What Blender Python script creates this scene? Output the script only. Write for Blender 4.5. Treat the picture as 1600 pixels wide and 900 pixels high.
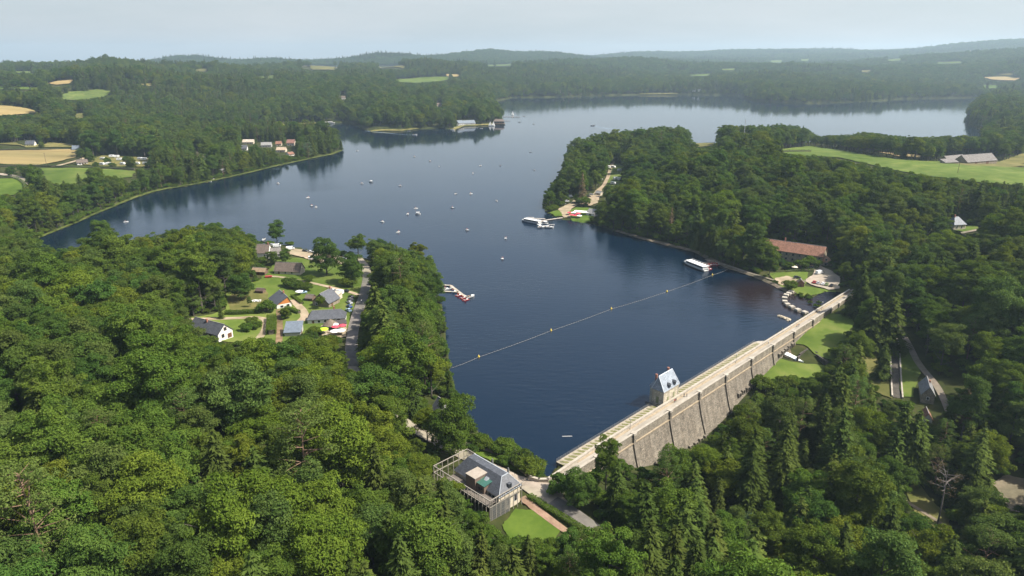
import bpy, bmesh, math, random
import numpy as np
from mathutils import Vector, Matrix, Euler

for _o in list(bpy.data.objects):
    bpy.data.objects.remove(_o)
SC = bpy.context.scene
COL = SC.collection
RAD = math.radians

# ------------------------------------------------------------------ camera
EYE = 130.0                                   # metres above the lake
FPX = 1080.0                                  # focal length in pixels of a 1600 px wide frame
PITCH = math.atan((450 - 93) / FPX)
_cam = bpy.data.cameras.new('camera')
_cam.sensor_width = 36.0
_cam.lens = FPX / 1600 * 36.0
_cam.clip_start = 1.0
_cam.clip_end = 80000.0
cam = bpy.data.objects.new('camera', _cam)
COL.objects.link(cam)
cam.location = (0, 0, EYE)
cam.rotation_euler = (math.pi / 2 - PITCH, 0, 0)
SC.camera = cam

# ------------------------------------------------------------------ light and sky
SUN_EL, SUN_AZ = 51.0, 98.0                   # azimuth measured from +Y (view direction) towards +X (right)
_sd = Vector((math.sin(RAD(SUN_AZ)) * math.cos(RAD(SUN_EL)), math.cos(RAD(SUN_AZ)) * math.cos(RAD(SUN_EL)), math.sin(RAD(SUN_EL))))
world = bpy.data.worlds.new('World')
SC.world = world
world.use_nodes = True
_nt = world.node_tree
_nt.nodes.clear()
_sky = _nt.nodes.new('ShaderNodeTexSky')
_sky.sky_type = 'NISHITA'
_sky.sun_disc = False
_sky.sun_elevation = RAD(SUN_EL)
_sky.sun_rotation = RAD(SUN_AZ)
_sky.altitude = 600
_sky.air_density = 1.0
_sky.dust_density = 4.5
_sky.ozone_density = 1.0
# a thin high veil of cloud in front of the clear sky
_tc = _nt.nodes.new('ShaderNodeTexCoord')
_mp = _nt.nodes.new('ShaderNodeMapping')
_mp.inputs['Scale'].default_value = (1.0, 1.0, 7.0)
_no = _nt.nodes.new('ShaderNodeTexNoise')
_no.inputs['Scale'].default_value = 2.6
_no.inputs['Detail'].default_value = 7.0
_no.inputs['Roughness'].default_value = 0.6
_mr = _nt.nodes.new('ShaderNodeMapRange')
_mr.inputs['From Min'].default_value = 0.3
_mr.inputs['From Max'].default_value = 0.7
_mr.inputs['To Min'].default_value = 0.72
_mr.inputs['To Max'].default_value = 0.92
_mx = _nt.nodes.new('ShaderNodeMix')
_mx.data_type = 'RGBA'
_rp = _nt.nodes.new('ShaderNodeValToRGB')
for _e, _p, _c in zip(_rp.color_ramp.elements, (0.34, 0.68), ((0.70, 0.75, 0.785, 1), (0.86, 0.875, 0.885, 1))):
    _e.position, _e.color = _p, _c
_sc = _nt.nodes.new('ShaderNodeVectorMath')
_sc.operation = 'SCALE'
_sc.inputs['Scale'].default_value = 3.6
_sz = _nt.nodes.new('ShaderNodeSeparateXYZ')
_el = _nt.nodes.new('ShaderNodeMapRange')          # the veil thins out overhead
for _k, _v in (('From Min', 0.06), ('From Max', 0.40), ('To Min', 1.0), ('To Max', 0.22)):
    _el.inputs[_k].default_value = _v
_ml = _nt.nodes.new('ShaderNodeMath')
_ml.operation = 'MULTIPLY'
_bg = _nt.nodes.new('ShaderNodeBackground')
_bg.inputs['Strength'].default_value = 0.118
_wo = _nt.nodes.new('ShaderNodeOutputWorld')
for _a, _b in ((_tc.outputs['Generated'], _mp.inputs['Vector']), (_mp.outputs[0], _no.inputs['Vector']), (_no.outputs['Fac'], _mr.inputs['Value']), (_no.outputs['Fac'], _rp.inputs[0]), (_rp.outputs[0], _sc.inputs[0]), (_sc.outputs[0], _mx.inputs['B']),
               (_tc.outputs['Generated'], _sz.inputs[0]), (_sz.outputs['Z'], _el.inputs['Value']), (_mr.outputs[0], _ml.inputs[0]), (_el.outputs[0], _ml.inputs[1]), (_ml.outputs[0], _mx.inputs['Factor']),
               (_sky.outputs[0], _mx.inputs['A']), (_mx.outputs['Result'], _bg.inputs['Color']), (_bg.outputs[0], _wo.inputs['Surface'])):
    _nt.links.new(_a, _b)
_sl = bpy.data.lights.new('sun', 'SUN')
_sl.energy = 5.0
_sl.angle = RAD(0.6)
_sl.color = (1.0, 0.94, 0.84)
sun = bpy.data.objects.new('sun', _sl)
COL.objects.link(sun)
sun.location = (0, 0, 400)
sun.rotation_euler = _sd.to_track_quat('Z', 'Y').to_euler()

vs = SC.view_settings
SC.display_settings.display_device = 'sRGB'
vs.view_transform = 'Standard'
vs.look = 'None'
vs.exposure = 1.0
vs.gamma = 1.0
vs.use_curve_mapping = False
SC.render.engine = 'CYCLES'
cy = SC.cycles
cy.max_bounces = 6
cy.diffuse_bounces = 3
cy.glossy_bounces = 2
cy.transmission_bounces = 3
cy.transparent_max_bounces = 4
cy.volume_bounces = 0
cy.caustics_reflective = False
cy.caustics_refractive = False
cy.use_denoising = True
cy.denoiser = 'OPENIMAGEDENOISE'
cy.denoising_input_passes = 'RGB_ALBEDO_NORMAL'
cy.use_adaptive_sampling = False
cy.sample_clamp_indirect = 6.0
SC.render.film_transparent = False

# ------------------------------------------------------------------ pixel (of the 1600x900 photograph) to world
_cp, _sp = math.cos(PITCH), math.sin(PITCH)

def ray(px, py):
    u, v = (px - 800) / FPX, (450 - py) / FPX
    return u, _cp + v * _sp, -_sp + v * _cp

def at(px, py, z=0.0):
    rx, ry, rz = ray(px, py)
    t = (z - EYE) / rz
    return Vector((rx * t, ry * t, z))

def at_d(px, py, d):
    rx, ry, rz = ray(px, py)
    k = d / math.hypot(rx, ry)
    return Vector((rx * k, ry * k, EYE + rz * k))

def project(x, y, z):
    """world -> photograph pixels (numpy arrays welcome)"""
    dy, dz = y, z - EYE
    dep = dy * _cp - dz * _sp
    up = dy * _sp + dz * _cp
    dep = np.maximum(dep, 1e-3)
    return 800 + FPX * x / dep, 450 - FPX * up / dep, dep

# ------------------------------------------------------------------ the lake outline
DAM_A, DAM_B = at(872, 729), at(1313, 458.5)
_shore_px = [
    # right shore from the dam's far end
    (1306, 456), (1294, 454), (1262, 468), (1240, 461), (1222, 455), (1200, 443), (1165, 429), (1135, 420), (1105, 406), (1085, 395), (1040, 384),
    (1000, 374), (960, 362), (930, 352), (905, 346), (880, 344), (862, 338), (851, 330), (846, 322), (850, 308), (862, 290), (872, 275),
    (881, 262), (884, 248), (920, 241), (960, 237), (1060, 232), (1130, 228), (1230, 223), (1300, 221), (1400, 221), (1500, 220), (1550, 216),
    # right far peninsula and far shore
    (1545, 208), (1530, 203), (1514, 196), (1509, 186), (1513, 174), (1524, 165), (1536, 158), (1530, 153), (1460, 154), (1410, 155), (1378, 158), (1330, 160), (1270, 162),
    (1210, 161), (1175, 158), (1162, 152), (1130, 149), (1060, 148), (1000, 148.5), (940, 150), (880, 152), (830, 152.5), (800, 153),
    (792, 155), (772, 160), (770, 166), (778, 175), (786, 184), (784, 192),
    # centre left peninsula
    (768, 196), (745, 197), (725, 198), (712, 203), (690, 201), (655, 202), (630, 205), (600, 205), (580, 206), (566, 202), (558, 197), (540, 192), (500, 194),
    (470, 195), (440, 197), (400, 200), (340, 204), (290, 207), (258, 208), (275, 211), (330, 214), (380, 215), (430, 216), (470, 217),
    (515, 219), (533, 226), (536, 236), (520, 242), (490, 248), (430, 261), (390, 271), (350, 280), (300, 290), (250, 298), (212, 310), (180, 323), (150, 335),
    (120, 349), (80, 365), (45, 379), (22, 392), (40, 402), (80, 410), (130, 414), (200, 412), (260, 406), (330, 394), (385, 382), (430, 379), (455, 384),
    (490, 391), (530, 397), (570, 402), (605, 408), (640, 418), (665, 434), (683, 455), (692, 480), (697, 510), (698, 540), (702, 570), (710, 602),
    (722, 635), (738, 662), (762, 690), (795, 708), (822, 724), (842, 740), (856, 744)]
SHORE = np.array([at(x, y)[:2] for x, y in _shore_px])
LAKE = np.vstack([SHORE, [[DAM_A.x, DAM_A.y], [DAM_B.x, DAM_B.y]]])

def inside(poly, x, y):
    poly = np.asarray(poly, float)
    r = np.zeros(x.shape, bool)
    j = len(poly) - 1
    for i in range(len(poly)):
        xi, yi = poly[i]
        xj, yj = poly[j]
        if yi != yj:
            c = (yi > y) != (yj > y)
            r ^= c & (x < (xj - xi) * (y - yi) / (yj - yi) + xi)
        j = i
    return r

def dist_line(line, x, y, closed=False):
    line = np.asarray(line, float)
    d = np.full(x.shape, 1e12)
    n = len(line)
    for i in range(n if closed else n - 1):
        ax, ay = line[i]
        bx, by = line[(i + 1) % n]
        ex, ey = bx - ax, by - ay
        t = np.clip(((x - ax) * ex + (y - ay) * ey) / max(ex * ex + ey * ey, 1e-9), 0, 1)
        d = np.minimum(d, (x - ax - t * ex) ** 2 + (y - ay - t * ey) ** 2)
    return np.sqrt(d)

def hash2(ix, iy, s):
    h = (ix.astype(np.int64) * 374761393 + iy.astype(np.int64) * 668265263 + s * 974634541) & 0x7fffffff
    h = (h ^ (h >> 13)) * 1274126177 & 0x7fffffff
    return ((h ^ (h >> 16)) & 0xffff) / 65535.0

def vnoise(x, y, s=0):
    ix, iy = np.floor(x), np.floor(y)
    fx, fy = x - ix, y - iy
    fx, fy = fx * fx * (3 - 2 * fx), fy * fy * (3 - 2 * fy)
    a, b = hash2(ix, iy, s), hash2(ix + 1, iy, s)
    c, d = hash2(ix, iy + 1, s), hash2(ix + 1, iy + 1, s)
    return (a * (1 - fx) + b * fx) * (1 - fy) + (c * (1 - fx) + d * fx) * fy

def fbm(x, y, s=0, o=4):
    v, a = 0.0, 0.5
    for k in range(o):
        v = v + a * (vnoise(x, y, s + k * 17) - 0.5)
        x, y, a = x * 2.03, y * 2.03, a * 0.5
    return v

def smooth(a, b, x):
    t = np.clip((x - a) / (b - a), 0, 1)
    return t * t * (3 - 2 * t)

# ------------------------------------------------------------------ terrain: control points (pixel, ground height) -> smooth height field
_cps = [
    (50, 880, 16), (300, 880, 14), (600, 880, 8), (760, 870, 3), (860, 860, 0), (50, 700, 20), (300, 700, 13), (550, 700, 8), (660, 780, 5),
    (50, 560, 21), (200, 540, 14), (330, 525, 8), (450, 540, 8), (560, 570, 7), (620, 640, 6), (0, 450, 16), (100, 440, 10), (250, 450, 8), (400, 450, 7),
    (470, 470, 6.5), (560, 450, 5), (600, 480, 5), (640, 520, 4.5), (650, 600, 5), (690, 690, 3.5), (760, 720, 3), (790, 760, 3), (840, 770, 2.6), (900, 810, 1.5), (950, 850, 0),
    (480, 400, 3), (430, 400, 3.5), (560, 410, 3),
    # downstream valley
    (1140, 740, -17), (1240, 690, -15), (1300, 760, -19), (1470, 790, -20), (1580, 770, -19), (1000, 860, -8), (1100, 880, -13), (1300, 890, -19), (1590, 890, -16),
    (1230, 600, -9), (1290, 520, -2.5), (1250, 575, -7), (1330, 600, -10), (1400, 620, -9), (1400, 560, -5), (1445, 640, -10), (1410, 540, -3), (1385, 490, 0),
    (1500, 600, -5), (1590, 600, -1), (1590, 700, -12), (1500, 500, 5), (1590, 500, 10), (1450, 450, 5), (1340, 440, 3), (1400, 400, 8), (1500, 400, 13), (1590, 400, 18),
    # right peninsula
    (1250, 410, 3), (1290, 432, 2.5), (1240, 445, 2), (1500, 352, 16), (1590, 345, 19), (1130, 340, 10), (1150, 290, 20), (1100, 260, 20), (1050, 300, 13), (980, 310, 5),
    (920, 300, 4), (950, 260, 6), (1200, 350, 12), (1300, 340, 16), (1220, 240, 27), (1300, 250, 27), (1400, 262, 27), (1550, 280, 27), (1400, 244, 22), (1520, 255, 21), (1450, 236, 9),
    (1300, 232, 12), (1090, 232, 18), (1590, 255, 20), (1580, 228, 6), (900, 332, 1.8),
    # left shore
    (100, 310, 6), (60, 285, 8), (60, 245, 12), (150, 260, 9), (250, 260, 7), (350, 250, 5), (450, 238, 4), (0, 200, 20), (50, 225, 15), (170, 235, 10), (200, 215, 10),
    (0, 175, 42), (0, 290, 9), (0, 340, 8),
    (130, 150, 48), (95, 131, 58), (40, 114, 68), (180, 122, 85), (180, 110, 92), (300, 135, 52), (400, 150, 40), (500, 145, 42), (250, 170, 24), (400, 178, 14), (550, 170, 22), (650, 172, 15),
    (650, 126, 50), (720, 150, 25), (500, 108, 82), (560, 130, 48), (590, 108, 85), (450, 125, 56), (420, 112, 78), (300, 112, 84),
    (700, 135, 42), (700, 114, 76), (800, 142, 16), (800, 122, 52), (850, 110, 80), (850, 135, 26), (1000, 132, 26), (1000, 116, 58), (1200, 142, 18), (1200, 124, 44), (1200, 110, 72),
    (1400, 142, 14), (1400, 124, 44), (1400, 108, 78), (1590, 125, 50), (1590, 105, 96), (1560, 172, 12), (1590, 190, 14), (1540, 137, 20)]
_cpd = [  # (pixel, distance): ground height follows from the sight line (canopy adds about 20 m)
    (100, 108, 9000), (0, 107, 9000), (230, 110, 9000), (300, 104, 6000), (360, 109, 5600), (410, 104, 5400), (490, 105, 5200), (545, 106, 5200), (590, 98, 5400), (640, 98, 5600), (720, 97, 6000), (760, 95, 6300),
    (850, 93, 6500), (920, 97, 6800), (900, 103, 4700), (1000, 99, 4800), (1080, 104, 4800), (980, 92, 8800), (1100, 89, 9200), (1160, 88, 9600), (1300, 87, 10000), (1400, 90, 10000),
    (1500, 84, 9500), (1600, 78, 9000), (1500, 95, 6500), (1600, 90, 6500), (1250, 99, 6500), (1400, 99, 6500), (760, 97, 12000), (1100, 96, 13000), (300, 106, 13000), (1500, 92, 13000), (0, 104, 13000),
    (300, 108, 25000), (800, 100, 25000), (1300, 98, 25000), (-300, 105, 9000), (1900, 85, 9000), (-300, 106, 25000), (1900, 98, 25000)]
_pts = [at(x, y, z) for x, y, z in _cps] + [at_d(x, y, d) for x, y, d in _cpd]
_pts += [Vector((-260, 90, 20)), Vector((0, 60, 6)), Vector((260, 90, -12)), Vector((330, 220, 4)), Vector((300, 300, 10)), Vector((420, 300, 18)), Vector((-700, 100, 25)), Vector((700, 150, 20)), Vector((-1500, 700, 40)), Vector((1500, 700, 40)), Vector((1100, 800, 25)), Vector((-900, 500, 15)), Vector((700, 420, 25)), Vector((0, 20, 5)), Vector((-300, 20, 15)), Vector((300, 20, 0))]
_dd = (DAM_B - DAM_A)
DAM_L = _dd.length
DAM_T = Vector((_dd.x / DAM_L, _dd.y / DAM_L, 0))         # along the crest
DAM_N = Vector((DAM_T.y, -DAM_T.x, 0))                     # downstream
def damp(s, n, z=0.0):
    """point at s metres along the dam, n metres downstream of the upstream face"""
    p = DAM_A + DAM_T * s + DAM_N * n
    return Vector((p.x, p.y, z))
_BASE = [(0.0, 0.5), (0.06, -4.0), (0.14, -11.5), (0.2, -13.5), (0.3, -16.5), (0.39, -13.2), (0.45, -11.0), (0.49, -9.9), (0.53, -9.0), (0.59, -5.6), (0.665, -4.4), (0.73, -1.9), (0.79, -.6), (0.86, -0.2), (1.0, 1.0)]
def dam_base(f):
    return float(np.interp(f, [a for a, b in _BASE], [b for a, b in _BASE]))
for f in (0.02, .08, .15, .25, .35, .45, .55, .65, .75, .85, .93):
    _pts.append(damp(f * DAM_L, 18.0, dam_base(f)))
    _pts.append(damp(f * DAM_L, 4.0, dam_base(f)))
_P = np.array([p[:] for p in _pts])

def _lp(x, y):
    r = np.sqrt(x * x + y * y) + 1e-6
    return np.stack([np.arctan2(x, y), np.log(r + 40.0)], -1)

_C = _lp(_P[:, 0], _P[:, 1])
def _phi(d2):
    return 0.5 * d2 * np.log(d2 + 1e-12)
_n = len(_C)
_K = _phi(((_C[:, None] - _C[None]) ** 2).sum(-1)) + np.eye(_n) * 0.00012
_A = np.zeros((_n + 3, _n + 3))
_A[:_n, :_n] = _K
_A[:_n, _n] = 1
_A[:_n, _n + 1:] = _C
_A[_n, :_n] = 1
_A[_n + 1:, :_n] = _C.T
_W = np.linalg.solve(_A, np.concatenate([_P[:, 2], np.zeros(3)]))

def rbf(x, y):
    out = np.empty(x.shape)
    X = _lp(x.ravel(), y.ravel())
    o = out.ravel()
    for i in range(0, len(X), 20000):
        c = X[i:i + 20000]
        d2 = ((c[:, None] - _C[None]) ** 2).sum(-1)
        o[i:i + 20000] = _phi(d2) @ _W[:_n] + _W[_n] + c @ _W[_n + 1:]
    return o.reshape(x.shape)

def downstream(x, y):
    s = (x - DAM_A.x) * DAM_T.x + (y - DAM_A.y) * DAM_T.y
    n = (x - DAM_A.x) * DAM_N.x + (y - DAM_A.y) * DAM_N.y
    return s, n

HILLS = []                   # single hills: centre, half widths across and along the sight line, height
for _px, _d, _w, _dp, _h in ((185, 2750, 44, 330, 30), (160, 2700, 20, 200, 12), (300, 6200, 55, 700, 52), (40, 3900, 60, 400, 14), (415, 5600, 45, 600, 34), (590, 5600, 45, 600, 34), (715, 6000, 60, 700, 40), (640, 5400, 40, 500, 20), (770, 6400, 40, 600, 42), (860, 6600, 55, 700, 40),
                             (995, 9000, 60, 900, 42), (1130, 9400, 70, 900, 45), (1290, 9800, 80, 1000, 50), (1420, 9900, 40, 800, 22), (1510, 9300, 60, 900, 48), (1610, 9000, 60, 900, 58), (985, 4600, 70, 420, 34), (1130, 4400, 60, 400, 22), (1240, 4300, 60, 400, 26), (880, 4300, 60, 400, 20), (1440, 5600, 90, 600, 40), (1580, 5600, 70, 600, 46),
                             (1200, 3300, 70, 230, 16), (560, 2700, 60, 260, 18), (420, 2500, 60, 240, 20), (330, 2900, 50, 260, 20), (480, 3600, 60, 300, 22), (650, 3400, 50, 300, 16)):
    _q = at_d(_px, 110, _d)
    HILLS.append((_q.x, _q.y, _w / FPX * _d, _dp, _h))
def height(x, y):
    x = np.asarray(x, float)
    y = np.asarray(y, float)
    base = rbf(x, y)
    r = np.sqrt(x * x + y * y)
    rough = smooth(900, 3800, r)
    for hx, hy, sx, sy, hh in HILLS:
        c, t_ = (x * hy - y * hx) / math.hypot(hx, hy), (x * hx + y * hy) / math.hypot(hx, hy) - math.hypot(hx, hy)
        base = base + hh * np.exp(-(c / sx) ** 2 - (t_ / sy) ** 2)
    base = base + (fbm(x / 420, y / 420, 3, 4) * 20 + fbm(x / 1300, y / 1300, 13, 2) * 42) * rough + fbm(x / 90, y / 90, 9, 3) * 1.6 * (1 - rough) * smooth(150, 400, r)
    s, n = downstream(x, y)
    low = (n > 1.0) & (s > -25) & (r < 700)
    d = dist_line(SHORE, x, y)
    ins = inside(LAKE, x, y)
    bank = 0.35 + 0.06 * d
    w = smooth(0, 45, d) ** 1.0
    land = np.where(low, base, np.maximum(base, 1.2))
    w = np.where(low, smooth(0, 14, d), w)
    land = bank * (1 - w) + land * w
    bed = -0.5 - np.minimum(0.25 * d, 8)
    bed = np.minimum(bed, -0.3)
    return np.where(ins, bed, land)

def hz(x, y):
    return float(height(np.array([x]), np.array([y]))[0])

def G(px, py, dz=0.0):
    """first point of the ground on the sight line of a photograph pixel"""
    rx, ry, rz = ray(px, py)
    k = math.hypot(rx, ry)
    t = np.geomspace(90, 16000, 700)
    z = EYE + rz / k * t
    h = height(rx / k * t, ry / k * t)
    h = np.where(inside(LAKE, rx / k * t, ry / k * t), 0.0, h)
    b = np.nonzero(z < h)[0]
    if len(b) == 0:
        return at_d(px, py, 16000)
    i = b[0]
    if i == 0:
        tt = t[0]
    else:
        a0, a1 = z[i - 1] - h[i - 1], z[i] - h[i]
        tt = t[i - 1] + (t[i] - t[i - 1]) * a0 / (a0 - a1)
    x, y = rx / k * tt, ry / k * tt
    return Vector((x, y, max(hz(x, y), 0.0 if inside(LAKE, np.array([x]), np.array([y]))[0] else -99) + dz))
# ------------------------------------------------------------------ materials
MATS = {}
def _new(name):
    m = bpy.data.materials.new(name)
    m.use_nodes = True
    nt = m.node_tree
    nt.nodes.clear()
    out = nt.nodes.new('ShaderNodeOutputMaterial')
    return m, nt, out

def N(nt, typ, **kw):
    n = nt.nodes.new(typ)
    for k, v in kw.items():
        if k in n.inputs:
            n.inputs[k].default_value = v
        else:
            setattr(n, k, v)
    return n

def ramp(nt, fac, stops):
    r = nt.nodes.new('ShaderNodeValToRGB')
    e = r.color_ramp.elements
    while len(e) < len(stops):
        e.new(0.5)
    for i, (p, c) in enumerate(stops):
        e[i].position = p
        e[i].color = (*c, 1) if len(c) == 3 else c
    nt.links.new(fac, r.inputs[0])
    return r.outputs[0]

def surf(name, stops, scale=0.3, rough=0.85, detail=6.0, coord='Object', bump=0.0, bscale=None, spec=0.25, metal=0.0, rand=0.0, stretch=None):
    """matt surface whose colour runs through `stops` by a noise of `scale` cycles per metre"""
    if name in MATS:
        return MATS[name]
    m, nt, out = _new(name)
    tc = N(nt, 'ShaderNodeTexCoord')
    vec = N(nt, 'ShaderNodeNewGeometry').outputs['Position'] if coord == 'World' else tc.outputs[coord]
    if stretch:
        mp = N(nt, 'ShaderNodeMapping')
        mp.inputs['Scale'].default_value = stretch
        nt.links.new(vec, mp.inputs['Vector'])
        vec = mp.outputs[0]
    no = N(nt, 'ShaderNodeTexNoise', Scale=scale, Detail=detail, Roughness=0.65)
    nt.links.new(vec, no.inputs['Vector'])
    col = ramp(nt, no.outputs['Fac'], stops)
    if coord == 'World':
        nb = N(nt, 'ShaderNodeTexNoise', Scale=scale * .16, Detail=3.0)
        nt.links.new(vec, nb.inputs['Vector'])
        mb_ = N(nt, 'ShaderNodeMix', data_type='RGBA', blend_type='MULTIPLY')
        mb_.inputs['Factor'].default_value = 1.0
        nt.links.new(col, mb_.inputs['A'])
        nt.links.new(ramp(nt, nb.outputs['Fac'], [(0.3, (.68, .74, .62)), (0.7, (1.28, 1.22, 1.2))]), mb_.inputs['B'])
        col = mb_.outputs['Result']
    if rand:
        oi = N(nt, 'ShaderNodeObjectInfo')
        hs = N(nt, 'ShaderNodeHueSaturation')
        mr = N(nt, 'ShaderNodeMapRange')
        mr.inputs['To Min'].default_value = 1 - rand
        mr.inputs['To Max'].default_value = 1 + rand
        nt.links.new(oi.outputs['Random'], mr.inputs['Value'])
        nt.links.new(mr.outputs[0], hs.inputs['Value'])
        nt.links.new(col, hs.inputs['Color'])
        col = hs.outputs[0]
    p = N(nt, 'ShaderNodeBsdfPrincipled', Roughness=rough, Metallic=metal)
    p.inputs['Specular IOR Level'].default_value = spec
    nt.links.new(col, p.inputs['Base Color'])
    if bump:
        b = N(nt, 'ShaderNodeBump', Strength=bump, Distance=0.1)
        n2 = N(nt, 'ShaderNodeTexNoise', Scale=bscale or scale * 6, Detail=4.0)
        nt.links.new(vec, n2.inputs['Vector'])
        nt.links.new(n2.outputs['Fac'], b.inputs['Height'])
        nt.links.new(b.outputs[0], p.inputs['Normal'])
    nt.links.new(p.outputs[0], out.inputs['Surface'])
    MATS[name] = m
    return m

def flat(name, c, rough=0.6, spec=0.3, metal=0.0, var=0.12, scale=1.5):
    lo = tuple(x * (1 - var) for x in c)
    hi = tuple(min(1, x * (1 + var)) for x in c)
    return surf(name, [(0.3, lo), (0.7, hi)], scale=scale, rough=rough, spec=spec, metal=metal, detail=4)

def masonry(name, c1, c2, mortar, size=(0.9, 0.45), scale=1.0, stain=None, rough=0.9):
    """coursed stone: brick texture wrapped on the wall by UV (metres)"""
    if name in MATS:
        return MATS[name]
    m, nt, out = _new(name)
    tc = N(nt, 'ShaderNodeTexCoord')
    br = N(nt, 'ShaderNodeTexBrick')
    br.inputs['Scale'].default_value = scale
    br.inputs['Brick Width'].default_value = size[0]
    br.inputs['Row Height'].default_value = size[1]
    br.inputs['Mortar Size'].default_value = 0.03
    br.inputs['Color1'].default_value = (*c1, 1)
    br.inputs['Color2'].default_value = (*c2, 1)
    br.inputs['Mortar'].default_value = (*mortar, 1)
    nt.links.new(tc.outputs['UV'], br.inputs['Vector'])
    no = N(nt, 'ShaderNodeTexNoise', Scale=0.35, Detail=7.0, Roughness=0.7)
    nt.links.new(tc.outputs['UV'], no.inputs['Vector'])
    no2 = N(nt, 'ShaderNodeTexNoise', Scale=2.2, Detail=3.0)
    nt.links.new(tc.outputs['UV'], no2.inputs['Vector'])
    mx = N(nt, 'ShaderNodeMix', data_type='RGBA', blend_type='MULTIPLY')
    mx.inputs['Factor'].default_value = 1.0
    nt.links.new(br.outputs['Color'], mx.inputs['A'])
    nt.links.new(ramp(nt, no.outputs['Fac'], [(0.3, stain or (0.55, 0.55, 0.53)), (0.65, (1.1, 1.08, 1.02))]), mx.inputs['B'])
    mx2 = N(nt, 'ShaderNodeMix', data_type='RGBA', blend_type='MULTIPLY')
    mx2.inputs['Factor'].default_value = 1.0
    nt.links.new(mx.outputs['Result'], mx2.inputs['A'])
    nt.links.new(ramp(nt, no2.outputs['Fac'], [(0.35, (0.72, 0.7, 0.68)), (0.62, (1.1, 1.1, 1.1)), (0.72, (1.55, 1.5, 1.4))]), mx2.inputs['B'])
    p = N(nt, 'ShaderNodeBsdfPrincipled', Roughness=rough)
    p.inputs['Specular IOR Level'].default_value = 0.2
    mp = N(nt, 'ShaderNodeMapping')                                # water stains run down the wall
    mp.inputs['Scale'].default_value = (0.9, 0.07, 1)
    nt.links.new(tc.outputs['UV'], mp.inputs['Vector'])
    n3 = N(nt, 'ShaderNodeTexNoise', Scale=0.8, Detail=5.0)
    nt.links.new(mp.outputs[0], n3.inputs['Vector'])
    mx3 = N(nt, 'ShaderNodeMix', data_type='RGBA', blend_type='MULTIPLY')
    mx3.inputs['Factor'].default_value = 1.0
    nt.links.new(mx2.outputs['Result'], mx3.inputs['A'])
    nt.links.new(ramp(nt, n3.outputs['Fac'], [(0.32, (0.80, 0.78, 0.75)), (0.6, (1.1, 1.1, 1.08))]), mx3.inputs['B'])
    nt.links.new(mx3.outputs['Result'], p.inputs['Base Color'])
    nt.links.new(p.outputs[0], out.inputs['Surface'])
    MATS[name] = m
    return m

def roofing(name, c, rows=3.2, var=0.25, rough=0.6, spec=0.4, moss=None):
    """slate, tile or sheet roof: courses across the slope (UV metres) and weathering"""
    if name in MATS:
        return MATS[name]
    m, nt, out = _new(name)
    tc = N(nt, 'ShaderNodeTexCoord')
    br = N(nt, 'ShaderNodeTexBrick')
    br.inputs['Scale'].default_value = 1.0
    br.inputs['Brick Width'].default_value = 0.5
    br.inputs['Row Height'].default_value = 1.0 / rows
    br.inputs['Mortar Size'].default_value = 0.02
    br.inputs['Color1'].default_value = (*[x * (1 - var) for x in c], 1)
    br.inputs['Color2'].default_value = (*[x * (1 + var) for x in c], 1)
    br.inputs['Mortar'].default_value = (*[x * 0.5 for x in c], 1)
    nt.links.new(tc.outputs['UV'], br.inputs['Vector'])
    no = N(nt, 'ShaderNodeTexNoise', Scale=0.5, Detail=8.0, Roughness=0.7)
    nt.links.new(tc.outputs['UV'], no.inputs['Vector'])
    mx = N(nt, 'ShaderNodeMix', data_type='RGBA', blend_type='MULTIPLY')
    mx.inputs['Factor'].default_value = 1.0
    nt.links.new(br.outputs['Color'], mx.inputs['A'])
    nt.links.new(ramp(nt, no.outputs['Fac'], [(0.3, moss or (0.7, 0.7, 0.68)), (0.7, (1.2, 1.2, 1.2))]), mx.inputs['B'])
    p = N(nt, 'ShaderNodeBsdfPrincipled', Roughness=rough)
    p.inputs['Specular IOR Level'].default_value = spec
    nt.links.new(mx.outputs['Result'], p.inputs['Base Color'])
    nt.links.new(p.outputs[0], out.inputs['Surface'])
    MATS[name] = m
    return m

def glass_dark(name='window_glass'):
    if name in MATS:
        return MATS[name]
    m, nt, out = _new(name)
    p = N(nt, 'ShaderNodeBsdfPrincipled', Roughness=0.08)
    p.inputs['Base Color'].default_value = (0.02, 0.024, 0.03, 1)
    nt.links.new(p.outputs[0], out.inputs['Surface'])
    MATS[name] = m
    return m

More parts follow.
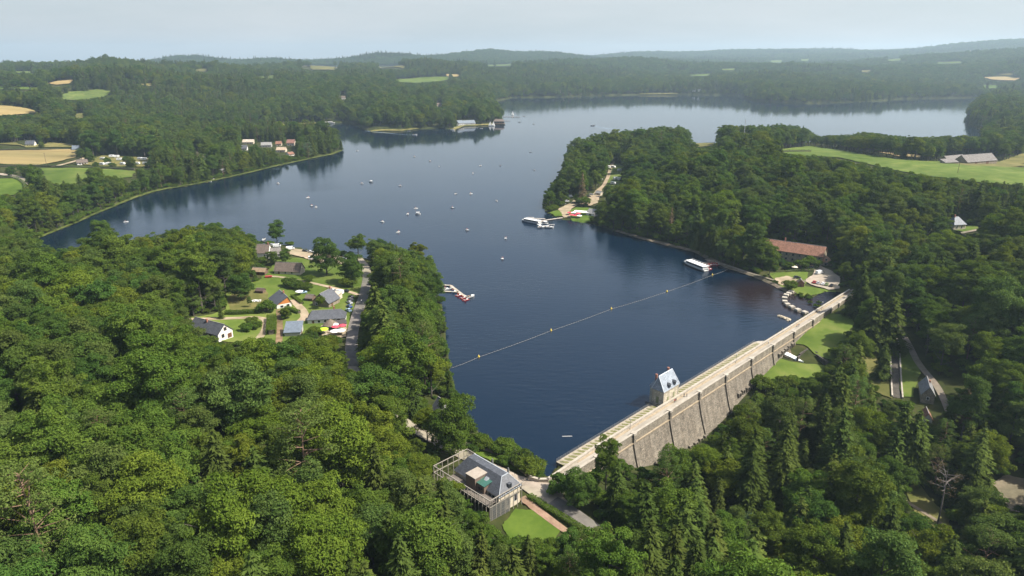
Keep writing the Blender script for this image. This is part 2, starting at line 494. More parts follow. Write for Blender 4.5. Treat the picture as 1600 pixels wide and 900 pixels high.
# ------------------------------------------------------------------ mesh builder
class MB:
    """collects faces; UVs are laid in metres on each face's own plane"""
    def __init__(s):
        s.v, s.f, s.mi = [], [], []
    def add(s, vs, fs, mi=0):
        o = len(s.v)
        s.v += [tuple(p) for p in vs]
        s.f += [tuple(i + o for i in f) for f in fs]
        s.mi += [mi] * len(fs)
        return s
    def box(s, c, size, rot=None, mi=0, top=1.0):
        """box centred at c; `top` scales the upper face"""
        x, y, z = size[0] / 2, size[1] / 2, size[2] / 2
        vs = []
        for sz in (-1, 1):
            k = top if sz > 0 else 1.0
            for sx, sy in ((-1, -1), (1, -1), (1, 1), (-1, 1)):
                p = Vector((sx * x * k, sy * y * k, sz * z))
                if rot is not None:
                    p = rot @ p
                vs.append(p + Vector(c))
        s.add(vs, [(0, 3, 2, 1), (4, 5, 6, 7), (0, 1, 5, 4), (1, 2, 6, 5), (2, 3, 7, 6), (3, 0, 4, 7)], mi)
        return s
    def bar(s, a, b, w, h=None, mi=0):
        a, b = Vector(a), Vector(b)
        d = b - a
        L = d.length
        if L < 1e-6:
            return s
        q = d.to_track_quat('Z', 'Y').to_matrix()
        return s.box((a + b) / 2, (w, h or w, L), q, mi)
    def tube(s, path, radii, seg=8, mi=0, cap=True):
        path = [Vector(p) for p in path]
        if not hasattr(radii, '__len__'):
            radii = [radii] * len(path)
        vs, fs = [], []
        for i, p in enumerate(path):
            d = (path[min(i + 1, len(path) - 1)] - path[max(i - 1, 0)]).normalized()
            up = Vector((0, 0, 1)) if abs(d.z) < 0.9 else Vector((1, 0, 0))
            a = d.cross(up).normalized()
            b = d.cross(a)
            for k in range(seg):
                t = 2 * math.pi * k / seg
                vs.append(p + (a * math.cos(t) + b * math.sin(t)) * radii[i])
        for i in range(len(path) - 1):
            for k in range(seg):
                k2 = (k + 1) % seg
                fs.append((i * seg + k, i * seg + k2, (i + 1) * seg + k2, (i + 1) * seg + k))
        if cap:
            fs.append(tuple(range(seg)))
            fs.append(tuple(reversed(range((len(path) - 1) * seg, len(path) * seg))))
        return s.add(vs, fs, mi)
    def lathe(s, c, prof, seg=12, mi=0, sx=1.0, sy=1.0):
        c = Vector(c)
        vs, fs = [], []
        for r, z in prof:
            for k in range(seg):
                t = 2 * math.pi * k / seg
                vs.append(c + Vector((r * math.cos(t) * sx, r * math.sin(t) * sy, z)))
        for i in range(len(prof) - 1):
            for k in range(seg):
                k2 = (k + 1) % seg
                fs.append((i * seg + k, i * seg + k2, (i + 1) * seg + k2, (i + 1) * seg + k))
        fs.append(tuple(reversed(range(seg))))
        fs.append(tuple(range((len(prof) - 1) * seg, len(prof) * seg)))
        return s.add(vs, fs, mi)
    def prism(s, poly, z0, z1, mi=0, taper=None):
        """poly (xy list, counter-clockwise) extruded from z0 to z1"""
        n = len(poly)
        tp = taper or poly
        vs = [(p[0], p[1], z0) for p in poly] + [(p[0], p[1], z1) for p in tp]
        fs = [tuple(reversed(range(n))), tuple(range(n, 2 * n))] + [(i, (i + 1) % n, n + (i + 1) % n, n + i) for i in range(n)]
        return s.add(vs, fs, mi)
    def build(s, name, mats, parent=None, matrix=None, smooth_shade=False):
        me = bpy.data.meshes.new(name)
        me.from_pydata(s.v, [], s.f)
        for m in (mats if isinstance(mats, (list, tuple)) else [mats]):
            me.materials.append(m)
        if any(s.mi):
            me.polygons.foreach_set('material_index', s.mi)
        box_uv(me)
        if smooth_shade:
            me.polygons.foreach_set('use_smooth', [True] * len(me.polygons))
        me.update()
        o = bpy.data.objects.new(name, me)
        COL.objects.link(o)
        if parent is not None:
            o.parent = parent
        if matrix is not None:
            o.matrix_local = matrix
        return o

def box_uv(me):
    uv = me.uv_layers.new(name='uv')
    nv, nl = len(me.vertices), len(me.loops)
    if nl == 0:
        return
    co = np.empty(nv * 3)
    me.vertices.foreach_get('co', co)
    co = co.reshape(-1, 3)
    li = np.empty(nl, np.int32)
    me.loops.foreach_get('vertex_index', li)
    nm = np.empty(len(me.polygons) * 3)
    me.polygons.foreach_get('normal', nm)
    nm = nm.reshape(-1, 3)
    tot = np.empty(len(me.polygons), np.int32)
    me.polygons.foreach_get('loop_total', tot)
    n = np.repeat(nm, tot, 0)
    p = co[li]
    horiz = np.hypot(n[:, 0], n[:, 1])
    ux = np.where(horiz > 1e-4, -n[:, 1] / np.maximum(horiz, 1e-6), 1.0)
    uy = np.where(horiz > 1e-4, n[:, 0] / np.maximum(horiz, 1e-6), 0.0)
    U = p[:, 0] * ux + p[:, 1] * uy
    # v: along the slope
    vx, vy, vz = n[:, 1] * 0 - n[:, 2] * uy, n[:, 2] * ux, n[:, 0] * uy - n[:, 1] * ux
    V = p[:, 0] * vx + p[:, 1] * vy + p[:, 2] * vz
    uv.data.foreach_set('uv', np.stack([U, V], -1).ravel())

def tag(o, label=None, cat=None, group=None, kind=None):
    if label: o['label'] = label
    if cat: o['category'] = cat
    if group: o['group'] = group
    if kind: o['kind'] = kind
    return o

def thing(name, label, cat, loc, rz=0.0, group=None):
    o = bpy.data.objects.new(name, None)
    o.empty_display_size = 0.5
    COL.objects.link(o)
    o.location = loc
    o.rotation_euler = (0, 0, rz)
    return tag(o, label, cat, group)

def dup(root, loc, rz=0.0, label=None, group=None, scale=None):
    r = root.copy()
    COL.objects.link(r)
    r.location = loc
    r.rotation_euler = (0, 0, rz)
    if scale: r.scale = scale if hasattr(scale, '__len__') else (scale,) * 3
    if label: r['label'] = label
    if group: r['group'] = group
    for ch in list(root.children):
        c = ch.copy()
        COL.objects.link(c)
        c.parent = r
        for g in list(ch.children):
            d = g.copy()
            COL.objects.link(d)
            d.parent = c
    return r

def raw_mesh(name, verts, faces, mats, parent=None, mi=None, smooth_shade=False, link=True, uv=False):
    """fast path: numpy verts (n,3) and faces (m,k)"""
    me = bpy.data.meshes.new(name)
    verts = np.asarray(verts, np.float32)
    faces = np.asarray(faces, np.int32)
    k = faces.shape[1]
    me.vertices.add(len(verts))
    me.vertices.foreach_set('co', verts.ravel())
    me.loops.add(faces.size)
    me.loops.foreach_set('vertex_index', faces.ravel())
    me.polygons.add(len(faces))
    me.polygons.foreach_set('loop_start', np.arange(0, faces.size, k, dtype=np.int32))
    me.polygons.foreach_set('loop_total', np.full(len(faces), k, np.int32))
    for m in (mats if isinstance(mats, (list, tuple)) else [mats]):
        me.materials.append(m)
    if mi is not None:
        me.polygons.foreach_set('material_index', np.asarray(mi, np.int32))
    me.polygons.foreach_set('use_smooth', np.full(len(faces), smooth_shade, bool))
    me.update(calc_edges=True)
    me.validate()
    if uv:
        box_uv(me)
    o = bpy.data.objects.new(name, me)
    if link:
        COL.objects.link(o)
    if parent is not None:
        o.parent = parent
    return o

# ------------------------------------------------------------------ haze: even pale air round the camera and the whole scene
def build_haze():
    m, nt, out = _new('air')
    v = N(nt, 'ShaderNodeVolumePrincipled')
    v.inputs['Color'].default_value = (0.60, 0.79, 0.92, 1)
    v.inputs['Density'].default_value = 0.00008
    v.inputs['Anisotropy'].default_value = 0.25
    nt.links.new(v.outputs[0], out.inputs['Volume'])
    mb = MB().box((0, 7000, 190), (30000, 16500, 460))
    o = mb.build('haze', m)
    o['kind'] = 'stuff'
    return o
build_haze()

# ------------------------------------------------------------------ ground
GRID = {}
def ground_z(x, y):
    """height of the ground mesh itself"""
    x, y = np.asarray(x, float), np.asarray(y, float)
    a, r = np.arctan2(x, y), np.hypot(x, y)
    A, R, Z = GRID['az'], GRID['rr'], GRID['z']
    i = np.clip(np.searchsorted(A, a) - 1, 0, len(A) - 2)
    j = np.clip(np.searchsorted(R, r) - 1, 0, len(R) - 2)
    u = np.clip((a - A[i]) / (A[i + 1] - A[i]), 0, 1)
    v = np.clip((r - R[j]) / (R[j + 1] - R[j]), 0, 1)
    return (Z[j, i] * (1 - u) + Z[j, i + 1] * u) * (1 - v) + (Z[j + 1, i] * (1 - u) + Z[j + 1, i + 1] * u) * v

def gz(x, y):
    return float(ground_z(np.array([x]), np.array([y]))[0])

def build_ground():
    az = np.concatenate([np.linspace(-80, -44, 22)[:-1], np.linspace(-44, 44, 420), np.linspace(44, 80, 22)[1:]])
    rr = [24.0]
    while rr[-1] < 11500:
        rr.append(rr[-1] * 1.0105 + 0.25)
    rr = np.array(rr + [13000.0, 14500.0])
    A, R = np.meshgrid(np.radians(az), rr)
    x, y = R * np.sin(A), R * np.cos(A)
    z = height(x, y)
    GRID.update(az=np.radians(az), rr=rr, z=z)
    V = np.stack([x, y, z], -1).reshape(-1, 3)
    na, nr = len(az), len(rr)
    i = np.arange(nr - 1)[:, None] * na + np.arange(na - 1)[None]
    F = np.stack([i, i + 1, i + na + 1, i + na], -1).reshape(-1, 4)
    g = surf('forest_floor', [(0.3, (0.020, 0.026, 0.010)), (0.5, (0.035, 0.042, 0.014)), (0.68, (0.060, 0.058, 0.024)), (0.8, (0.09, 0.07, 0.04))], scale=0.12, coord='World', rough=1.0, spec=0.05, detail=9)
    o = raw_mesh('ground', V, F, g, smooth_shade=True)
    o['kind'] = 'structure'
    return o
build_ground()

# ------------------------------------------------------------------ the lake
def build_water():
    m, nt, out = _new('lake_water')
    geo = N(nt, 'ShaderNodeNewGeometry')
    p = N(nt, 'ShaderNodeBsdfPrincipled', Roughness=0.06, IOR=1.333)
    p.inputs['Base Color'].default_value = (0.001, 0.0075, 0.0185, 1)
    mp = N(nt, 'ShaderNodeMapping')
    mp.inputs['Rotation'].default_value = (0, 0, 0.35)
    mp.inputs['Scale'].default_value = (0.35, 1.0, 1.0)
    nt.links.new(geo.outputs['Position'], mp.inputs['Vector'])
    n1 = N(nt, 'ShaderNodeTexNoise', Scale=0.42, Detail=5.0, Roughness=0.62)
    nt.links.new(mp.outputs[0], n1.inputs['Vector'])
    n2 = N(nt, 'ShaderNodeTexNoise', Scale=0.012, Detail=3.0)     # patches of wind
    nt.links.new(geo.outputs['Position'], n2.inputs['Vector'])
    mr = N(nt, 'ShaderNodeMapRange')
    mr.inputs['From Min'].default_value = 0.35
    mr.inputs['From Max'].default_value = 0.65
    mr.inputs['To Min'].default_value = 0.12
    mr.inputs['To Max'].default_value = 0.34
    nt.links.new(n2.outputs['Fac'], mr.inputs['Value'])
    b = N(nt, 'ShaderNodeBump', Distance=0.62)
    sx = N(nt, 'ShaderNodeSeparateXYZ')                            # the open lake lies calmer than the basin by the dam
    nt.links.new(geo.outputs['Position'], sx.inputs[0])
    calm = N(nt, 'ShaderNodeMapRange')
    for k_, v_ in (('From Min', 350), ('From Max', 1100), ('To Min', 1.5), ('To Max', 0.09)):
        calm.inputs[k_].default_value = v_
    nt.links.new(sx.outputs['Y'], calm.inputs['Value'])
    mm = N(nt, 'ShaderNodeMath', operation='MULTIPLY')
    nt.links.new(mr.outputs[0], mm.inputs[0])
    nt.links.new(calm.outputs[0], mm.inputs[1])
    nt.links.new(mm.outputs[0], b.inputs['Strength'])
    nt.links.new(n1.outputs['Fac'], b.inputs['Height'])
    nt.links.new(b.outputs[0], p.inputs['Normal'])
    # peaty brown shallows in the corner by the weir
    ds = N(nt, 'ShaderNodeVectorMath', operation='DISTANCE')
    ds.inputs[1].default_value = at(1212, 464, 0)
    nt.links.new(geo.outputs['Position'], ds.inputs[0])
    sh = N(nt, 'ShaderNodeMapRange', interpolation_type='SMOOTHSTEP')
    for k_, v_ in (('From Min', 12), ('From Max', 50), ('To Min', 0.6), ('To Max', 0.0)):
        sh.inputs[k_].default_value = v_
    nt.links.new(ds.outputs['Value'], sh.inputs['Value'])
    cm = N(nt, 'ShaderNodeMix', data_type='RGBA')
    cm.inputs['A'].default_value = (0.001, 0.0075, 0.0185, 1)
    cm.inputs['B'].default_value = (0.022, 0.0095, 0.004, 1)
    nt.links.new(sh.outputs[0], cm.inputs['Factor'])
    nt.links.new(cm.outputs['Result'], p.inputs['Base Color'])
    nt.links.new(p.outputs[0], out.inputs['Surface'])
    # lake polygon pushed a little under the banks
    pts = LAKE.copy()
    n = len(pts)
    area = 0.5 * np.sum(pts[:, 0] * np.roll(pts[:, 1], -1) - np.roll(pts[:, 0], -1) * pts[:, 1])
    sg = 1.0 if area > 0 else -1.0
    grown = []
    for i in range(n):
        a, bb, c = pts[i - 1], pts[i], pts[(i + 1) % n]
        e1, e2 = bb - a, c - bb
        n1_ = np.array([e1[1], -e1[0]]) / (np.hypot(*e1) + 1e-9)
        n2_ = np.array([e2[1], -e2[0]]) / (np.hypot(*e2) + 1e-9)
        off = min(6.0, 0.004 * np.hypot(*bb) + 1.5)
        if i >= n - 2:
            off = 1.5
        grown.append(bb + sg * (n1_ + n2_) / 2 * off)
    bm = bmesh.new()
    vs = [bm.verts.new((q[0], q[1], 0.0)) for q in grown]
    f = bm.faces.new(vs)
    bmesh.ops.triangulate(bm, faces=[f])
    for f in bm.faces:
        if f.normal.z < 0:
            f.normal_flip()
    me = bpy.data.meshes.new('lake')
    bm.to_mesh(me)
    bm.free()
    me.materials.append(m)
    o = bpy.data.objects.new('lake_water', me)
    COL.objects.link(o)
    o['kind'] = 'structure'
    return o
build_water()
# ------------------------------------------------------------------ foliage materials
def leaf_mat(name, dark, light, hue=0.016, trans=0.32, val=0.15):
    m, nt, out = _new(name)
    oi = N(nt, 'ShaderNodeObjectInfo')
    geo = N(nt, 'ShaderNodeNewGeometry')
    at_ = N(nt, 'ShaderNodeAttribute', attribute_name='tone')
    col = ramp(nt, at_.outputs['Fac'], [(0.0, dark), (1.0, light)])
    # two independent random numbers per tree
    mh = N(nt, 'ShaderNodeMapRange')
    mh.inputs['To Min'].default_value = 0.5 - hue
    mh.inputs['To Max'].default_value = 0.5 + hue
    nt.links.new(oi.outputs['Random'], mh.inputs['Value'])
    fr = N(nt, 'ShaderNodeMath', operation='MULTIPLY')
    fr.inputs[1].default_value = 37.0
    nt.links.new(oi.outputs['Random'], fr.inputs[0])
    fr2 = N(nt, 'ShaderNodeMath', operation='FRACT')
    nt.links.new(fr.outputs[0], fr2.inputs[0])
    mv = N(nt, 'ShaderNodeMapRange')
    mv.inputs['To Min'].default_value = 1 - val
    mv.inputs['To Max'].default_value = 1 + val
    nt.links.new(fr2.outputs[0], mv.inputs['Value'])
    hs = N(nt, 'ShaderNodeHueSaturation')
    nt.links.new(mh.outputs[0], hs.inputs['Hue'])
    nt.links.new(mv.outputs[0], hs.inputs['Value'])
    nt.links.new(col, hs.inputs['Color'])
    d = N(nt, 'ShaderNodeBsdfDiffuse')
    t = N(nt, 'ShaderNodeBsdfTranslucent')
    nt.links.new(hs.outputs[0], d.inputs['Color'])
    hs2 = N(nt, 'ShaderNodeHueSaturation', Saturation=1.1, Value=1.15)
    hs2.inputs['Hue'].default_value = 0.488
    nt.links.new(hs.outputs[0], hs2.inputs['Color'])
    nt.links.new(hs2.outputs[0], t.inputs['Color'])
    mx = N(nt, 'ShaderNodeMixShader')
    mx.inputs[0].default_value = trans
    nt.links.new(d.outputs[0], mx.inputs[1])
    nt.links.new(t.outputs[0], mx.inputs[2])
    nt.links.new(mx.outputs[0], out.inputs['Surface'])
    return m

LEAF = {
    'yellow': leaf_mat('yellow_green_leaves', (0.068, 0.103, 0.013), (0.142, 0.182, 0.024)),
    'mid': leaf_mat('mid_green_leaves', (0.053, 0.093, 0.015), (0.114, 0.164, 0.026)),
    'deep': leaf_mat('deep_green_leaves', (0.042, 0.081, 0.016), (0.090, 0.143, 0.028)),
    'grey': leaf_mat('grey_green_leaves', (0.053, 0.089, 0.020), (0.111, 0.154, 0.037)),
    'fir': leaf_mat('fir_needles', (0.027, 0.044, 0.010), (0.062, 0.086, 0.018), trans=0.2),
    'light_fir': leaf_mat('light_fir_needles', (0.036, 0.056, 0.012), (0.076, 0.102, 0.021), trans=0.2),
    'blue': leaf_mat('blue_green_needles', (0.045, 0.078, 0.036), (0.095, 0.138, 0.066), trans=0.12),
    'brown': leaf_mat('brown_needles', (0.075, 0.050, 0.030), (0.160, 0.112, 0.066), trans=0.08),
    'hedge': leaf_mat('clipped_hedge_leaves', (0.050, 0.095, 0.014), (0.100, 0.158, 0.024)),
}
BARK = surf('bark', [(0.3, (0.045, 0.038, 0.030)), (0.7, (0.13, 0.115, 0.095))], scale=1.2, rough=0.95, spec=0.1)
PINE_BARK = surf('pine_bark', [(0.3, (0.09, 0.055, 0.035)), (0.7, (0.22, 0.15, 0.10))], scale=1.2, rough=0.95, spec=0.1)
DEAD_BARK = surf('dead_wood', [(0.3, (0.10, 0.085, 0.07)), (0.7, (0.22, 0.195, 0.17))], scale=1.2, rough=0.95, spec=0.1)

def sph(rng, n):
    v = rng.normal(size=(n, 3))
    return v / np.linalg.norm(v, axis=1, keepdims=True)

def leaf_quads(rng, P, Nn, size, jit=0.55, aspect=0.62):
    """a bent leaf spray (one quad) at every P facing roughly along Nn"""
    n = len(P)
    nn = Nn + rng.normal(size=(n, 3)) * jit
    nn /= np.linalg.norm(nn, axis=1, keepdims=True)
    r = rng.normal(size=(n, 3))
    a = np.cross(nn, r)
    a /= np.linalg.norm(a, axis=1, keepdims=True)
    b = np.cross(nn, a)
    s = (size * rng.uniform(0.6, 1.35, n))[:, None]
    droop = nn * s * 0.22
    V = np.stack([P - a * s * 0.6 - droop, P - b * s * aspect * 0.5, P + a * s * 0.6 - droop, P + b * s * aspect * 0.5], 1).reshape(-1, 3)
    F = np.arange(4 * n).reshape(-1, 4)
    return V, F

class Proto:
    pass

def limb_set(rng, H, R, base, n, r0):
    mb = MB()
    sway = rng.normal(size=2) * 0.25
    top = Vector((sway[0], sway[1], H * 0.80))
    mb.tube([(0, 0, -1.0), (sway[0] * .2, sway[1] * .2, H * 0.25), (sway[0] * .6, sway[1] * .6, H * .5), top], [r0 * 1.25, r0 * .85, r0 * .6, r0 * .15], 7)
    for k in range(n):
        a = k * 2.4 + rng.uniform(-.4, .4)
        z0 = base * 0.8 + (H * 0.65 - base * 0.8) * (k / max(n - 1, 1))
        L = R * rng.uniform(.6, .85)
        z1 = z0 + L * rng.uniform(.35, .8)
        d = Vector((math.cos(a), math.sin(a), 0))
        mb.tube([Vector((0, 0, z0)) , d * L * .5 + Vector((0, 0, z0 + (z1 - z0) * .35)), d * L + Vector((0, 0, z1))], [r0 * .45, r0 * .28, r0 * .08], 5, cap=False)
    return mb

def broadleaf(seed, H=20, R=7.5, base=5.0, lobes=46, leaves=9000, size=0.62, shape=1.0, tone='mid', airy=0.0, lobe_r=(.24, .40), zmin=-.55):
    rng = np.random.default_rng(seed)
    hc = (H - base) / 2
    zc = base + hc
    # lobe centres over an uneven dome
    d = sph(rng, lobes * 3)
    d = d[(d[:, 2] > zmin)][:lobes]
    bulge = 1 + 0.20 * np.sin(3 * np.arctan2(d[:, 1], d[:, 0]) + seed) + rng.normal(size=len(d)) * 0.15 + .12 * np.sin(5 * d[:, 2] + seed)
    rad = rng.uniform(.52, .80, len(d)) * bulge
    prof = np.where(d[:, 2] > 0, 1.0, 0.92)
    C = np.stack([d[:, 0] * R * rad * prof, d[:, 1] * R * rad * prof, zc + np.sign(d[:, 2]) * np.abs(d[:, 2]) ** shape * hc * rad], -1)
    lr = R * rng.uniform(*lobe_r, len(d))
    C[:, 2] = np.minimum(C[:, 2], H - lr * 0.7)
    per = lr ** 2 / np.sum(lr ** 2)
    li = rng.choice(len(d), size=int(leaves * 2.1), p=per)
    u = sph(rng, len(li))
    u[:, 2] = np.where(u[:, 2] < -0.35, -u[:, 2], u[:, 2])
    wob = 1 + 0.16 * np.sin(u[:, 0] * 7 + li) * np.sin(u[:, 1] * 6 + li * 1.7) + rng.normal(size=len(li)) * (0.13 + airy * .1)
    sq = np.array([1, 1, 0.64])
    P = C[li] + u * lr[li][:, None] * wob[:, None] * sq
    # drop what is buried inside other lobes
    keep = np.ones(len(P), bool)
    for k in range(len(d)):
        dd = ((P - C[k]) / sq / lr[k])
        inside_ = (dd ** 2).sum(1) < 0.72 ** 2
        keep &= ~(inside_ & (li != k))
    P, u, li = P[keep][:leaves], u[keep][:leaves], li[keep][:leaves]
    out = (P - np.array([0, 0, zc - hc * .3])) / np.array([R, R, hc])
    out /= np.linalg.norm(out, axis=1, keepdims=True) + 1e-6
    V, F = leaf_quads(rng, P, u * 0.8 + out * 0.3 + np.array([0, 0, .25]), size, 0.5)
    tone_v = np.clip(0.5 + 0.28 * np.sin(li * 12.9) + rng.normal(size=len(P)) * 0.22, 0, 1)
    return V, F, np.repeat(tone_v, 4), limb_set(rng, H, R, base, 9, 0.035 * R + .1), LEAF[tone], BARK

def conifer(seed, H=24, R=4.2, base=2.0, whorls=24, tone='fir', droop=0.35, dens=1.0, size=0.75, bare=0.0):
    rng = np.random.default_rng(seed)
    P, A, B = [], [], []
    Ns = []
    tn = []
    for w in range(whorls):
        f = w / (whorls - 1)
        z_ = base + (H - base) * f ** 0.92
        L = R * (1 - f) ** 0.68 * rng.uniform(.86, 1.1) + 0.25
        nb = int(6 + 6 * (1 - f))
        a0 = rng.uniform(0, 6.28)
        for b in range(nb):
            if rng.random() < bare: continue
            z = z_ + rng.uniform(-.75, .75) * (H - base) / whorls
            a = a0 + 6.283 * b / nb + rng.normal() * .3
            Lb = L * rng.uniform(.62, 1.16)
            dr = droop * rng.uniform(.7, 1.3)
            ns = max(2, int(Lb / 0.55 * dens))
            t = np.linspace(.12, 1, ns)
            r = Lb * t
            zz = z + 0.25 * Lb * t - dr * Lb * t ** 2 * 1.6
            dirv = np.array([math.cos(a), math.sin(a), 0.0])
            side = np.array([-math.sin(a), math.cos(a), 0.0])
            for sgn in (-1, 0, 1):
                wdt = (0.16 + 0.34 * (1 - t)) * Lb * 0.55
                p = dirv[None] * r[:, None] + side[None] * (sgn * wdt)[:, None]
                p = np.column_stack([p[:, 0], p[:, 1], zz - abs(sgn) * 0.12 * Lb * .5])
                P.append(p + rng.normal(size=p.shape) * 0.09)
                dv = dirv[None] * 0.8 + side[None] * sgn * 0.55 + np.array([0, 0, -0.32])
                A.append(np.repeat(dv, ns, 0))
                Ns.append(np.repeat((np.array([0, 0, 1.0]) + dirv * .45)[None], ns, 0))
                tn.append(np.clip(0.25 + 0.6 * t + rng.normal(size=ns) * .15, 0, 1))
    P, A, Ns, tn = np.concatenate(P), np.concatenate(A), np.concatenate(Ns), np.concatenate(tn)
    n = len(P)
    A = A + rng.normal(size=A.shape) * .2
    A /= np.linalg.norm(A, axis=1, keepdims=True)
    Ns = Ns + rng.normal(size=Ns.shape) * .3
    Bv = np.cross(A, Ns)
    Bv /= np.linalg.norm(Bv, axis=1, keepdims=True)
    s = (size * rng.uniform(.7, 1.3, n))[:, None]
    V = np.stack([P - A * s * .5, P - Bv * s * .26, P + A * s * .75, P + Bv * s * .26], 1).reshape(-1, 3)
    F = np.arange(4 * n).reshape(-1, 4)
    mb = MB().tube([(0, 0, -1), (0, 0, H * .5), (0, 0, H * .97)], [0.36, 0.22, 0.03], 7)
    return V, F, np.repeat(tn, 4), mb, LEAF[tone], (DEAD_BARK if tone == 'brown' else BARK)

def pine(seed, H=22, R=4.5, base=11, tufts=34, leaves=3600, tone='grey', dead=False):
    rng = np.random.default_rng(seed)
    C = []
    mb = MB()
    bend = rng.normal(size=2) * .5
    ax = lambda z: np.array([bend[0] * (z / H) ** 2, bend[1] * (z / H) ** 2, z])
    mb.tube([ax(-1), ax(H * .3), ax(H * .6), ax(H * .97)], [.30, .24, .17, .05], 8)
    for k in range(tufts):
        f = rng.random() ** .8
        z = base + (H - base) * f
        a = k * 2.4 + rng.uniform(-.5, .5)
        L = R * (0.35 + 0.75 * math.sin(math.pi * (0.18 + .78 * f))) * rng.uniform(.55, 1.05)
        e = ax(z) + np.array([math.cos(a) * L, math.sin(a) * L, L * rng.uniform(.05, .35)])
        C.append(e)
        mb.tube([ax(z - .4), (ax(z) + e) / 2 + np.array([0, 0, -.15]), e], [.10, .07, .03], 4, cap=False)
    C = np.array(C)
    if dead:
        for k in range(60):
            e = C[rng.integers(len(C))]
            q = e + rng.normal(size=3) * np.array([.9, .9, .5])
            mb.tube([e, (e + q) / 2 + np.array([0, 0, .1]), q], [.035, .028, .015], 3, cap=False)
    li = rng.integers(0, len(C), leaves)
    u = sph(rng, leaves)
    rr = rng.uniform(.55, 1.05, leaves) ** .5
    sz = rng.uniform(.9, 1.55, len(C))
    P = C[li] + u * (rr * sz[li])[:, None] * np.array([1.15, 1.15, .55])
    V, F = leaf_quads(rng, P, u + np.array([0, 0, .5]), .42, .6, .4)
    tn = np.clip(.5 + .3 * u[:, 2] * 0 + rng.normal(size=leaves) * .25, 0, 1)
    return V, F, np.repeat(tn, 4), mb, LEAF[tone], (DEAD_BARK if dead else PINE_BARK)

def set_tone(me, tone):
    a = me.attributes.new('tone', 'FLOAT', 'POINT')
    a.data.foreach_set('value', np.asarray(tone, np.float32))

PROTO = {}
def make_proto(key, data, label_kind, cat):
    V, F, tn, mb, lm, bm_ = data
    me = raw_mesh('crown', V, F, lm, link=False)
    set_tone(me.data, tn)
    crown = me
    tr = mb.build('trunk', bm_)
    COL.objects.unlink(tr)
    p = Proto()
    p.key, p.crown, p.trunk, p.kind, p.cat = key, crown, tr, label_kind, cat
    p.H = float(V[:, 2].max())
    p.R = float(np.percentile(np.hypot(V[:, 0], V[:, 1]), 95))
    # one joined mesh for the wood that nobody could count
    tv = np.array(mb.v, np.float32)
    tf = [f for f in mb.f if len(f) == 4]
    Vj = np.vstack([V, tv])
    Fj = np.vstack([F, np.array(tf, np.int32) + len(V)])
    mi = np.concatenate([np.zeros(len(F), int), np.ones(len(tf), int)])
    j = raw_mesh('tree_of_the_wood', Vj, Fj, [lm, bm_], mi=mi, link=False)
    set_tone(j.data, np.concatenate([tn, np.zeros(len(tv))]))
    p.joined = j
    PROTO[key] = p
    return p

B_ = 'broadleaf tree'
C_ = 'conifer'
LR = (.13, .30)
for v_, q in (('', 0), ('_b', 40)):
    make_proto('oak_mid' + v_, broadleaf(1 + q, 20, 7.2, 3.0, 84, 14500, .47, tone='mid', lobe_r=LR), 'oak', B_)
    make_proto('oak_yellow' + v_, broadleaf(2 + q, 21, 7.6, 3.0, 90, 15500, .47, tone='yellow', lobe_r=LR), 'oak', B_)
    make_proto('beech_deep' + v_, broadleaf(3 + q, 22, 6.4, 3.0, 80, 14000, .45, tone='deep', lobe_r=LR, shape=.85), 'beech', B_)
    make_proto('ash_grey' + v_, broadleaf(4 + q, 22, 6.0, 3.5, 74, 10500, .46, tone='grey', airy=.7, lobe_r=LR, shape=.9), 'ash', B_)
    make_proto('beech_mid' + v_, broadleaf(5 + q, 25, 6.2, 3.5, 92, 15000, .45, tone='mid', lobe_r=(.12, .28), shape=.8), 'beech', B_)
    make_proto('maple_yellow' + v_, broadleaf(6 + q, 18, 5.6, 2.5, 66, 10500, .44, tone='yellow', lobe_r=LR), 'maple', B_)
    make_proto('lime_deep' + v_, broadleaf(7 + q, 19, 5.0, 2.5, 64, 10500, .44, tone='deep', shape=.75, lobe_r=LR), 'lime', B_)
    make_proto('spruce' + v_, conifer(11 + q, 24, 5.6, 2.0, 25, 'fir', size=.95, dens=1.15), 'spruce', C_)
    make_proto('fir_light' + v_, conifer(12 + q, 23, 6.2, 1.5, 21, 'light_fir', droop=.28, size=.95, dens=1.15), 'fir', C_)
make_proto('birch', broadleaf(8, 19, 4.4, 3.5, 54, 6500, .42, tone='grey', airy=1.2, lobe_r=(.16, .34), shape=.8), 'birch', B_)
make_proto('open_oak', broadleaf(9, 17, 6.6, .6, 100, 15000, .45, tone='deep', lobe_r=(.15, .3), zmin=-.93), 'oak', B_)
make_proto('open_mid', broadleaf(10, 17, 6.6, .6, 100, 15000, .45, tone='mid', lobe_r=(.15, .3), zmin=-.93), 'oak', B_)
make_proto('spruce_slim', conifer(13, 22, 4.2, 1.5, 24, 'fir', droop=.4, size=.9), 'spruce', C_)
make_proto('pine', pine(14, 22, 4.8, 9, 44, 5200), 'pine', C_)
make_proto('cedar_blue', pine(15, 20, 5.4, 4, 70, 8500, 'blue'), 'cedar', C_)
make_proto('brown_conifer', conifer(16, 24, 4.2, 2.0, 24, 'brown', dens=.9, bare=.12), 'dead conifer', C_)
make_proto('dead_pine', pine(17, 21, 4.6, 13, 16, 260, 'brown', dead=True), 'dying pine', C_)
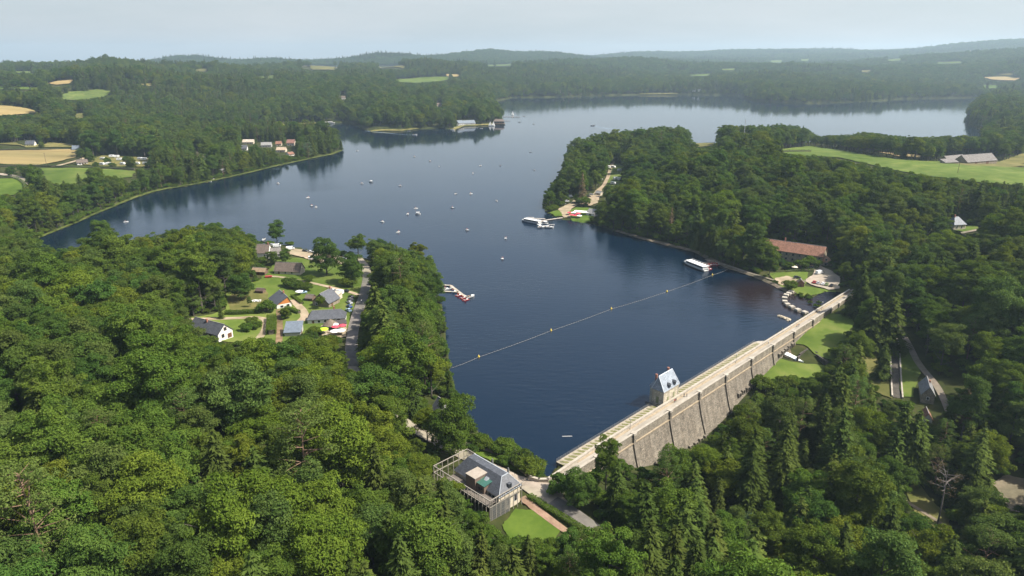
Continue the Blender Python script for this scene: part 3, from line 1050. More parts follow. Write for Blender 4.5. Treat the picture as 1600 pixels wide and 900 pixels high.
# thin versions for far slopes
make_proto('far_round', broadleaf(21, 19, 6.8, 3.0, 26, 1500, 1.35, tone='deep'), '', B_)
make_proto('far_deep', broadleaf(22, 20, 6.2, 3.0, 24, 1400, 1.3, tone='deep'), '', B_)
make_proto('far_grey', broadleaf(23, 18, 6.6, 3.0, 24, 1300, 1.35, tone='grey'), '', B_)
make_proto('far_fir', conifer(24, 24, 4.6, 1.0, 12, 'fir', dens=.6, size=1.5), '', C_)
make_proto('shrub', broadleaf(31, 3.2, 2.3, 0.2, 22, 2600, .34, tone='mid', lobe_r=(.25, .42)), 'mid green rounded shrub', 'shrub')
make_proto('shrub_deep', broadleaf(32, 3.0, 2.0, 0.2, 20, 2400, .32, tone='deep', lobe_r=(.25, .42)), 'deep green rounded shrub', 'shrub')

TREES = []       # everything planted: (x, y, z, key, scale, rot, zone or None)
RNG = np.random.default_rng(77)
NEAR_KEYS = ['oak_mid', 'oak_yellow', 'beech_deep', 'ash_grey', 'beech_mid', 'maple_yellow', 'lime_deep', 'birch', 'spruce', 'fir_light', 'spruce_slim', 'pine', 'cedar_blue']

def one_tree(key, loc, label, scale=1.0, rot=None, group=None, name=None, sz=None):
    p = PROTO[key]
    nm = name or {B_: 'broadleaf_tree', C_: 'conifer_tree', 'shrub': 'shrub'}[p.cat]
    t = thing(nm, label, p.cat, loc, RNG.uniform(0, 6.28) if rot is None else rot, group)
    t.scale = (scale, scale, scale * (sz or 1))
    for src, n in ((p.crown, 'crown'), (p.trunk, 'trunk' if p.cat != 'shrub' else 'stem')):
        c = src.copy()
        c.name = n
        COL.objects.link(c)
        c.parent = t
    return t

# ------------------------------------------------------------------ planting
EXCL = []
def scatter(r0, r1, spacing, az=44.0):
    """jittered grid in world metres within a ring of the view sector"""
    xs = np.arange(-r1 * math.sin(RAD(az)) - spacing, r1 * math.sin(RAD(az)) + spacing, spacing)
    ys = np.arange(max(30, r0 * math.cos(RAD(az)) - 20), r1 + spacing, spacing * .87)
    X, Y = np.meshgrid(xs, ys)
    X = X + (np.arange(len(ys)) % 2)[:, None] * spacing * .5
    X = (X + RNG.uniform(-.36, .36, X.shape) * spacing).ravel()
    Y = (Y + RNG.uniform(-.36, .36, Y.shape) * spacing).ravel()
    r = np.hypot(X, Y)
    k = (r >= r0) & (r < r1) & (np.abs(np.degrees(np.arctan2(X, Y))) < az)
    return X[k], Y[k]
# ------------------------------------------------------------------ fields, meadows, roads and paths: thin sheets on the ground
def wpoly(px_list):
    return np.array([G(a, b)[:2] for a, b in px_list])

def resample(L, step):
    L = np.asarray(L, float)
    seg = np.hypot(*np.diff(L, axis=0).T)
    c = np.concatenate([[0], np.cumsum(seg)])
    n = max(2, int(c[-1] / step) + 1)
    t = np.linspace(0, c[-1], n)
    return np.stack([np.interp(t, c, L[:, 0]), np.interp(t, c, L[:, 1])], -1)

def soften(L, it=2):
    L = np.asarray(L, float)
    for _ in range(it):
        q = np.empty((2 * len(L) - 2 + 2, 2))
        a, b = L[:-1], L[1:]
        q = np.stack([a * .75 + b * .25, a * .25 + b * .75], 1).reshape(-1, 2)
        L = np.vstack([L[:1], q, L[-1:]])
    return L

def ragged(P, amp, s=5):
    """closed outline with natural wobble"""
    P = np.vstack([P, P[:1]])
    Q = resample(P, max(amp * 1.5, 1.0))[:-1]
    w = np.stack([fbm(Q[:, 0] / (amp * 5), Q[:, 1] / (amp * 5), s, 3), fbm(Q[:, 0] / (amp * 5), Q[:, 1] / (amp * 5), s + 50, 3)], -1)
    return Q + w * amp * 3

def sheet(name, P, mat, dz=0.0, cell=None, wob=0.0, kind='structure', clear=True, zfun=None):
    P = np.asarray(P, float)
    if wob:
        P = ragged(P, wob)
    r = np.hypot(P[:, 0], P[:, 1]).mean()
    cell = cell or max(2.0, r * 0.006)
    bm = bmesh.new()
    f = bm.faces.new([bm.verts.new((a, b, 0)) for a, b in P])
    bmesh.ops.triangulate(bm, faces=[f])
    for ax in (0, 1):
        lo, hi = P[:, ax].min(), P[:, ax].max()
        n = min(120, int((hi - lo) / cell))
        for k in range(1, n + 1):
            co, no = [0, 0, 0], [0, 0, 0]
            co[ax] = lo + (hi - lo) * k / (n + 1)
            no[ax] = 1
            bmesh.ops.bisect_plane(bm, geom=bm.verts[:] + bm.edges[:] + bm.faces[:], plane_co=co, plane_no=no)
    xs = np.array([v.co.x for v in bm.verts])
    ys = np.array([v.co.y for v in bm.verts])
    zs = (zfun(xs, ys) if zfun else ground_z(xs, ys)) + 0.07 + dz + 0.0011 * np.hypot(xs, ys)
    for v, z in zip(bm.verts, zs):
        v.co.z = z
    bmesh.ops.triangulate(bm, faces=bm.faces[:])
    bm.normal_update()
    for f in bm.faces:
        if f.normal.z < 0:
            f.normal_flip()
        f.smooth = True
    me = bpy.data.meshes.new(name)
    bm.to_mesh(me)
    bm.free()
    me.materials.append(mat)
    o = bpy.data.objects.new(name, me)
    COL.objects.link(o)
    if kind: o['kind'] = kind
    if clear:
        EXCL_.append(('poly', P))
    return o

EXCL_ = []
FAR_CLEAR = []
def strip(name, L, width, mat, dz=0.02, margin=1.5, it=2, clear=True):
    L = soften(resample(np.asarray(L, float), 6.0), it)
    r = np.hypot(L[:, 0], L[:, 1]).mean()
    L = resample(L, max(1.6, r * .006))
    t = np.gradient(L, axis=0)
    t /= np.linalg.norm(t, axis=1, keepdims=True)
    nn = np.stack([-t[:, 1], t[:, 0]], -1)
    wv = width * (1 + 0.12 * fbm(L[:, 0] / 7, L[:, 1] / 7, 8, 2))[:, None]
    cols = 5
    V = []
    for k in range(cols):
        q = L + nn * wv * (k / (cols - 1) - .5)
        V.append(np.column_stack([q, ground_z(q[:, 0], q[:, 1]) + 0.07 + dz + .0011 * np.hypot(q[:, 0], q[:, 1])]))
    V = np.stack(V, 1)
    n = len(L)
    i = np.arange(n - 1)[:, None] * cols + np.arange(cols - 1)[None]
    F = np.stack([i, i + cols, i + cols + 1, i + 1], -1).reshape(-1, 4)
    o = raw_mesh(name, V.reshape(-1, 3), F[:, ::-1], mat, smooth_shade=True)
    o['kind'] = 'structure'
    if clear:
        EXCL_.append(('line', L, width / 2 + margin))
    return L

M_HAY = surf('hay_stubble', [(0.3, (0.20, 0.145, 0.06)), (0.7, (0.31, 0.235, 0.105))], scale=0.05, coord='World', detail=8, stretch=(.3, 1, 1))
M_GRASS = surf('meadow_grass', [(0.28, (0.046, 0.078, 0.013)), (0.5, (0.078, 0.112, 0.021)), (0.72, (0.125, 0.142, 0.040))], scale=0.07, coord='World', detail=9, spec=.05)
M_LUSH = surf('lush_grass', [(0.3, (0.044, 0.080, 0.011)), (0.7, (0.090, 0.130, 0.022))], scale=0.12, coord='World', detail=9, spec=.05)
M_DRYG = surf('dry_grass', [(0.28, (0.070, 0.078, 0.022)), (0.5, (0.118, 0.112, 0.040)), (0.75, (0.20, 0.16, 0.07))], scale=0.09, coord='World', detail=9, spec=.05)
M_SAND = surf('sandy_gravel', [(0.3, (0.19, 0.145, 0.10)), (0.5, (0.27, 0.215, 0.155)), (0.7, (0.36, 0.295, 0.22))], scale=0.22, coord='World', detail=9, spec=.1)
M_ASPH = surf('worn_asphalt', [(0.3, (0.085, 0.078, 0.072)), (0.7, (0.16, 0.148, 0.138))], scale=0.25, coord='World', detail=9, spec=.2)
M_PALE = surf('pale_road', [(0.3, (0.20, 0.17, 0.14)), (0.7, (0.31, 0.27, 0.225))], scale=0.25, coord='World', detail=9, spec=.1)
M_BRICKG = surf('reddish_gravel', [(0.3, (0.16, 0.10, 0.07)), (0.7, (0.27, 0.19, 0.14))], scale=0.5, coord='World', detail=9, spec=.1)
M_EARTH = surf('bare_earth', [(0.3, (0.09, 0.06, 0.035)), (0.7, (0.22, 0.155, 0.095))], scale=0.25, coord='World', detail=9, spec=.1)
M_SCRUB = surf('scrub', [(0.3, (0.045, 0.075, 0.016)), (0.55, (0.09, 0.12, 0.03)), (0.75, (0.17, 0.15, 0.06))], scale=0.12, coord='World', detail=10, spec=.05)

# left bank fields
sheet('hay_field', wpoly([(-30, 238), (60, 236), (121, 234), (119, 247), (90, 254), (60, 259), (20, 258), (-30, 256)]), M_HAY, wob=2)
sheet('meadow', wpoly([(66, 264), (120, 263), (160, 265), (212, 268), (207, 278), (150, 281), (124, 290), (110, 293), (80, 288), (68, 276)]), M_GRASS, wob=2)
sheet('meadow', wpoly([(-30, 281), (20, 280), (34, 285), (38, 296), (20, 306), (-30, 308)]), M_LUSH, wob=2)
sheet('garden', wpoly([(-20, 226), (25, 224), (40, 232), (120, 231), (125, 227), (90, 225), (76, 223), (70, 229), (40, 229)]), M_DRYG, wob=2)
sheet('hay_field', wpoly([(-40, 166), (20, 167), (52, 172), (58, 178), (20, 181), (-40, 182)]), M_HAY, wob=4)
sheet('meadow', wpoly([(88, 152), (110, 145), (150, 142), (182, 144), (165, 151), (150, 158), (95, 157)]), M_SCRUB, wob=9)
sheet('hay_field', wpoly([(72, 132), (95, 127), (119, 126), (111, 131), (90, 134)]), M_HAY, wob=6)
sheet('meadow', wpoly([(20, 113), (65, 112), (55, 116), (30, 117)]), M_GRASS, wob=8)
sheet('hay_field', wpoly([(113, 180), (136, 178), (132, 185), (118, 187)]), M_DRYG, wob=3)
sheet('meadow', wpoly([(612, 125), (650, 122), (702, 121), (700, 126), (640, 130), (618, 129)]), M_GRASS, wob=12)
sheet('hay_field', wpoly([(462, 104), (500, 104), (531, 106), (522, 110), (488, 110)]), M_DRYG, wob=8)
sheet('hay_field', wpoly([(590, 103), (633, 104), (632, 108), (596, 107)]), M_DRYG, wob=8)
sheet('hay_field', wpoly([(300, 110), (325, 109), (322, 113), (304, 113)]), M_DRYG, wob=8)
sheet('hay_field', wpoly([(697, 117), (718, 118), (716, 121), (698, 120)]), M_HAY, wob=5)
sheet('hay_field', wpoly([(1534, 122), (1570, 121), (1594, 123), (1586, 127), (1550, 126)]), M_HAY, wob=6)
sheet('meadow', wpoly([(1518, 136), (1540, 134), (1565, 135), (1556, 139), (1522, 140)]), M_LUSH, wob=5)
for _q in ([(1200, 96), (1222, 95), (1220, 99), (1202, 99)], [(1248, 94), (1264, 93), (1262, 96), (1250, 97)], [(1318, 97), (1330, 97), (1330, 100), (1320, 100)], [(1380, 94), (1408, 93), (1406, 96), (1384, 97)], [(1440, 99), (1500, 97), (1504, 100), (1450, 101)]):
    sheet('meadow', wpoly(_q), M_GRASS, wob=8)
for _q in ([(-30, 137), (30, 137), (70, 139), (60, 142), (-30, 141)], [(752, 103), (800, 101), (796, 104), (760, 105)], [(1076, 118), (1112, 116), (1104, 120), (1080, 120)], [(1128, 109), (1150, 108), (1146, 111), (1130, 111)], [(1556, 118), (1584, 116), (1580, 119)], [(400, 121), (430, 119), (426, 123), (404, 123)], [(1330, 112), (1362, 111), (1356, 114)], [(210, 134), (240, 131), (236, 135)]):
    FAR_CLEAR.append(_q)
    sheet('meadow', wpoly(_q), M_GRASS if len(_q) > 3 else M_DRYG, wob=7)
# right peninsula
sheet('meadow', wpoly([(1206, 239), (1240, 232), (1268, 229), (1300, 234), (1340, 241), (1400, 249), (1470, 254), (1510, 260), (1600, 263), (1680, 268), (1680, 300), (1600, 292), (1530, 286), (1440, 275), (1370, 261), (1310, 247), (1250, 244)]), M_GRASS, wob=3)
sheet('hay_field', wpoly([(1072, 226), (1100, 221), (1120, 222), (1113, 229), (1080, 232)]), M_DRYG, wob=2)
sheet('scrub', wpoly([(1086, 234), (1130, 230), (1180, 230), (1216, 228), (1200, 236), (1160, 241), (1100, 240)]), M_SCRUB, wob=3)
sheet('hay_field', wpoly([(1368, 238), (1410, 241), (1448, 245), (1440, 247), (1400, 245)]), M_HAY, wob=1.5)
sheet('meadow', wpoly([(1480, 254), (1562, 254), (1600, 240), (1640, 240), (1640, 262), (1480, 262)]), M_DRYG, dz=-.03, wob=2)
# hamlet
sheet('lawn', wpoly([(352, 457), (372, 447), (402, 440), (418, 428), (426, 416), (432, 404), (470, 404), (500, 412), (530, 415), (552, 414), (566, 424), (570, 450), (556, 462), (548, 490), (546, 512), (530, 522), (500, 520), (470, 528), (440, 538), (400, 530), (368, 536), (345, 534), (300, 516), (290, 498), (330, 492), (352, 485)]), M_GRASS, wob=1.2)
sheet('dry_lawn', wpoly([(354, 468), (366, 459), (400, 453), (420, 455), (418, 470), (428, 486), (400, 490), (360, 487)]), M_DRYG, dz=.05, wob=1.2)
sheet('lakeside_car_park', wpoly([(446, 387), (470, 391), (500, 396), (535, 402), (552, 408), (545, 414), (515, 414), (494, 411), (474, 403), (450, 398)]), M_SAND, dz=.05, wob=.6)
sheet('cafe_terrace', wpoly([(502, 510), (542, 505), (541, 527), (526, 530), (503, 526)]), M_SAND, dz=.08, wob=.4)
strip('track', wpoly([(422, 433), (440, 434), (462, 439), (490, 444), (520, 451), (548, 458), (560, 462)]), 3.0, M_SAND, dz=.1)
strip('track', wpoly([(284, 501), (310, 500), (335, 499), (360, 499), (392, 497), (412, 498), (417, 505), (413, 520), (402, 533)]), 3.4, M_SAND, dz=.1)
strip('track', wpoly([(456, 470), (466, 478), (474, 487), (478, 496), (470, 503)]), 4.2, M_SAND, dz=.1)
strip('track', wpoly([(436, 485), (437, 500), (437, 518), (436, 536), (440, 570), (436, 600)]), 3.0, M_EARTH, dz=.1)
# lake road, junction at the dam and the road going down
ROAD1 = strip('road', wpoly([(558, 402), (572, 418), (574, 440), (568, 465), (558, 492), (551, 520), (549, 548), (552, 574), (566, 600), (590, 627), (620, 652), (655, 676), (690, 695), (740, 720), (790, 742), (830, 758)]), 5.2, M_PALE, dz=.12, margin=2.2)
strip('road', wpoly([(574, 434), (568, 465), (558, 492), (551, 520), (549, 548), (552, 574)]), 5.0, M_ASPH, dz=.17, margin=2.2)
sheet('road_junction', wpoly([(800, 742), (828, 749), (856, 752), (872, 758), (884, 764), (880, 778), (892, 790), (862, 800), (836, 780), (814, 764)]), M_PALE, dz=.17)
strip('road', wpoly([(862, 785), (880, 795), (902, 810), (928, 828), (968, 858), (1010, 892)]), 6.0, M_ASPH, dz=.2, margin=2.0)
strip('gravel_path', wpoly([(722, 694), (748, 700), (776, 708), (800, 722), (822, 740), (834, 750)]), 2.6, M_SAND, dz=.16)
sheet('lakeside_lawn', wpoly([(716, 690), (735, 684), (760, 696), (790, 712), (815, 733), (806, 737), (770, 722), (735, 706)]), M_LUSH, dz=.04, wob=.5)
sheet('lawn', wpoly([(806, 796), (838, 798), (878, 828), (866, 846), (836, 856), (796, 846), (784, 822)]), M_LUSH, dz=.06, wob=.4)
strip('gravel_path', wpoly([(816, 778), (842, 800), (872, 822), (905, 845), (940, 872)]), 2.4, M_BRICKG, dz=.12)
# below and beyond the dam
sheet('meadow', wpoly([(1184, 594), (1194, 574), (1216, 560), (1240, 566), (1285, 571), (1294, 590), (1240, 602), (1205, 604)]), M_GRASS, wob=1.6)
sheet('meadow', wpoly([(1240, 538), (1258, 519), (1280, 502), (1300, 489), (1330, 496), (1332, 524), (1316, 552), (1300, 564), (1276, 553), (1258, 542)]), M_GRASS, wob=1.6)
sheet('dry_bank', wpoly([(1345, 560), (1366, 552), (1380, 575), (1392, 600), (1392, 625), (1366, 612), (1348, 585)]), M_DRYG, wob=.8)
sheet('grass_verge', wpoly([(1402, 532), (1412, 530), (1428, 560), (1438, 584), (1432, 600), (1426, 622), (1408, 622), (1406, 580)]), M_GRASS, wob=.6)
strip('path', wpoly([(1330, 466), (1352, 474), (1378, 486), (1396, 504), (1412, 526), (1424, 548), (1432, 566), (1448, 586), (1462, 602), (1472, 620), (1482, 645)]), 2.8, surf('dark_lane', [(0.3, (0.13, 0.105, 0.085)), (0.7, (0.24, 0.20, 0.165))], scale=.25, coord='World', detail=9), dz=.12, margin=2.6)  # lane colour a tone darker than the pale road
sheet('car_park', wpoly([(1258, 418), (1280, 416), (1298, 424), (1312, 434), (1312, 452), (1296, 454), (1270, 447), (1256, 440), (1270, 431), (1272, 424)]), M_PALE, dz=.12, wob=.4)
sheet('sandy_shore', wpoly([(1210, 436), (1230, 432), (1246, 438), (1244, 448), (1226, 448), (1214, 444)]), M_SAND, dz=.06, wob=.6)
sheet('grass_bank', wpoly([(1200, 428), (1230, 426), (1262, 426), (1262, 440), (1256, 448), (1306, 455), (1306, 458), (1290, 456), (1262, 465), (1240, 458), (1222, 451)]), M_GRASS, dz=-.02, wob=.4)
sheet('courtyard', wpoly([(1232, 418), (1250, 414), (1272, 416), (1258, 424), (1240, 424)]), M_SAND, dz=.05, wob=.4)
strip('path', wpoly([(1020, 384), (1060, 395), (1095, 404), (1130, 414), (1170, 427), (1212, 440)]), 1.8, MATS['dark_lane'], dz=.1, margin=.3)
strip('road', wpoly([(1500, 366), (1524, 361), (1550, 357), (1580, 353), (1640, 345)]), 3.2, MATS['dark_lane'], dz=.1, margin=2.5)
strip('road', wpoly([(1405, 398), (1425, 392), (1440, 384), (1452, 378)]), 6.0, M_SAND, dz=.1, margin=6)
sheet('house_garden', wpoly([(1490, 360), (1505, 355), (1526, 352), (1530, 358), (1510, 364)]), M_GRASS, wob=1)
sheet('gravel_bar', wpoly([(1540, 762), (1566, 744), (1610, 748), (1650, 770), (1640, 800), (1590, 806), (1552, 790)]), surf('river_gravel', [(0.3, (0.11, 0.088, 0.062)), (0.7, (0.23, 0.19, 0.14))], scale=.3, coord='World', detail=9), wob=.8)
sheet('sandy_bank', wpoly([(1412, 764), (1432, 756), (1452, 776), (1480, 806), (1482, 830), (1458, 826), (1430, 800)]), M_DRYG, wob=.8)
strip('sand_edge', wpoly([(1414, 784), (1436, 798), (1462, 812), (1478, 824)]), 1.6, MATS['river_gravel'], dz=.12)
# beach bar peninsula
sheet('sandy_yard', wpoly([(872, 328), (888, 320), (900, 312), (914, 309), (926, 305), (936, 294), (941, 298), (934, 318), (922, 323), (906, 320), (894, 326), (888, 333), (892, 341), (880, 341), (878, 334)]), M_SAND, dz=.08, wob=.8)
sheet('lakeside_lawn', wpoly([(858, 333), (868, 330), (880, 330), (881, 338), (868, 339)]), M_LUSH, dz=.05, wob=.6)
sheet('lakeside_lawn', wpoly([(888, 332), (900, 325), (926, 326), (927, 336), (928, 348), (908, 348), (892, 344)]), M_LUSH, dz=.04, wob=.6)
strip('track', wpoly([(930, 305), (944, 290), (950, 278), (954, 264), (958, 254)]), 4.0, M_SAND, dz=.1, margin=1.5)
sheet('campground', wpoly([(946, 292), (950, 270), (956, 256), (976, 260), (978, 278), (966, 292)]), M_SCRUB, dz=-.04, wob=1)
# left campsite, lane and shores
sheet('campsite', wpoly([(118, 256), (160, 244), (200, 246), (236, 248), (234, 262), (200, 262), (150, 261)]), M_DRYG, dz=-.03, wob=2)
strip('lane', wpoly([(-40, 272), (0, 273), (28, 278), (46, 286), (58, 296)]), 8.0, M_PALE, dz=.1)
strip('lane', wpoly([(84, 262), (104, 257), (122, 252), (136, 247)]), 6.0, M_SAND, dz=.1)
def shore_strip(name, i0, i1, width, off, mat, dz=0.0, clear=True):
    L = SHORE[i0:i1]
    L = resample(L, 4.0)
    t = np.gradient(L, axis=0)
    t /= np.linalg.norm(t, axis=1, keepdims=True)
    nn = np.stack([-t[:, 1], t[:, 0]], -1)
    if inside(LAKE, *(L + nn * 3).T).mean() > .5:
        nn = -nn
    return strip(name, L + nn * off, width, mat, dz=dz, margin=0.2, it=0, clear=clear)
def sidx(px, py):
    q = at(px, py)
    return int(np.argmin(np.hypot(SHORE[:, 0] - q.x, SHORE[:, 1] - q.y)))
shore_strip('grassy_shore', sidx(536, 236), sidx(180, 323) + 1, 3, 1.7, surf('shore_scrub', [(0.3, (0.035, 0.05, 0.012)), (0.55, (0.065, 0.08, 0.022)), (0.75, (0.12, 0.10, 0.045))], scale=0.3, coord='World', detail=10, spec=.05))
shore_strip('muddy_shore', sidx(180, 323), sidx(45, 379) + 1, 2, .9, MATS['shore_scrub'])
shore_strip('sandy_shore', sidx(655, 202), sidx(580, 206) + 1, 7, 3.5, M_DRYG)
shore_strip('sandy_shore', sidx(784, 192), sidx(712, 203) + 1, 8, 4, M_DRYG)
shore_strip('sandy_shore', sidx(500, 194), sidx(440, 197) + 1, 9, 4, M_DRYG)
shore_strip('stony_shore', sidx(1135, 420), sidx(960, 362) + 1, 3.2, 1.6, surf('stony_edge', [(0.3, (0.055, 0.045, 0.03)), (0.7, (0.16, 0.13, 0.10))], scale=.5, coord='World', detail=9), dz=.05)
shore_strip('stony_shore', sidx(1240, 461), sidx(1135, 420) + 1, 2.6, 1.3, MATS['stony_edge'], dz=.05)
shore_strip('pale_shore', sidx(1090, 148), sidx(960, 149), 7, 4, M_DRYG)
EXCL.extend(EXCL_) if 'EXCL' in globals() else None
# ------------------------------------------------------------------ the dam
STONE_FACE = masonry('dam_stone', (0.25, 0.222, 0.188), (0.155, 0.14, 0.121), (0.125, 0.113, 0.099), size=(0.85, 0.48))
STONE_PALE = surf('pale_dressed_stone', [(0.3, (0.235, 0.205, 0.165)), (0.55, (0.335, 0.30, 0.245)), (0.75, (0.42, 0.385, 0.325))], scale=0.8, detail=8, spec=.15)
STONE_OCHRE = surf('ochre_band_stone', [(0.3, (0.21, 0.165, 0.11)), (0.7, (0.34, 0.28, 0.20))], scale=0.6, detail=8, spec=.15)
STONE_GREY = masonry('grey_parapet_stone', (0.285, 0.255, 0.215), (0.215, 0.195, 0.165), (0.17, 0.155, 0.13), size=(1.1, 0.5))
DECK = surf('dam_road', [(0.3, (0.195, 0.172, 0.14)), (0.5, (0.265, 0.238, 0.197)), (0.72, (0.34, 0.31, 0.262))], scale=0.35, detail=9, stretch=(.25, 1, 1), spec=.1)
DARK = flat('painted_recess_shade', (0.012, 0.012, 0.012), rough=.9)  # near-black colour painting the shade inside the sluice mouths
METAL = flat('grey_painted_metal', (0.12, 0.12, 0.115), rough=.5)

def strip_mat():
    """pale paved strip with a grass tussock in every bay"""
    m, nt, out = _new('grassy_bays')
    tc = N(nt, 'ShaderNodeTexCoord')
    mp = N(nt, 'ShaderNodeMapping')
    mp.inputs['Rotation'].default_value = (0, 0, 0.0)
    nt.links.new(tc.outputs['Object'], mp.inputs['Vector'])
    sp = N(nt, 'ShaderNodeSeparateXYZ')
    nt.links.new(mp.outputs[0], sp.inputs[0])
    def M(op, a, b=None):
        q = N(nt, 'ShaderNodeMath', operation=op)
        for i, v in enumerate((a, b)):
            if v is None: continue
            if isinstance(v, (int, float)): q.inputs[i].default_value = v
            else: nt.links.new(v, q.inputs[i])
        return q.outputs[0]
    sx = M('ADD', sp.outputs['X'], M('MULTIPLY', sp.outputs['Y'], 0.5))
    fx = M('SUBTRACT', M('FRACT', M('DIVIDE', sx, 2.35)), 0.5)
    ex = M('MULTIPLY', fx, 2.9)
    ey = M('DIVIDE', M('ADD', sp.outputs['Y'], 1.4), 1.7)
    rr = M('ADD', M('MULTIPLY', ex, ex), M('MULTIPLY', ey, ey))
    no = N(nt, 'ShaderNodeTexNoise', Scale=1.6, Detail=6.0)
    nt.links.new(tc.outputs['Object'], no.inputs['Vector'])
    rr = M('ADD', rr, M('MULTIPLY', M('SUBTRACT', no.outputs['Fac'], 0.5), 1.5))
    k = N(nt, 'ShaderNodeMapRange')
    k.inputs['From Min'].default_value = 1.0
    k.inputs['From Max'].default_value = 0.8
    nt.links.new(rr, k.inputs['Value'])
    n2 = N(nt, 'ShaderNodeTexNoise', Scale=0.7, Detail=8.0)
    nt.links.new(tc.outputs['Object'], n2.inputs['Vector'])
    pale = ramp(nt, n2.outputs['Fac'], [(0.3, (0.21, 0.18, 0.135)), (0.7, (0.31, 0.275, 0.215))])
    gr = ramp(nt, no.outputs['Fac'], [(0.3, (0.085, 0.09, 0.035)), (0.7, (0.17, 0.16, 0.07))])
    mx = N(nt, 'ShaderNodeMix', data_type='RGBA')
    nt.links.new(k.outputs[0], mx.inputs['Factor'])
    nt.links.new(pale, mx.inputs['A'])
    nt.links.new(gr, mx.inputs['B'])
    p = N(nt, 'ShaderNodeBsdfPrincipled', Roughness=.95)
    p.inputs['Specular IOR Level'].default_value = .1
    nt.links.new(mx.outputs['Result'], p.inputs['Base Color'])
    nt.links.new(p.outputs[0], out.inputs['Surface'])
    return m

DAM_RZ = math.atan2(DAM_T.y, DAM_T.x)
# local frame of the dam: x along the crest (left end 0), y = upstream (so n = -y)
dam = thing('dam', 'long pale stone dam with a road along its crest closing the lake', 'dam', (DAM_A.x, DAM_A.y, 0), DAM_RZ)
S0, S1 = -8.0, DAM_L + 6.0
STRIP_END = 145.0
def sweep(name, prof, mat, s0, s1, step=5.0, base=False, parent=dam, top_only=False):
    """cross-section [(n, z)] pulled along the crest; z None = down to the ground at that place"""
    st = np.linspace(s0, s1, max(2, int((s1 - s0) / step) + 1))
    m = len(prof)
    vs, fs = [], []
    for s in st:
        for n, z in prof:
            if callable(z):
                n, z = z(s)
            vs.append((s, -n, z))
    for i in range(len(st) - 1):
        for k in range(m):
            k2 = (k + 1) % m
            fs.append((i * m + k, i * m + k2, (i + 1) * m + k2, (i + 1) * m + k))
    fs.append(tuple(reversed(range(m))))
    fs.append(tuple(range((len(st) - 1) * m, len(st) * m)))
    return MB().add(vs, fs).build(name, mat, parent)

FACE_N = 8.7
def face_n(z):
    """batter of the downstream face below the band"""
    d = max(0.0, -0.9 - z)
    return FACE_N + .12 + 0.22 * d + 0.006 * d * d
def bz(s):
    return dam_base(min(max(s / DAM_L, 0), 1)) - 2.0
def _foot(k):
    def f(s):
        z = bz(s)
        z = min(-1.0, z)
        zz = -0.9 + (z + 0.9) * k
        return face_n(zz), zz
    return f
wall = sweep('wall', [(-0.9, -9.0), (-0.75, 1.4), (3.9, 1.4), (3.9, 1.995), (FACE_N - .1, 1.995), (FACE_N - .1, -.9), (0, _foot(.0)), (0, _foot(.25)), (0, _foot(.5)), (0, _foot(.75)), (0, _foot(1.0)), (4.0, -19.0)], STONE_FACE, S0 + 8, STRIP_END)
wall2 = sweep('wall', [(3.2, -9.0), (3.4, 1.4), (3.9, 1.995), (FACE_N - .1, 1.995), (FACE_N - .1, -.9), (0, _foot(.0)), (0, _foot(.25)), (0, _foot(.5)), (0, _foot(.75)), (0, _foot(1.0)), (4.0, -19.0)], STONE_FACE, STRIP_END + .003, S1)
sweep('wall', [(4.3, -3), (4.3, 1.995), (FACE_N - .1, 1.995), (FACE_N - .1, -3)], STONE_FACE, S0, S0 + 8 - .003)
sweep('road_deck', [(4.45, 1.9), (4.45, 2.03), (8.2, 2.03), (8.2, 1.9)], DECK, S0, S1)
sweep('kerb', [(4.45, 1.9), (4.45, 2.16), (5.25, 2.16), (5.3, 2.12), (5.3, 1.9)], STONE_OCHRE, S0 + 12, S1)
sweep('upstream_parapet', [(3.75, 1.2), (3.75, 2.95), (3.65, 2.95), (3.65, 3.12), (4.55, 3.12), (4.55, 2.95), (4.45, 2.95), (4.45, 1.9)], STONE_PALE, 12, S1 - 4)
sweep('downstream_parapet', [(8.2, 1.9), (8.2, 2.95), (8.7, 2.95), (8.7, -.5), (8.6, -.5), (8.58, 1.8)], STONE_GREY, S0, S1)
sweep('parapet_coping', [(8.08, 2.953), (8.08, 3.12), (8.86, 3.12), (8.86, 2.953)], STONE_PALE, S0, S1)
sweep('string_course', [(8.55, -.95), (8.55, -.5), (9.15, -.5), (9.15, -.95)], STONE_OCHRE, S0 + 8, S1)
st_o = sweep('upstream_walkway', [(-.95, 1.2), (-.95, 1.46), (3.72, 1.46), (3.72, 1.2)], strip_mat(), 0.0, STRIP_END)
# end of the walkway, rounded
mb = MB()
mb.prism([(STRIP_END + .01, .9), (STRIP_END + .01, -3.6), (STRIP_END + 6, -3.6), (STRIP_END + 4.5, -1.6), (STRIP_END + 2.6, .1)], -6, 1.45)
mb.build('walkway_end', STONE_PALE, dam)
# left end: the parapet turns along the shore
mb = MB()
_pp = [at(828, 744, 3.0), at(842, 748.5, 3.0), at(856, 748, 3.0), damp(12.0, 4.1, 3.0)]
_inv = Matrix.Translation((DAM_A.x, DAM_A.y, 0)) @ Matrix.Rotation(DAM_RZ, 4, 'Z')
_inv = _inv.inverted()
for a, b in zip(_pp[:-1], _pp[1:]):
    a, b = _inv @ a, _inv @ b
    for zc, h, w in ((1.55, 2.8, .7), (3.035, .17, .95)):
        d = b - a
        q = Matrix.Rotation(math.atan2(d.y, d.x), 3, 'Z')
        mb.box(((a.x + b.x) / 2, (a.y + b.y) / 2, zc), (d.length + .5, w, h), q)
mb.build('curved_parapet', STONE_PALE, dam)
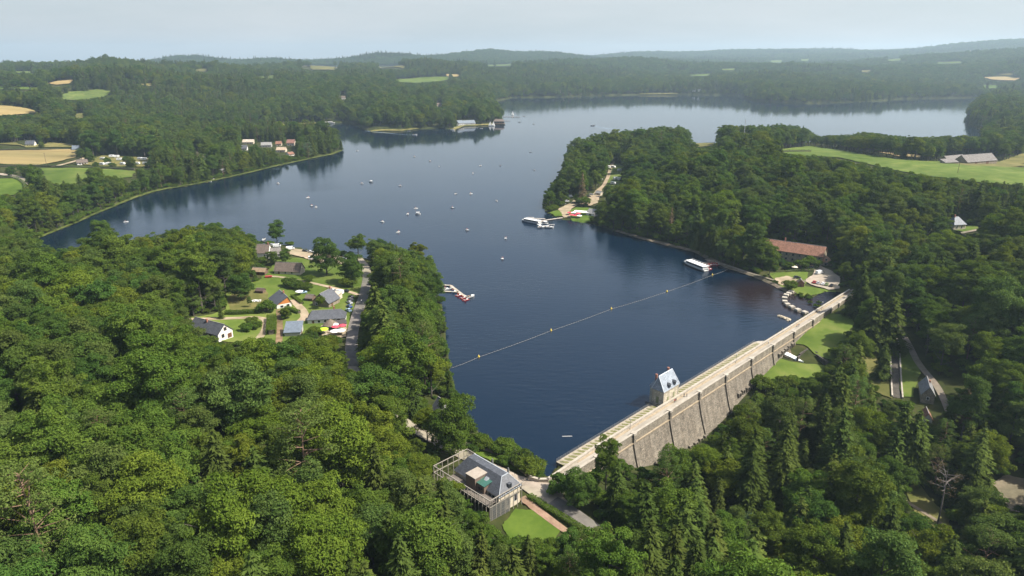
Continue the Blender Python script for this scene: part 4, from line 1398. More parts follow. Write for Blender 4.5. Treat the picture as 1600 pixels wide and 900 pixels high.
# pilasters
def pil_s(px, py):
    w = at(px, py, 2.6)
    return downstream(w.x, w.y)[0]
PIL = [pil_s(*p) for p in ((991, 679), (1045, 642), (1092, 613), (1134, 587), (1173, 561), (1208, 540), (1240, 519), (1269, 500), (1296, 482), (1308, 474))]
PIL = [PIL[0] - 21.5] + PIL
for s in PIL:
    zb = bz(s)
    zs = [2.4, -.5] + list(np.linspace(-.95, min(-1.2, zb), 6))
    vs, fs = [], []
    for z in zs:
        nf = face_n(z) if z < -.9 else FACE_N
        for ds, dn in ((-.6, -.15), (-.6, .55), (.6, .55), (.6, -.15)):
            vs.append((s + ds, -(nf + dn), z))
    for i in range(len(zs) - 1):
        for k in range(4):
            fs.append((i * 4 + k, i * 4 + (k + 1) % 4, (i + 1) * 4 + (k + 1) % 4, (i + 1) * 4 + k))
    fs.append((3, 2, 1, 0))
    fs.append(tuple(range(len(zs) * 4 - 4, len(zs) * 4)))
    p = MB().add(vs, fs).build('pilaster', STONE_FACE, dam)
    MB().box((s, -8.55, 2.7), (1.7, 1.6, .6)).box((s, -8.55, 3.2), (1.95, 1.85, .26)).build('cap', STONE_PALE, p)
# railing on the water side
mb = MB()
for s in np.arange(0, STRIP_END + .1, 2.35):
    mb.box((s, .85, 2.0), (.09, .09, 1.1))
for z in (1.85, 2.2, 2.55):
    mb.bar((0, .85, z), (STRIP_END, .85, z), .06)
mb.bar((0, .85, 2.55), (0, -3.6, 2.55), .06).bar((0, .85, 2.0), (0, -3.6, 2.0), .06)
mb.build('railing', METAL, dam)
# sluice mouths at the foot
for pxs, zg in ((((1078, 699), (1086, 694), (1094, 688), (1102, 683)), -15.0), (((1154, 617), (1160, 612), (1167, 608), (1174, 603)), -11.0), (((1217, 555), (1222, 551), (1227, 547), (1232, 543), (1238, 539)), -6.0)):
    for p in pxs:
        best = None
        for z in np.linspace(-17, -2, 61):
            w = at(p[0], p[1], z)
            s, n = downstream(w.x, w.y)
            e = abs(n - face_n(z))
            if best is None or e < best[0]:
                best = (e, s, z)
        _, s, z = best
        nf = face_n(z)
        f = MB().box((s - .95, -(nf + .25), z), (.45, 1.3, 1.7)).box((s + .95, -(nf + .25), z), (.45, 1.3, 1.7)).box((s, -(nf + .2), z + .95), (2.3, 1.0, .3)).build('sluice_mouth', STONE_FACE, dam)
        MB().box((s, -(nf + .1), z), (1.4, .7, 1.6)).build('opening_shade', DARK, f)  # solid black block in place of a hole; its colour stands for shade
EXCL.append(('poly', np.array([damp(-10, -4)[:2], damp(DAM_L + 8, -4)[:2], damp(DAM_L + 8, 12)[:2], damp(DAM_L * .5, 15)[:2], damp(DAM_L * .2, 15)[:2], damp(-10, 11)[:2]])))

# ------------------------------------------------------------------ valve house on the dam
WALL_CREAM = masonry('cream_ashlar', (0.56, 0.51, 0.42), (0.48, 0.44, 0.37), (0.36, 0.33, 0.28), size=(0.9, 0.45))
SLATE_LIGHT = roofing('pale_blue_slate', (0.24, 0.27, 0.31), rough=.42, spec=.6)
SLATE = roofing('dark_slate', (0.075, 0.080, 0.092), rough=.5, spec=.5)
SHUTTER = flat('olive_shutter', (0.19, 0.20, 0.10))
BRICK = surf('red_brick', [(0.3, (0.20, 0.085, 0.055)), (0.7, (0.34, 0.16, 0.11))], scale=2.5)
GLASS = glass_dark()
_a = at(1036.5, 626, 1.46)
_b = at(1058, 611.5, 1.46)
def s_at(px, n, z):
    ss = np.linspace(0, 150, 1501)
    q = np.array([project(*damp(v, n, z))[0] for v in ss])
    return float(ss[np.argmin(np.abs(q - px))])
s_a, s_b = s_at(1035.5, 3.3, 1.46), s_at(1058.5, 3.3, 1.46)
VL = s_b - s_a
vh = thing('valve_house', 'small cream stone house with a steep pale slate roof standing on the dam', 'house', damp(s_a, 3.3, 1.46), DAM_RZ)
VW = 7.4
foot = [(0, 0), (VL, 0), (VL, VW - 2.2), (VL - 1.9, VW), (1.9, VW), (0, VW - 2.2)]
HW = 5.8
MB().prism(foot, -9, HW).build('wall', WALL_CREAM, vh)
e = .35
ev = [(-e, -e), (VL + e, -e), (VL + e, VW - 2.05), (VL - 1.75, VW + e), (1.75, VW + e), (-e, VW - 2.05)]
MB().prism(ev, HW, HW + .3).build('cornice', STONE_PALE, vh)
rz_ = HW + .3
rid = (0.55, 3.0, rz_ + 5.6), (VL - .55, 3.0, rz_ + 5.6)
vs = [(p[0], p[1], rz_) for p in ev] + list(rid)
roof = MB().add(vs, [(0, 1, 7, 6), (1, 2, 7), (2, 3, 7), (3, 4, 6, 7), (4, 5, 6), (5, 0, 6), (5, 4, 3, 2, 1, 0)]).build('roof', SLATE_LIGHT, vh)
MB().bar(Vector(rid[0]) + Vector((0, 0, .05)), Vector(rid[1]) + Vector((0, 0, .05)), .25).bar((-e, -e, rz_ + .05), rid[0], .16).bar((VL + e, -e, rz_ + .05), rid[1], .16).bar((-e, VW - 2.05, rz_ + .05), rid[0], .16).build('ridge_flashing', flat('zinc', (.55, .58, .6), rough=.4), roof)
for x in (VL * .36, VL * .72):
    d = MB().box((x, .55, rz_ + 1.35), (1.05, 1.7, 1.3)).add([(x - .7, -.55, rz_ + 2.0), (x + .7, -.55, rz_ + 2.0), (x, -.55, rz_ + 2.6), (x - .7, 1.6, rz_ + 2.0), (x + .7, 1.6, rz_ + 2.0), (x, 1.9, rz_ + 2.6)], [(0, 1, 2), (0, 2, 5, 3), (1, 4, 5, 2), (0, 3, 4, 1), (3, 5, 4)]).build('dormer', SLATE, vh)
    MB().box((x, -.31, rz_ + 1.4), (.75, .06, .95)).build('window', GLASS, d)
MB().box((0.55, 2.95, rz_ + 1.6), (.9, .9, .9)).build('dormer', SLATE, vh)
for x, y in ((.9, 4.3), (VL - 1.2, 4.4)):
    c = MB().box((x, y, rz_ + 4.3), (.55, .75, 3.2)).box((x, y, rz_ + 5.95), (.7, .9, .16)).build('chimney', BRICK, vh)
for x, h in ((VL * .3, 3.0), (VL * .7, 3.6)):
    f = MB().box((x, -.03, h / 2 + .3), (1.25, .1, h)).build('window', STONE_PALE, vh)
    MB().box((x, -.09, h / 2 + .3), (.95, .06, h - .35)).build('shutter', SHUTTER, f)
f = MB().box((-.03, 2.6, 2.0), (.1, 1.5, 3.1)).build('window', STONE_PALE, vh)
MB().box((-.09, 2.6, 2.0), (.06, 1.1, 2.7)).build('shutter', SHUTTER, f)
for qx, qy in ((.06, .06), (VL - .06, .06), (.06, VW - 2.3)):
    MB().box((qx, qy, HW / 2), (.36, .36, HW - .01)).build('corner_stones', STONE_PALE, vh)
MB().box((-1.2, VW / 2, -.4), (2.0, VW - 1.5, .35)).box((-1.9, VW / 2, .2), (.08, VW - 1.5, .9)).build('side_platform', METAL, vh)

# ------------------------------------------------------------------ spillway channel below the dam with running water
def wz(px, py, z):
    return at(px, py, z)
sp_z = -6.0
ch = thing('spillway_channel', 'dark stone walled spillway channel with white water below the dam', 'channel', (0, 0, 0))
fl = [at(1222, 555, sp_z + .9), at(1243, 541, sp_z + 1.6), at(1262, 546, sp_z + .6), at(1288, 566, sp_z - .4), at(1268, 569, sp_z - .5), at(1244, 564, sp_z)]
MB().add([tuple(p) for p in fl] + [(p.x, p.y, p.z - 3) for p in fl], [(0, 1, 2, 3, 4, 5), (11, 10, 9, 8, 7, 6)] + [(i, 6 + i, 6 + (i + 1) % 6, (i + 1) % 6) for i in range(6)]).build('floor', surf('wet_stone', [(0.3, (.05, .04, .03)), (0.7, (.16, .125, .085))], scale=.6, rough=.4, coord='World'), ch)
mb = MB()
for a, b in (((1243, 537), (1262, 543)), ((1262, 543), (1276, 555)), ((1276, 555), (1292, 569)), ((1262, 546), (1249, 557)), ((1249, 557), (1246, 562))):
    a, b = at(*a, sp_z + 1.6), at(*b, sp_z + .6)
    d = b - a
    mb.box((a + b) / 2 + Vector((0, 0, -.6)), (d.length + .4, .7, 3.2), Matrix.Rotation(math.atan2(d.y, d.x), 3, 'Z'))
mb.build('side_wall', masonry('dark_wall_stone', (.10, .09, .08), (.07, .065, .06), (.05, .045, .04), size=(.7, .35)), ch)
FOAM = surf('white_water', [(0.35, (.45, .50, .52)), (0.6, (.86, .88, .88))], scale=1.2, detail=8, coord='World', rough=.5)
q = [at(1222, 552, sp_z + 1.6), at(1230, 550, sp_z + 1.7), at(1246, 558, sp_z + .8), at(1252, 563, sp_z + .5), at(1256, 565, sp_z + .35), at(1244, 562, sp_z + .5), at(1236, 558, sp_z + 1.0)]
o = MB().add([tuple(p) for p in q] + [(p.x, p.y, p.z - .5) for p in q], [(0, 1, 2, 3, 4, 5, 6)] + [(i, 7 + i, 7 + (i + 1) % 7, (i + 1) % 7) for i in range(7)]).build('stream_water', FOAM)
o['kind'] = 'structure'
q = [at(1258, 556, sp_z + .6), at(1262, 551, sp_z + .8), at(1266, 552, sp_z + .5), at(1260, 558, sp_z + .4)]
o = MB().add([tuple(p) for p in q] + [(p.x, p.y, p.z - .5) for p in q], [(0, 1, 2, 3)] + [(i, 4 + i, 4 + (i + 1) % 4, (i + 1) % 4) for i in range(4)]).build('stream_water', FOAM)
o['kind'] = 'structure'
for cxs, z in ((((1084, 704), (1102, 688), (1116, 694), (1100, 712)), -16.0), (((1156, 618), (1178, 602), (1194, 608), (1176, 624)), -11.8)):
    q = [at(*c, z) for c in cxs]
    o = MB().add([tuple(p) for p in q] + [(p.x, p.y, p.z - 3) for p in q], [(0, 1, 2, 3)] + [(i, 4 + i, 4 + (i + 1) % 4, (i + 1) % 4) for i in range(4)]).build('stone_apron', surf('apron_stone', [(0.3, (.15, .11, .075)), (0.7, (.30, .23, .16))], scale=.5, coord='World'))
    tag(o, 'brown stone apron at the foot of the dam ' + ('by the tall pines' if z < -14 else 'below the shrubby meadow bank'), 'apron')
# right bank: arched culvert wall at the far end, and walled leat beside the path
cw = MB()
_pa = [at(1306, 477, -1.0), at(1318, 479, -1.2), at(1327, 486, -2.0), at(1331, 497, -3.0)]
for a, b in zip(_pa[:-1], _pa[1:]):
    d = b - a
    cw.box((a + b) / 2 + Vector((0, 0, -1.5)), (d.length + .5, .8, 4.2), Matrix.Rotation(math.atan2(d.y, d.x), 3, 'Z'))
tag(cw.build('wing_wall', MATS['dark_wall_stone']), 'dark curved stone wing wall at the far end of the dam', 'wall')
lt = thing('leat', 'narrow stone walled water channel running beside the forest path', 'channel', (0, 0, 0))
LP = soften(np.array([G(1393, 526)[:2], G(1398, 545)[:2], G(1399, 570)[:2], G(1400, 596)[:2], G(1402, 622)[:2]]), 2)
tt = np.gradient(LP, axis=0)
tt /= np.linalg.norm(tt, axis=1, keepdims=True)
nn_ = np.stack([-tt[:, 1], tt[:, 0]], -1)
lz = ground_z(LP[:, 0], LP[:, 1])
for nm, o0, o1, h0, h1, mt in (('channel_bed', -1.7, 1.7, -1, .15, MATS['dark_wall_stone']), ('rim', -2.3, -1.7, -1, .9, STONE_PALE), ('rim', 1.7, 2.3, -1, .9, STONE_PALE)):
    vs, fs = [], []
    for i in range(len(LP)):
        for o_, h_ in ((o0, h0), (o0, h1), (o1, h1), (o1, h0)):
            p_ = LP[i] + nn_[i] * o_
            vs.append((p_[0], p_[1], lz[i] + h_))
    for i in range(len(LP) - 1):
        for k in range(4):
            fs.append((i * 4 + k, (i + 1) * 4 + k, (i + 1) * 4 + (k + 1) % 4, i * 4 + (k + 1) % 4))
    fs += [(3, 2, 1, 0), tuple(range(len(LP) * 4 - 4, len(LP) * 4))]
    MB().add(vs, fs).build(nm, mt, lt)
EXCL.append(('line', LP, 5.0))

# ------------------------------------------------------------------ weir piers, rock heap, pond reeds
pier_px = [(1278, 456), (1272, 459), (1266, 464), (1262.5, 469), (1264, 475), (1268.5, 479), (1275, 483.5), (1283, 488), (1292, 492)]
pier_px = [(1236 + 0, 458), (1232, 461), (1228, 463.5), (1225.5, 468), (1226, 473.5), (1230, 478), (1237, 482), (1246, 486.5), (1257, 490.5)]
M_PIER = surf('pale_pier_concrete', [(0.3, (.24, .215, .175)), (.7, (.42, .385, .32))], scale=1.5)
M_PIERB = surf('wet_pier_base', [(0.3, (.06, .055, .045)), (.7, (.16, .14, .11))], scale=1.5)
for i, p in enumerate(pier_px):
    w = at(*p, 0)
    nx = at(*pier_px[min(i + 1, len(pier_px) - 1)], 0) - at(*pier_px[max(i - 1, 0)], 0)
    t = thing('weir_pier', 'pale square stone pier of the curved weir, %s of nine counting from the shore' % ('first', 'second', 'third', 'fourth', 'fifth', 'sixth', 'seventh', 'eighth', 'ninth')[i], 'pier', (w.x, w.y, 0), math.atan2(nx.y, nx.x), 'piers of the curved weir')
    MB().box((0, 0, -.8), (3.1, 2.6, 3.0), top=.92).build('base', M_PIERB, t)
    MB().box((0, 0, 1.0), (2.7, 2.9, .6)).box((0, 0, 1.42), (2.4, 2.6, .24)).build('cap_stone', M_PIER, t)
_wc = [at(*p, 0) for p in pier_px]
mb = MB()
for a, b in zip(_wc[:-1], _wc[1:]):
    mb.bar(a + Vector((0, 0, -.55)), b + Vector((0, 0, -.55)), 1.3, 1.3)
tag(mb.build('weir_sill', M_PIERB), 'low dark sill joining the row of pale weir piers', 'weir')
rr_ = np.random.default_rng(4)
M_ROCK = surf('pale_rock', [(0.3, (.24, .20, .14)), (.7, (.46, .40, .29))], scale=1.5)
for i in range(16):
    c = at(1217 + i * 1.15 + rr_.normal() * 1.0, 494 + i * .42 + rr_.normal() * .7, 0)
    bm = bmesh.new()
    bmesh.ops.create_icosphere(bm, subdivisions=2, radius=1.0)
    for v in bm.verts:
        v.co *= 1 + rr_.normal() * .12
        v.co = Vector((v.co.x * rr_.uniform(.8, .9), v.co.y * .7, v.co.z * .55))
    me = bpy.data.meshes.new('rock')
    bm.to_mesh(me)
    bm.free()
    me.materials.append(M_ROCK)
    o = bpy.data.objects.new('rock', me)
    COL.objects.link(o)
    o.location = (c.x, c.y, .12)
    o.rotation_euler = (0, 0, rr_.uniform(0, 6))
    o.scale = [rr_.uniform(.7, 1.5)] * 3
    tag(o, 'pale rock of the small heap breaking the water by the dam', 'rock', 'rocks of the heap by the weir')
# ------------------------------------------------------------------ buildings
W_WHITE = surf('white_render', [(0.3, (0.54, 0.52, 0.47)), (0.7, (0.72, 0.69, 0.63))], scale=.7, detail=7)
W_CREAM = surf('cream_render', [(0.3, (0.43, 0.37, 0.28)), (0.7, (0.57, 0.505, 0.40))], scale=.7, detail=7)
W_STONE = masonry('rubble_stone', (0.34, 0.29, 0.23), (0.24, 0.205, 0.17), (0.30, 0.27, 0.22), size=(.6, .3))
W_GREY = surf('grey_render', [(0.3, (0.30, 0.29, 0.27)), (0.7, (0.42, 0.41, 0.38))], scale=.7, detail=7)
W_ORANGE = flat('orange_boards', (0.46, 0.17, 0.045))
W_WOOD = surf('brown_boards', [(0.3, (0.085, 0.055, 0.04)), (0.7, (0.17, 0.115, 0.08))], scale=1.5, stretch=(1, 1, .1))
R_TILE = roofing('brown_tiles', (0.125, 0.098, 0.082), rows=2.6, var=.2, rough=.8, spec=.2)
R_RED = roofing('red_tiles', (0.225, 0.115, 0.078), rows=2.4, var=.3, rough=.8, spec=.2, moss=(.55, .55, .5))
R_GREY = roofing('grey_sheet', (0.22, 0.215, 0.205), rows=1.0, var=.12, rough=.7, spec=.3)
R_BLUE = roofing('blue_grey_sheet', (0.13, 0.155, 0.185), rows=1.2, var=.06, rough=.45, spec=.5)
R_OLD = roofing('weathered_grey_roof', (0.165, 0.155, 0.148), rows=1.4, var=.2, rough=.85, spec=.2, moss=(.6, .55, .5))
SH_BROWN = flat('brown_shutter', (0.12, 0.055, 0.03))
FRAME_W = flat('white_frame', (0.72, 0.72, 0.70))

def house(name, label, A, B, depth, wh, rh, wall, roof, axis='x', hip=0.0, off=.5, eave=.45, wins=(), doors=(), chim=(), gable=None, group=None, cat='house', shutter=None, clear=3.0, sink=2.5, thick=.22, mono=False, z=None):
    """A, B: pixels of the visible long foot of the front wall; depth runs away from the camera"""
    A, B = (G(*A) if not isinstance(A, Vector) else A), (G(*B) if not isinstance(B, Vector) else B)
    zz = (A.z + B.z) / 2 if z is None else z
    d = Vector((B.x - A.x, B.y - A.y, 0))
    L = d.length
    rz = math.atan2(d.y, d.x)
    mid = (A + B) / 2
    t = thing(name, label, cat, (mid.x, mid.y, zz), rz, group)
    h = L / 2
    # walls
    mb = MB()
    if mono:
        mb.add([(-h, 0, -sink), (h, 0, -sink), (h, depth, -sink), (-h, depth, -sink), (-h, 0, wh), (h, 0, wh), (h, depth, wh + rh), (-h, depth, wh + rh)],
               [(3, 2, 1, 0), (0, 1, 5, 4), (1, 2, 6, 5), (2, 3, 7, 6), (3, 0, 4, 7), (4, 5, 6, 7)])
    else:
        mb.prism([(-h, 0), (h, 0), (h, depth), (-h, depth)], -sink, wh)
    w = mb.build('wall', wall, t)
    gm = gable or wall
    if mono:
        e, k = eave, rh / depth
        MB().add([(-h - e, -e, wh - e * k + .02), (h + e, -e, wh - e * k + .02), (h + e, depth + e, wh + rh + e * k + .02), (-h - e, depth + e, wh + rh + e * k + .02)] + [(-h - e, -e, wh - e * k + .02 + thick), (h + e, -e, wh - e * k + .02 + thick), (h + e, depth + e, wh + rh + e * k + .02 + thick), (-h - e, depth + e, wh + rh + e * k + .02 + thick)],
                 [(3, 2, 1, 0), (4, 5, 6, 7), (0, 1, 5, 4), (1, 2, 6, 5), (2, 3, 7, 6), (3, 0, 4, 7)]).build('roof', roof, t)
    else:
        if axis == 'x':
            u0, u1, v1 = -h, h, depth
            f = lambda u, v, z_: (u, v, z_)
        else:
            u0, u1, v1 = 0, depth, L
            f = lambda u, v, z_: (h - v, u, z_)
        vo = v1 * off
        if hip <= 0:
            gb = MB()
            for u in (u0, u1):
                s = 1 if u == u1 else -1
                q = [f(u, 0, wh), f(u, v1, wh), f(u, vo, wh + rh)]
                q2 = [f(u - s * .25, 0, wh), f(u - s * .25, v1, wh), f(u - s * .25, vo, wh + rh)]
                gb = MB().add(q + q2, [(0, 1, 2), (5, 4, 3), (0, 3, 4, 1), (1, 4, 5, 2), (2, 5, 3, 0)])
                gb.build('gable', gm, t)
        e = eave
        k0, k1 = rh / vo, rh / (v1 - vo)
        z0, z1 = wh - e * k0, wh - e * k1
        ge = e * .7
        lo, hi = u0 - ge, u1 + ge
        r0, r1 = lo + hip, hi - hip
        T = thick
        top = [f(lo, -e, z0 + T), f(hi, -e, z0 + T), f(r1, vo, wh + rh + T), f(r0, vo, wh + rh + T), f(lo, v1 + e, z1 + T), f(hi, v1 + e, z1 + T)]
        bot = [f(lo, -e, z0), f(hi, -e, z0), f(r1, vo, wh + rh), f(r0, vo, wh + rh), f(lo, v1 + e, z1), f(hi, v1 + e, z1)]
        fs = [(0, 1, 2, 3), (3, 2, 5, 4), (0, 3, 4), (1, 5, 2), (9, 8, 7, 6), (10, 11, 8, 9), (6, 7, 1, 0), (5, 11, 10, 4), (6, 0, 4, 10, 9), (7, 8, 11, 5, 1)]
        if hip <= 0:
            fs = [(0, 1, 2, 3), (3, 2, 5, 4), (9, 8, 7, 6), (10, 11, 8, 9), (6, 7, 1, 0), (5, 11, 10, 4), (6, 0, 3, 9), (9, 3, 4, 10), (1, 7, 8, 2), (2, 8, 11, 5)]
        rf = MB().add(top + bot, fs).build('roof', roof, t)
        a, b = Vector(f(r0, vo, wh + rh + T)), Vector(f(r1, vo, wh + rh + T))
        MB().bar(a, b, .28, .14).build('ridge', flat('ridge_tiles', (.20, .19, .18)), rf)
        for cu, cv, chh in chim:
            c = Vector(f(u0 + (u1 - u0) * cu, v1 * cv, 0))
            zr = wh + rh * (1 - abs(cv - off) / max(off, 1 - off))
            c_ = MB().box((c.x, c.y, zr + chh / 2 - .5), (.75, .75, chh + 1.0)).build('chimney', BRICK, rf)
            c_.data.materials[0] = BRICK
    def face(fc, u):
        if fc == 'front': return Vector((u, 0, 0)), 0.0
        if fc == 'back': return Vector((u, depth, 0)), math.pi
        if fc == 'right': return Vector((h, u, 0)), math.pi / 2
        return Vector((-h, u, 0)), -math.pi / 2
    for fc, u, z_, ww, hh in wins:
        p, a = face(fc, u)
        R = Matrix.Rotation(a, 3, 'Z')
        fr = MB().box(p + R @ Vector((0, -.02, z_)), (ww + .25, .12, hh + .25), R).build('window', shutter or FRAME_W, t)
        MB().box(p + R @ Vector((0, -.075, z_)), (ww, .05, hh), R).build('pane', GLASS, fr)
    for fc, u, ww, hh in doors:
        p, a = face(fc, u)
        R = Matrix.Rotation(a, 3, 'Z')
        MB().box(p + R @ Vector((0, -.02, hh / 2)), (ww, .14, hh), R).build('door', shutter or SH_BROWN, t)
    c = clear
    R2 = Matrix.Rotation(rz, 3, 'Z')
    cs = [R2 @ Vector(q) + mid for q in ((-h - c, -c, 0), (h + c, -c, 0), (h + c, depth + c, 0), (-h - c, depth + c, 0))]
    EXCL.append(('poly', np.array([q[:2] for q in cs])))
    t['_L'] = L
    return t

# hamlet on the left bank
house('house', 'white gabled house with a long dark slate roof at the edge of the left wood', (297, 521), (342, 535), 8.0, 3.4, 3.6, W_WHITE, SLATE, wins=[('front', -6, 2.2, 1.4, 1.1), ('front', -3.6, 2.2, 1.4, 1.1), ('front', 1.0, 2.2, 2.4, 1.2), ('front', 5, 2.2, 2.2, 1.2), ('right', 2.6, 2.0, 1.3, 1.5), ('right', 4.2, 4.9, 1.3, 1.4)], doors=[('right', 6.2, 2.2, 2.2)], chim=[(.45, .42, 1.6)], shutter=SH_BROWN)
house('house', 'white house with an orange boarded gable and a wide dark roof', (433, 484), (456, 480), 13.5, 2.6, 3.4, W_WHITE, SLATE, axis='y', off=.22, gable=W_ORANGE, wins=[('front', -1.2, 1.4, 1.5, 1.2), ('front', 2.0, 1.4, 1.5, 1.4)], chim=[(.52, .2, 1.6)], doors=[('left', 4, 2.0, 2.0)])
house('barn_house', 'low cream house with a long grey brown tiled roof above the garden track', (429, 429), (469, 431), 7.5, 2.6, 4.2, W_CREAM, R_TILE, wins=[('right', 3.6, 3.4, .9, 1.0), ('front', 3.0, 1.5, 1.0, 1.0), ('front', -1, 1.5, 1.0, 1.0)], doors=[('front', -5.2, 1.2, 2.0)])
house('house', 'grey stone house with a steep slate gable behind a yellow green tree', (489, 478), (514, 482), 10.0, 2.8, 4.6, W_STONE, SLATE, axis='y', wins=[('front', 0, 3.2, 1.0, 1.2), ('front', -2.6, 1.4, 1.0, 1.1)], doors=[('right', 3, 1.2, 2.0)], chim=[(.9, .5, 1.4)])
house('annex', 'flat beige annex built against the steep stone house', (514, 473), (523, 474), 9.0, 3.0, .5, W_CREAM, surf('beige_sheet', [(.3, (.36, .31, .25)), (.7, (.46, .41, .34))], scale=.6), mono=True, cat='annex', clear=1)
house('shed', 'dark lean-to shed between the parasol and the stone house', (477, 471), (488, 472), 4.5, 2.0, 1.3, W_WOOD, R_TILE, cat='shed', clear=1)
house('house', 'long low cream house with a hipped grey slate roof beside the road', (481, 507), (540, 505), 8.0, 2.7, 3.0, W_WHITE, SLATE, hip=2.4, wins=[('front', -3.6, 1.5, 1.1, 1.2), ('front', -.6, 1.5, 1.1, 1.2), ('front', 5.8, 1.5, 1.6, 1.2)], doors=[('front', -6.4, 1.0, 2.0)], chim=[(.70, .55, 2.0)])
house('garage', 'grey garage with a plain blue grey sheet roof by the clipped hedge', (445, 527), (470, 526), 8.5, 2.3, 2.0, W_GREY, R_BLUE, mono=True, doors=[('right', 3, 2.2, 2.0)], cat='garage')
house('lakeside_house', 'white gabled house with a grey roof at the edge of the lakeside car park', (399, 404), (420, 404), 9.0, 4.0, 4.6, W_WHITE, R_TILE, wins=[('right', 3, 2.2, 1.0, 1.3), ('right', 6, 2.2, 1.0, 1.3), ('right', 4.5, 5.2, .9, 1.1), ('front', 2.0, 2.0, 1.0, 1.2)], chim=[(.9, .5, 1.4)])
house('lakeside_house', 'low house with a weathered grey roof half hidden by a round bush', (421, 403), (440, 402), 7.0, 2.6, 3.2, W_GREY, R_OLD, wins=[('front', -2, 1.5, 1.0, 1.0)])
house('shed', 'small dark brown wooden shed on the dry lawn', (400, 459), (411, 460), 3.2, 1.9, .9, W_WOOD, flat('brown_felt', (.075, .05, .04)), cat='shed', doors=[('front', 0, .9, 1.7)], clear=1)
house('shed', 'wooden shed with a tan roof at the wood edge by the red trailer', (394, 429), (414, 430), 4.0, 2.2, 1.6, W_WOOD, surf('tan_roof', [(.3, (.18, .13, .08)), (.7, (.3, .22, .14))], scale=.5), cat='shed', doors=[('front', 0, .9, 1.8)])
house('boat_shed', 'small grey gabled roof hidden among trees by the near shore', (672, 651), (683, 660), 8.0, 2.4, 4.6, W_GREY, SLATE, cat='shed', wins=[('front', 0, 1.4, .8, .8)])
# cafe huts
def open_to_sun(px, r0, r1):
    w = G(*px)
    EXCL.append(('line', np.array([[w.x, w.y], [w.x + r1, w.y - 2]]), r0))
open_to_sun((1448, 612), 9, 17)
open_to_sun((1448, 650), 7, 14)
open_to_sun((1290, 520), 4, 40)
open_to_sun((1240, 585), 4, 35)
def hut(px, label, r=3.2, h=2.2, rh=2.6, mat=None):
    w = G(*px)
    t = thing('thatched_hut', label, 'hut', w)
    mb = MB()
    for k in range(6):
        a = k * math.pi / 3
        mb.tube([(math.cos(a) * r * .85, math.sin(a) * r * .85, -.5), (math.cos(a) * r * .85, math.sin(a) * r * .85, h)], .1, 6)
    mb.build('posts', W_WOOD, t)
    MB().lathe((0, 0, 0), [(r * 1.15, h - .3), (r * 1.15, h), (r * .6, h + rh * .55), (.12, h + rh), (.05, h + rh + .1)], 14).build('roof', mat or surf('thatch', [(.3, (.09, .07, .05)), (.7, (.2, .16, .12))], scale=2.0), t)
    return t
hut((517, 513), 'round thatched hut on the cafe terrace')
house('shed', 'dark flat roofed shed beside the thatched hut on the terrace', (527, 513), (541, 512), 3.6, 2.1, .4, W_WOOD, flat('dark_felt', (.06, .05, .05)), mono=True, cat='shed', clear=1)

# right bank
t = house('mill', 'long two storey stone building with a red tiled roof by the far car park', (1192, 402), (1283, 416), 13.0, 6.6, 4.8, W_STONE, R_RED, eave=.7, wins=[('front', -20 + k * 4.1, zz, 1.1, 1.3) for k in range(11) for zz in (1.7, 4.8)] + [('right', 4, 4.6, 1.1, 1.3), ('right', 9, 4.6, 1.1, 1.3)], doors=[('front', 17.6, 1.4, 2.3)], chim=[(.3, .62, 3.2)], shutter=flat('grey_shutter', (.2, .19, .18)), cat='building')
house('annex', 'low annex with a hipped brown roof at the end of the red roofed building', (1283, 415), (1300, 415), 9.0, 2.4, 2.4, W_STONE, roofing('brown_orange_tiles', (.27, .165, .10), rows=2.2, var=.2, rough=.8, spec=.2), hip=2.6, wins=[('front', 0, 1.3, 1.0, 1.0)], cat='annex', clear=1)
house('brick_hut', 'small red brick hut with a pointed roof beside the car park', (1245, 449), (1256, 450), 4.0, 2.9, 1.7, BRICK, R_TILE, axis='y', doors=[('front', 0, .9, 2.0)], cat='hut', clear=1)
house('house', 'white house with a pyramid slate roof alone in the right hillside wood', (1489, 361), (1508, 359), 9.0, 4.4, 4.4, W_CREAM, roofing('mid_slate', (.135, .15, .175), rough=.6, spec=.3), hip=3.6, wins=[('front', -2.2, 2.6, 1.0, 2.2), ('front', 1.5, 2.6, 1.0, 2.2), ('right', 3, 2.6, 1.0, 2.2)], chim=[(.35, .5, 1.6)])
house('barn', 'long farm barn with a weathered grey roof on the hilltop meadow', (1511, 257), (1557, 257), 16, 3.6, 6.5, W_STONE, R_OLD, cat='barn', doors=[('front', 8, 4, 3.2), ('front', -10, 3, 3.0)])
house('barn', 'lower farm barn with a grey roof joined to the long barn', (1482, 254), (1510, 254), 12, 2.6, 4.6, W_STONE, R_OLD, cat='barn', doors=[('front', 0, 3, 2.4)])
house('barn', 'short lean-to barn in front of the lower farm barn', (1477, 257), (1497, 257), 7, 2.2, 2.6, W_STONE, R_OLD, mono=True, cat='barn')
house('house', 'grey stone house with a pale steep roof beside the forest path', (1438, 629), (1458, 632), 11.5, 4.2, 3.4, W_STONE, roofing('pale_grey_slate', (.20, .205, .21), rough=.5, spec=.5), axis='y', wins=[('front', 0, 2.4, .9, 1.2)], chim=[(.6, .38, 1.2)])
house('shed', 'small stone outhouse with a red tiled gable roof below the grey house', (1441, 662), (1455, 664), 6.0, 2.6, 2.2, W_CREAM, R_RED, axis='y', doors=[('front', 0, 1.0, 1.9)], cat='shed')
# beach bar on the peninsula
house('beach_bar', 'beach bar with a grey roof behind the white awning on the point', (916, 337), (928, 339), 9, 2.6, 3.0, W_WHITE, R_GREY, wins=[('front', 0, 1.4, 2.4, 1.2)], cat='bar')
house('hut', 'pale hut at the head of the sandy yard on the point', (930, 305), (938, 306), 5, 2.4, 1.6, W_CREAM, R_GREY, cat='hut', doors=[('front', 0, 1.0, 2.0)])

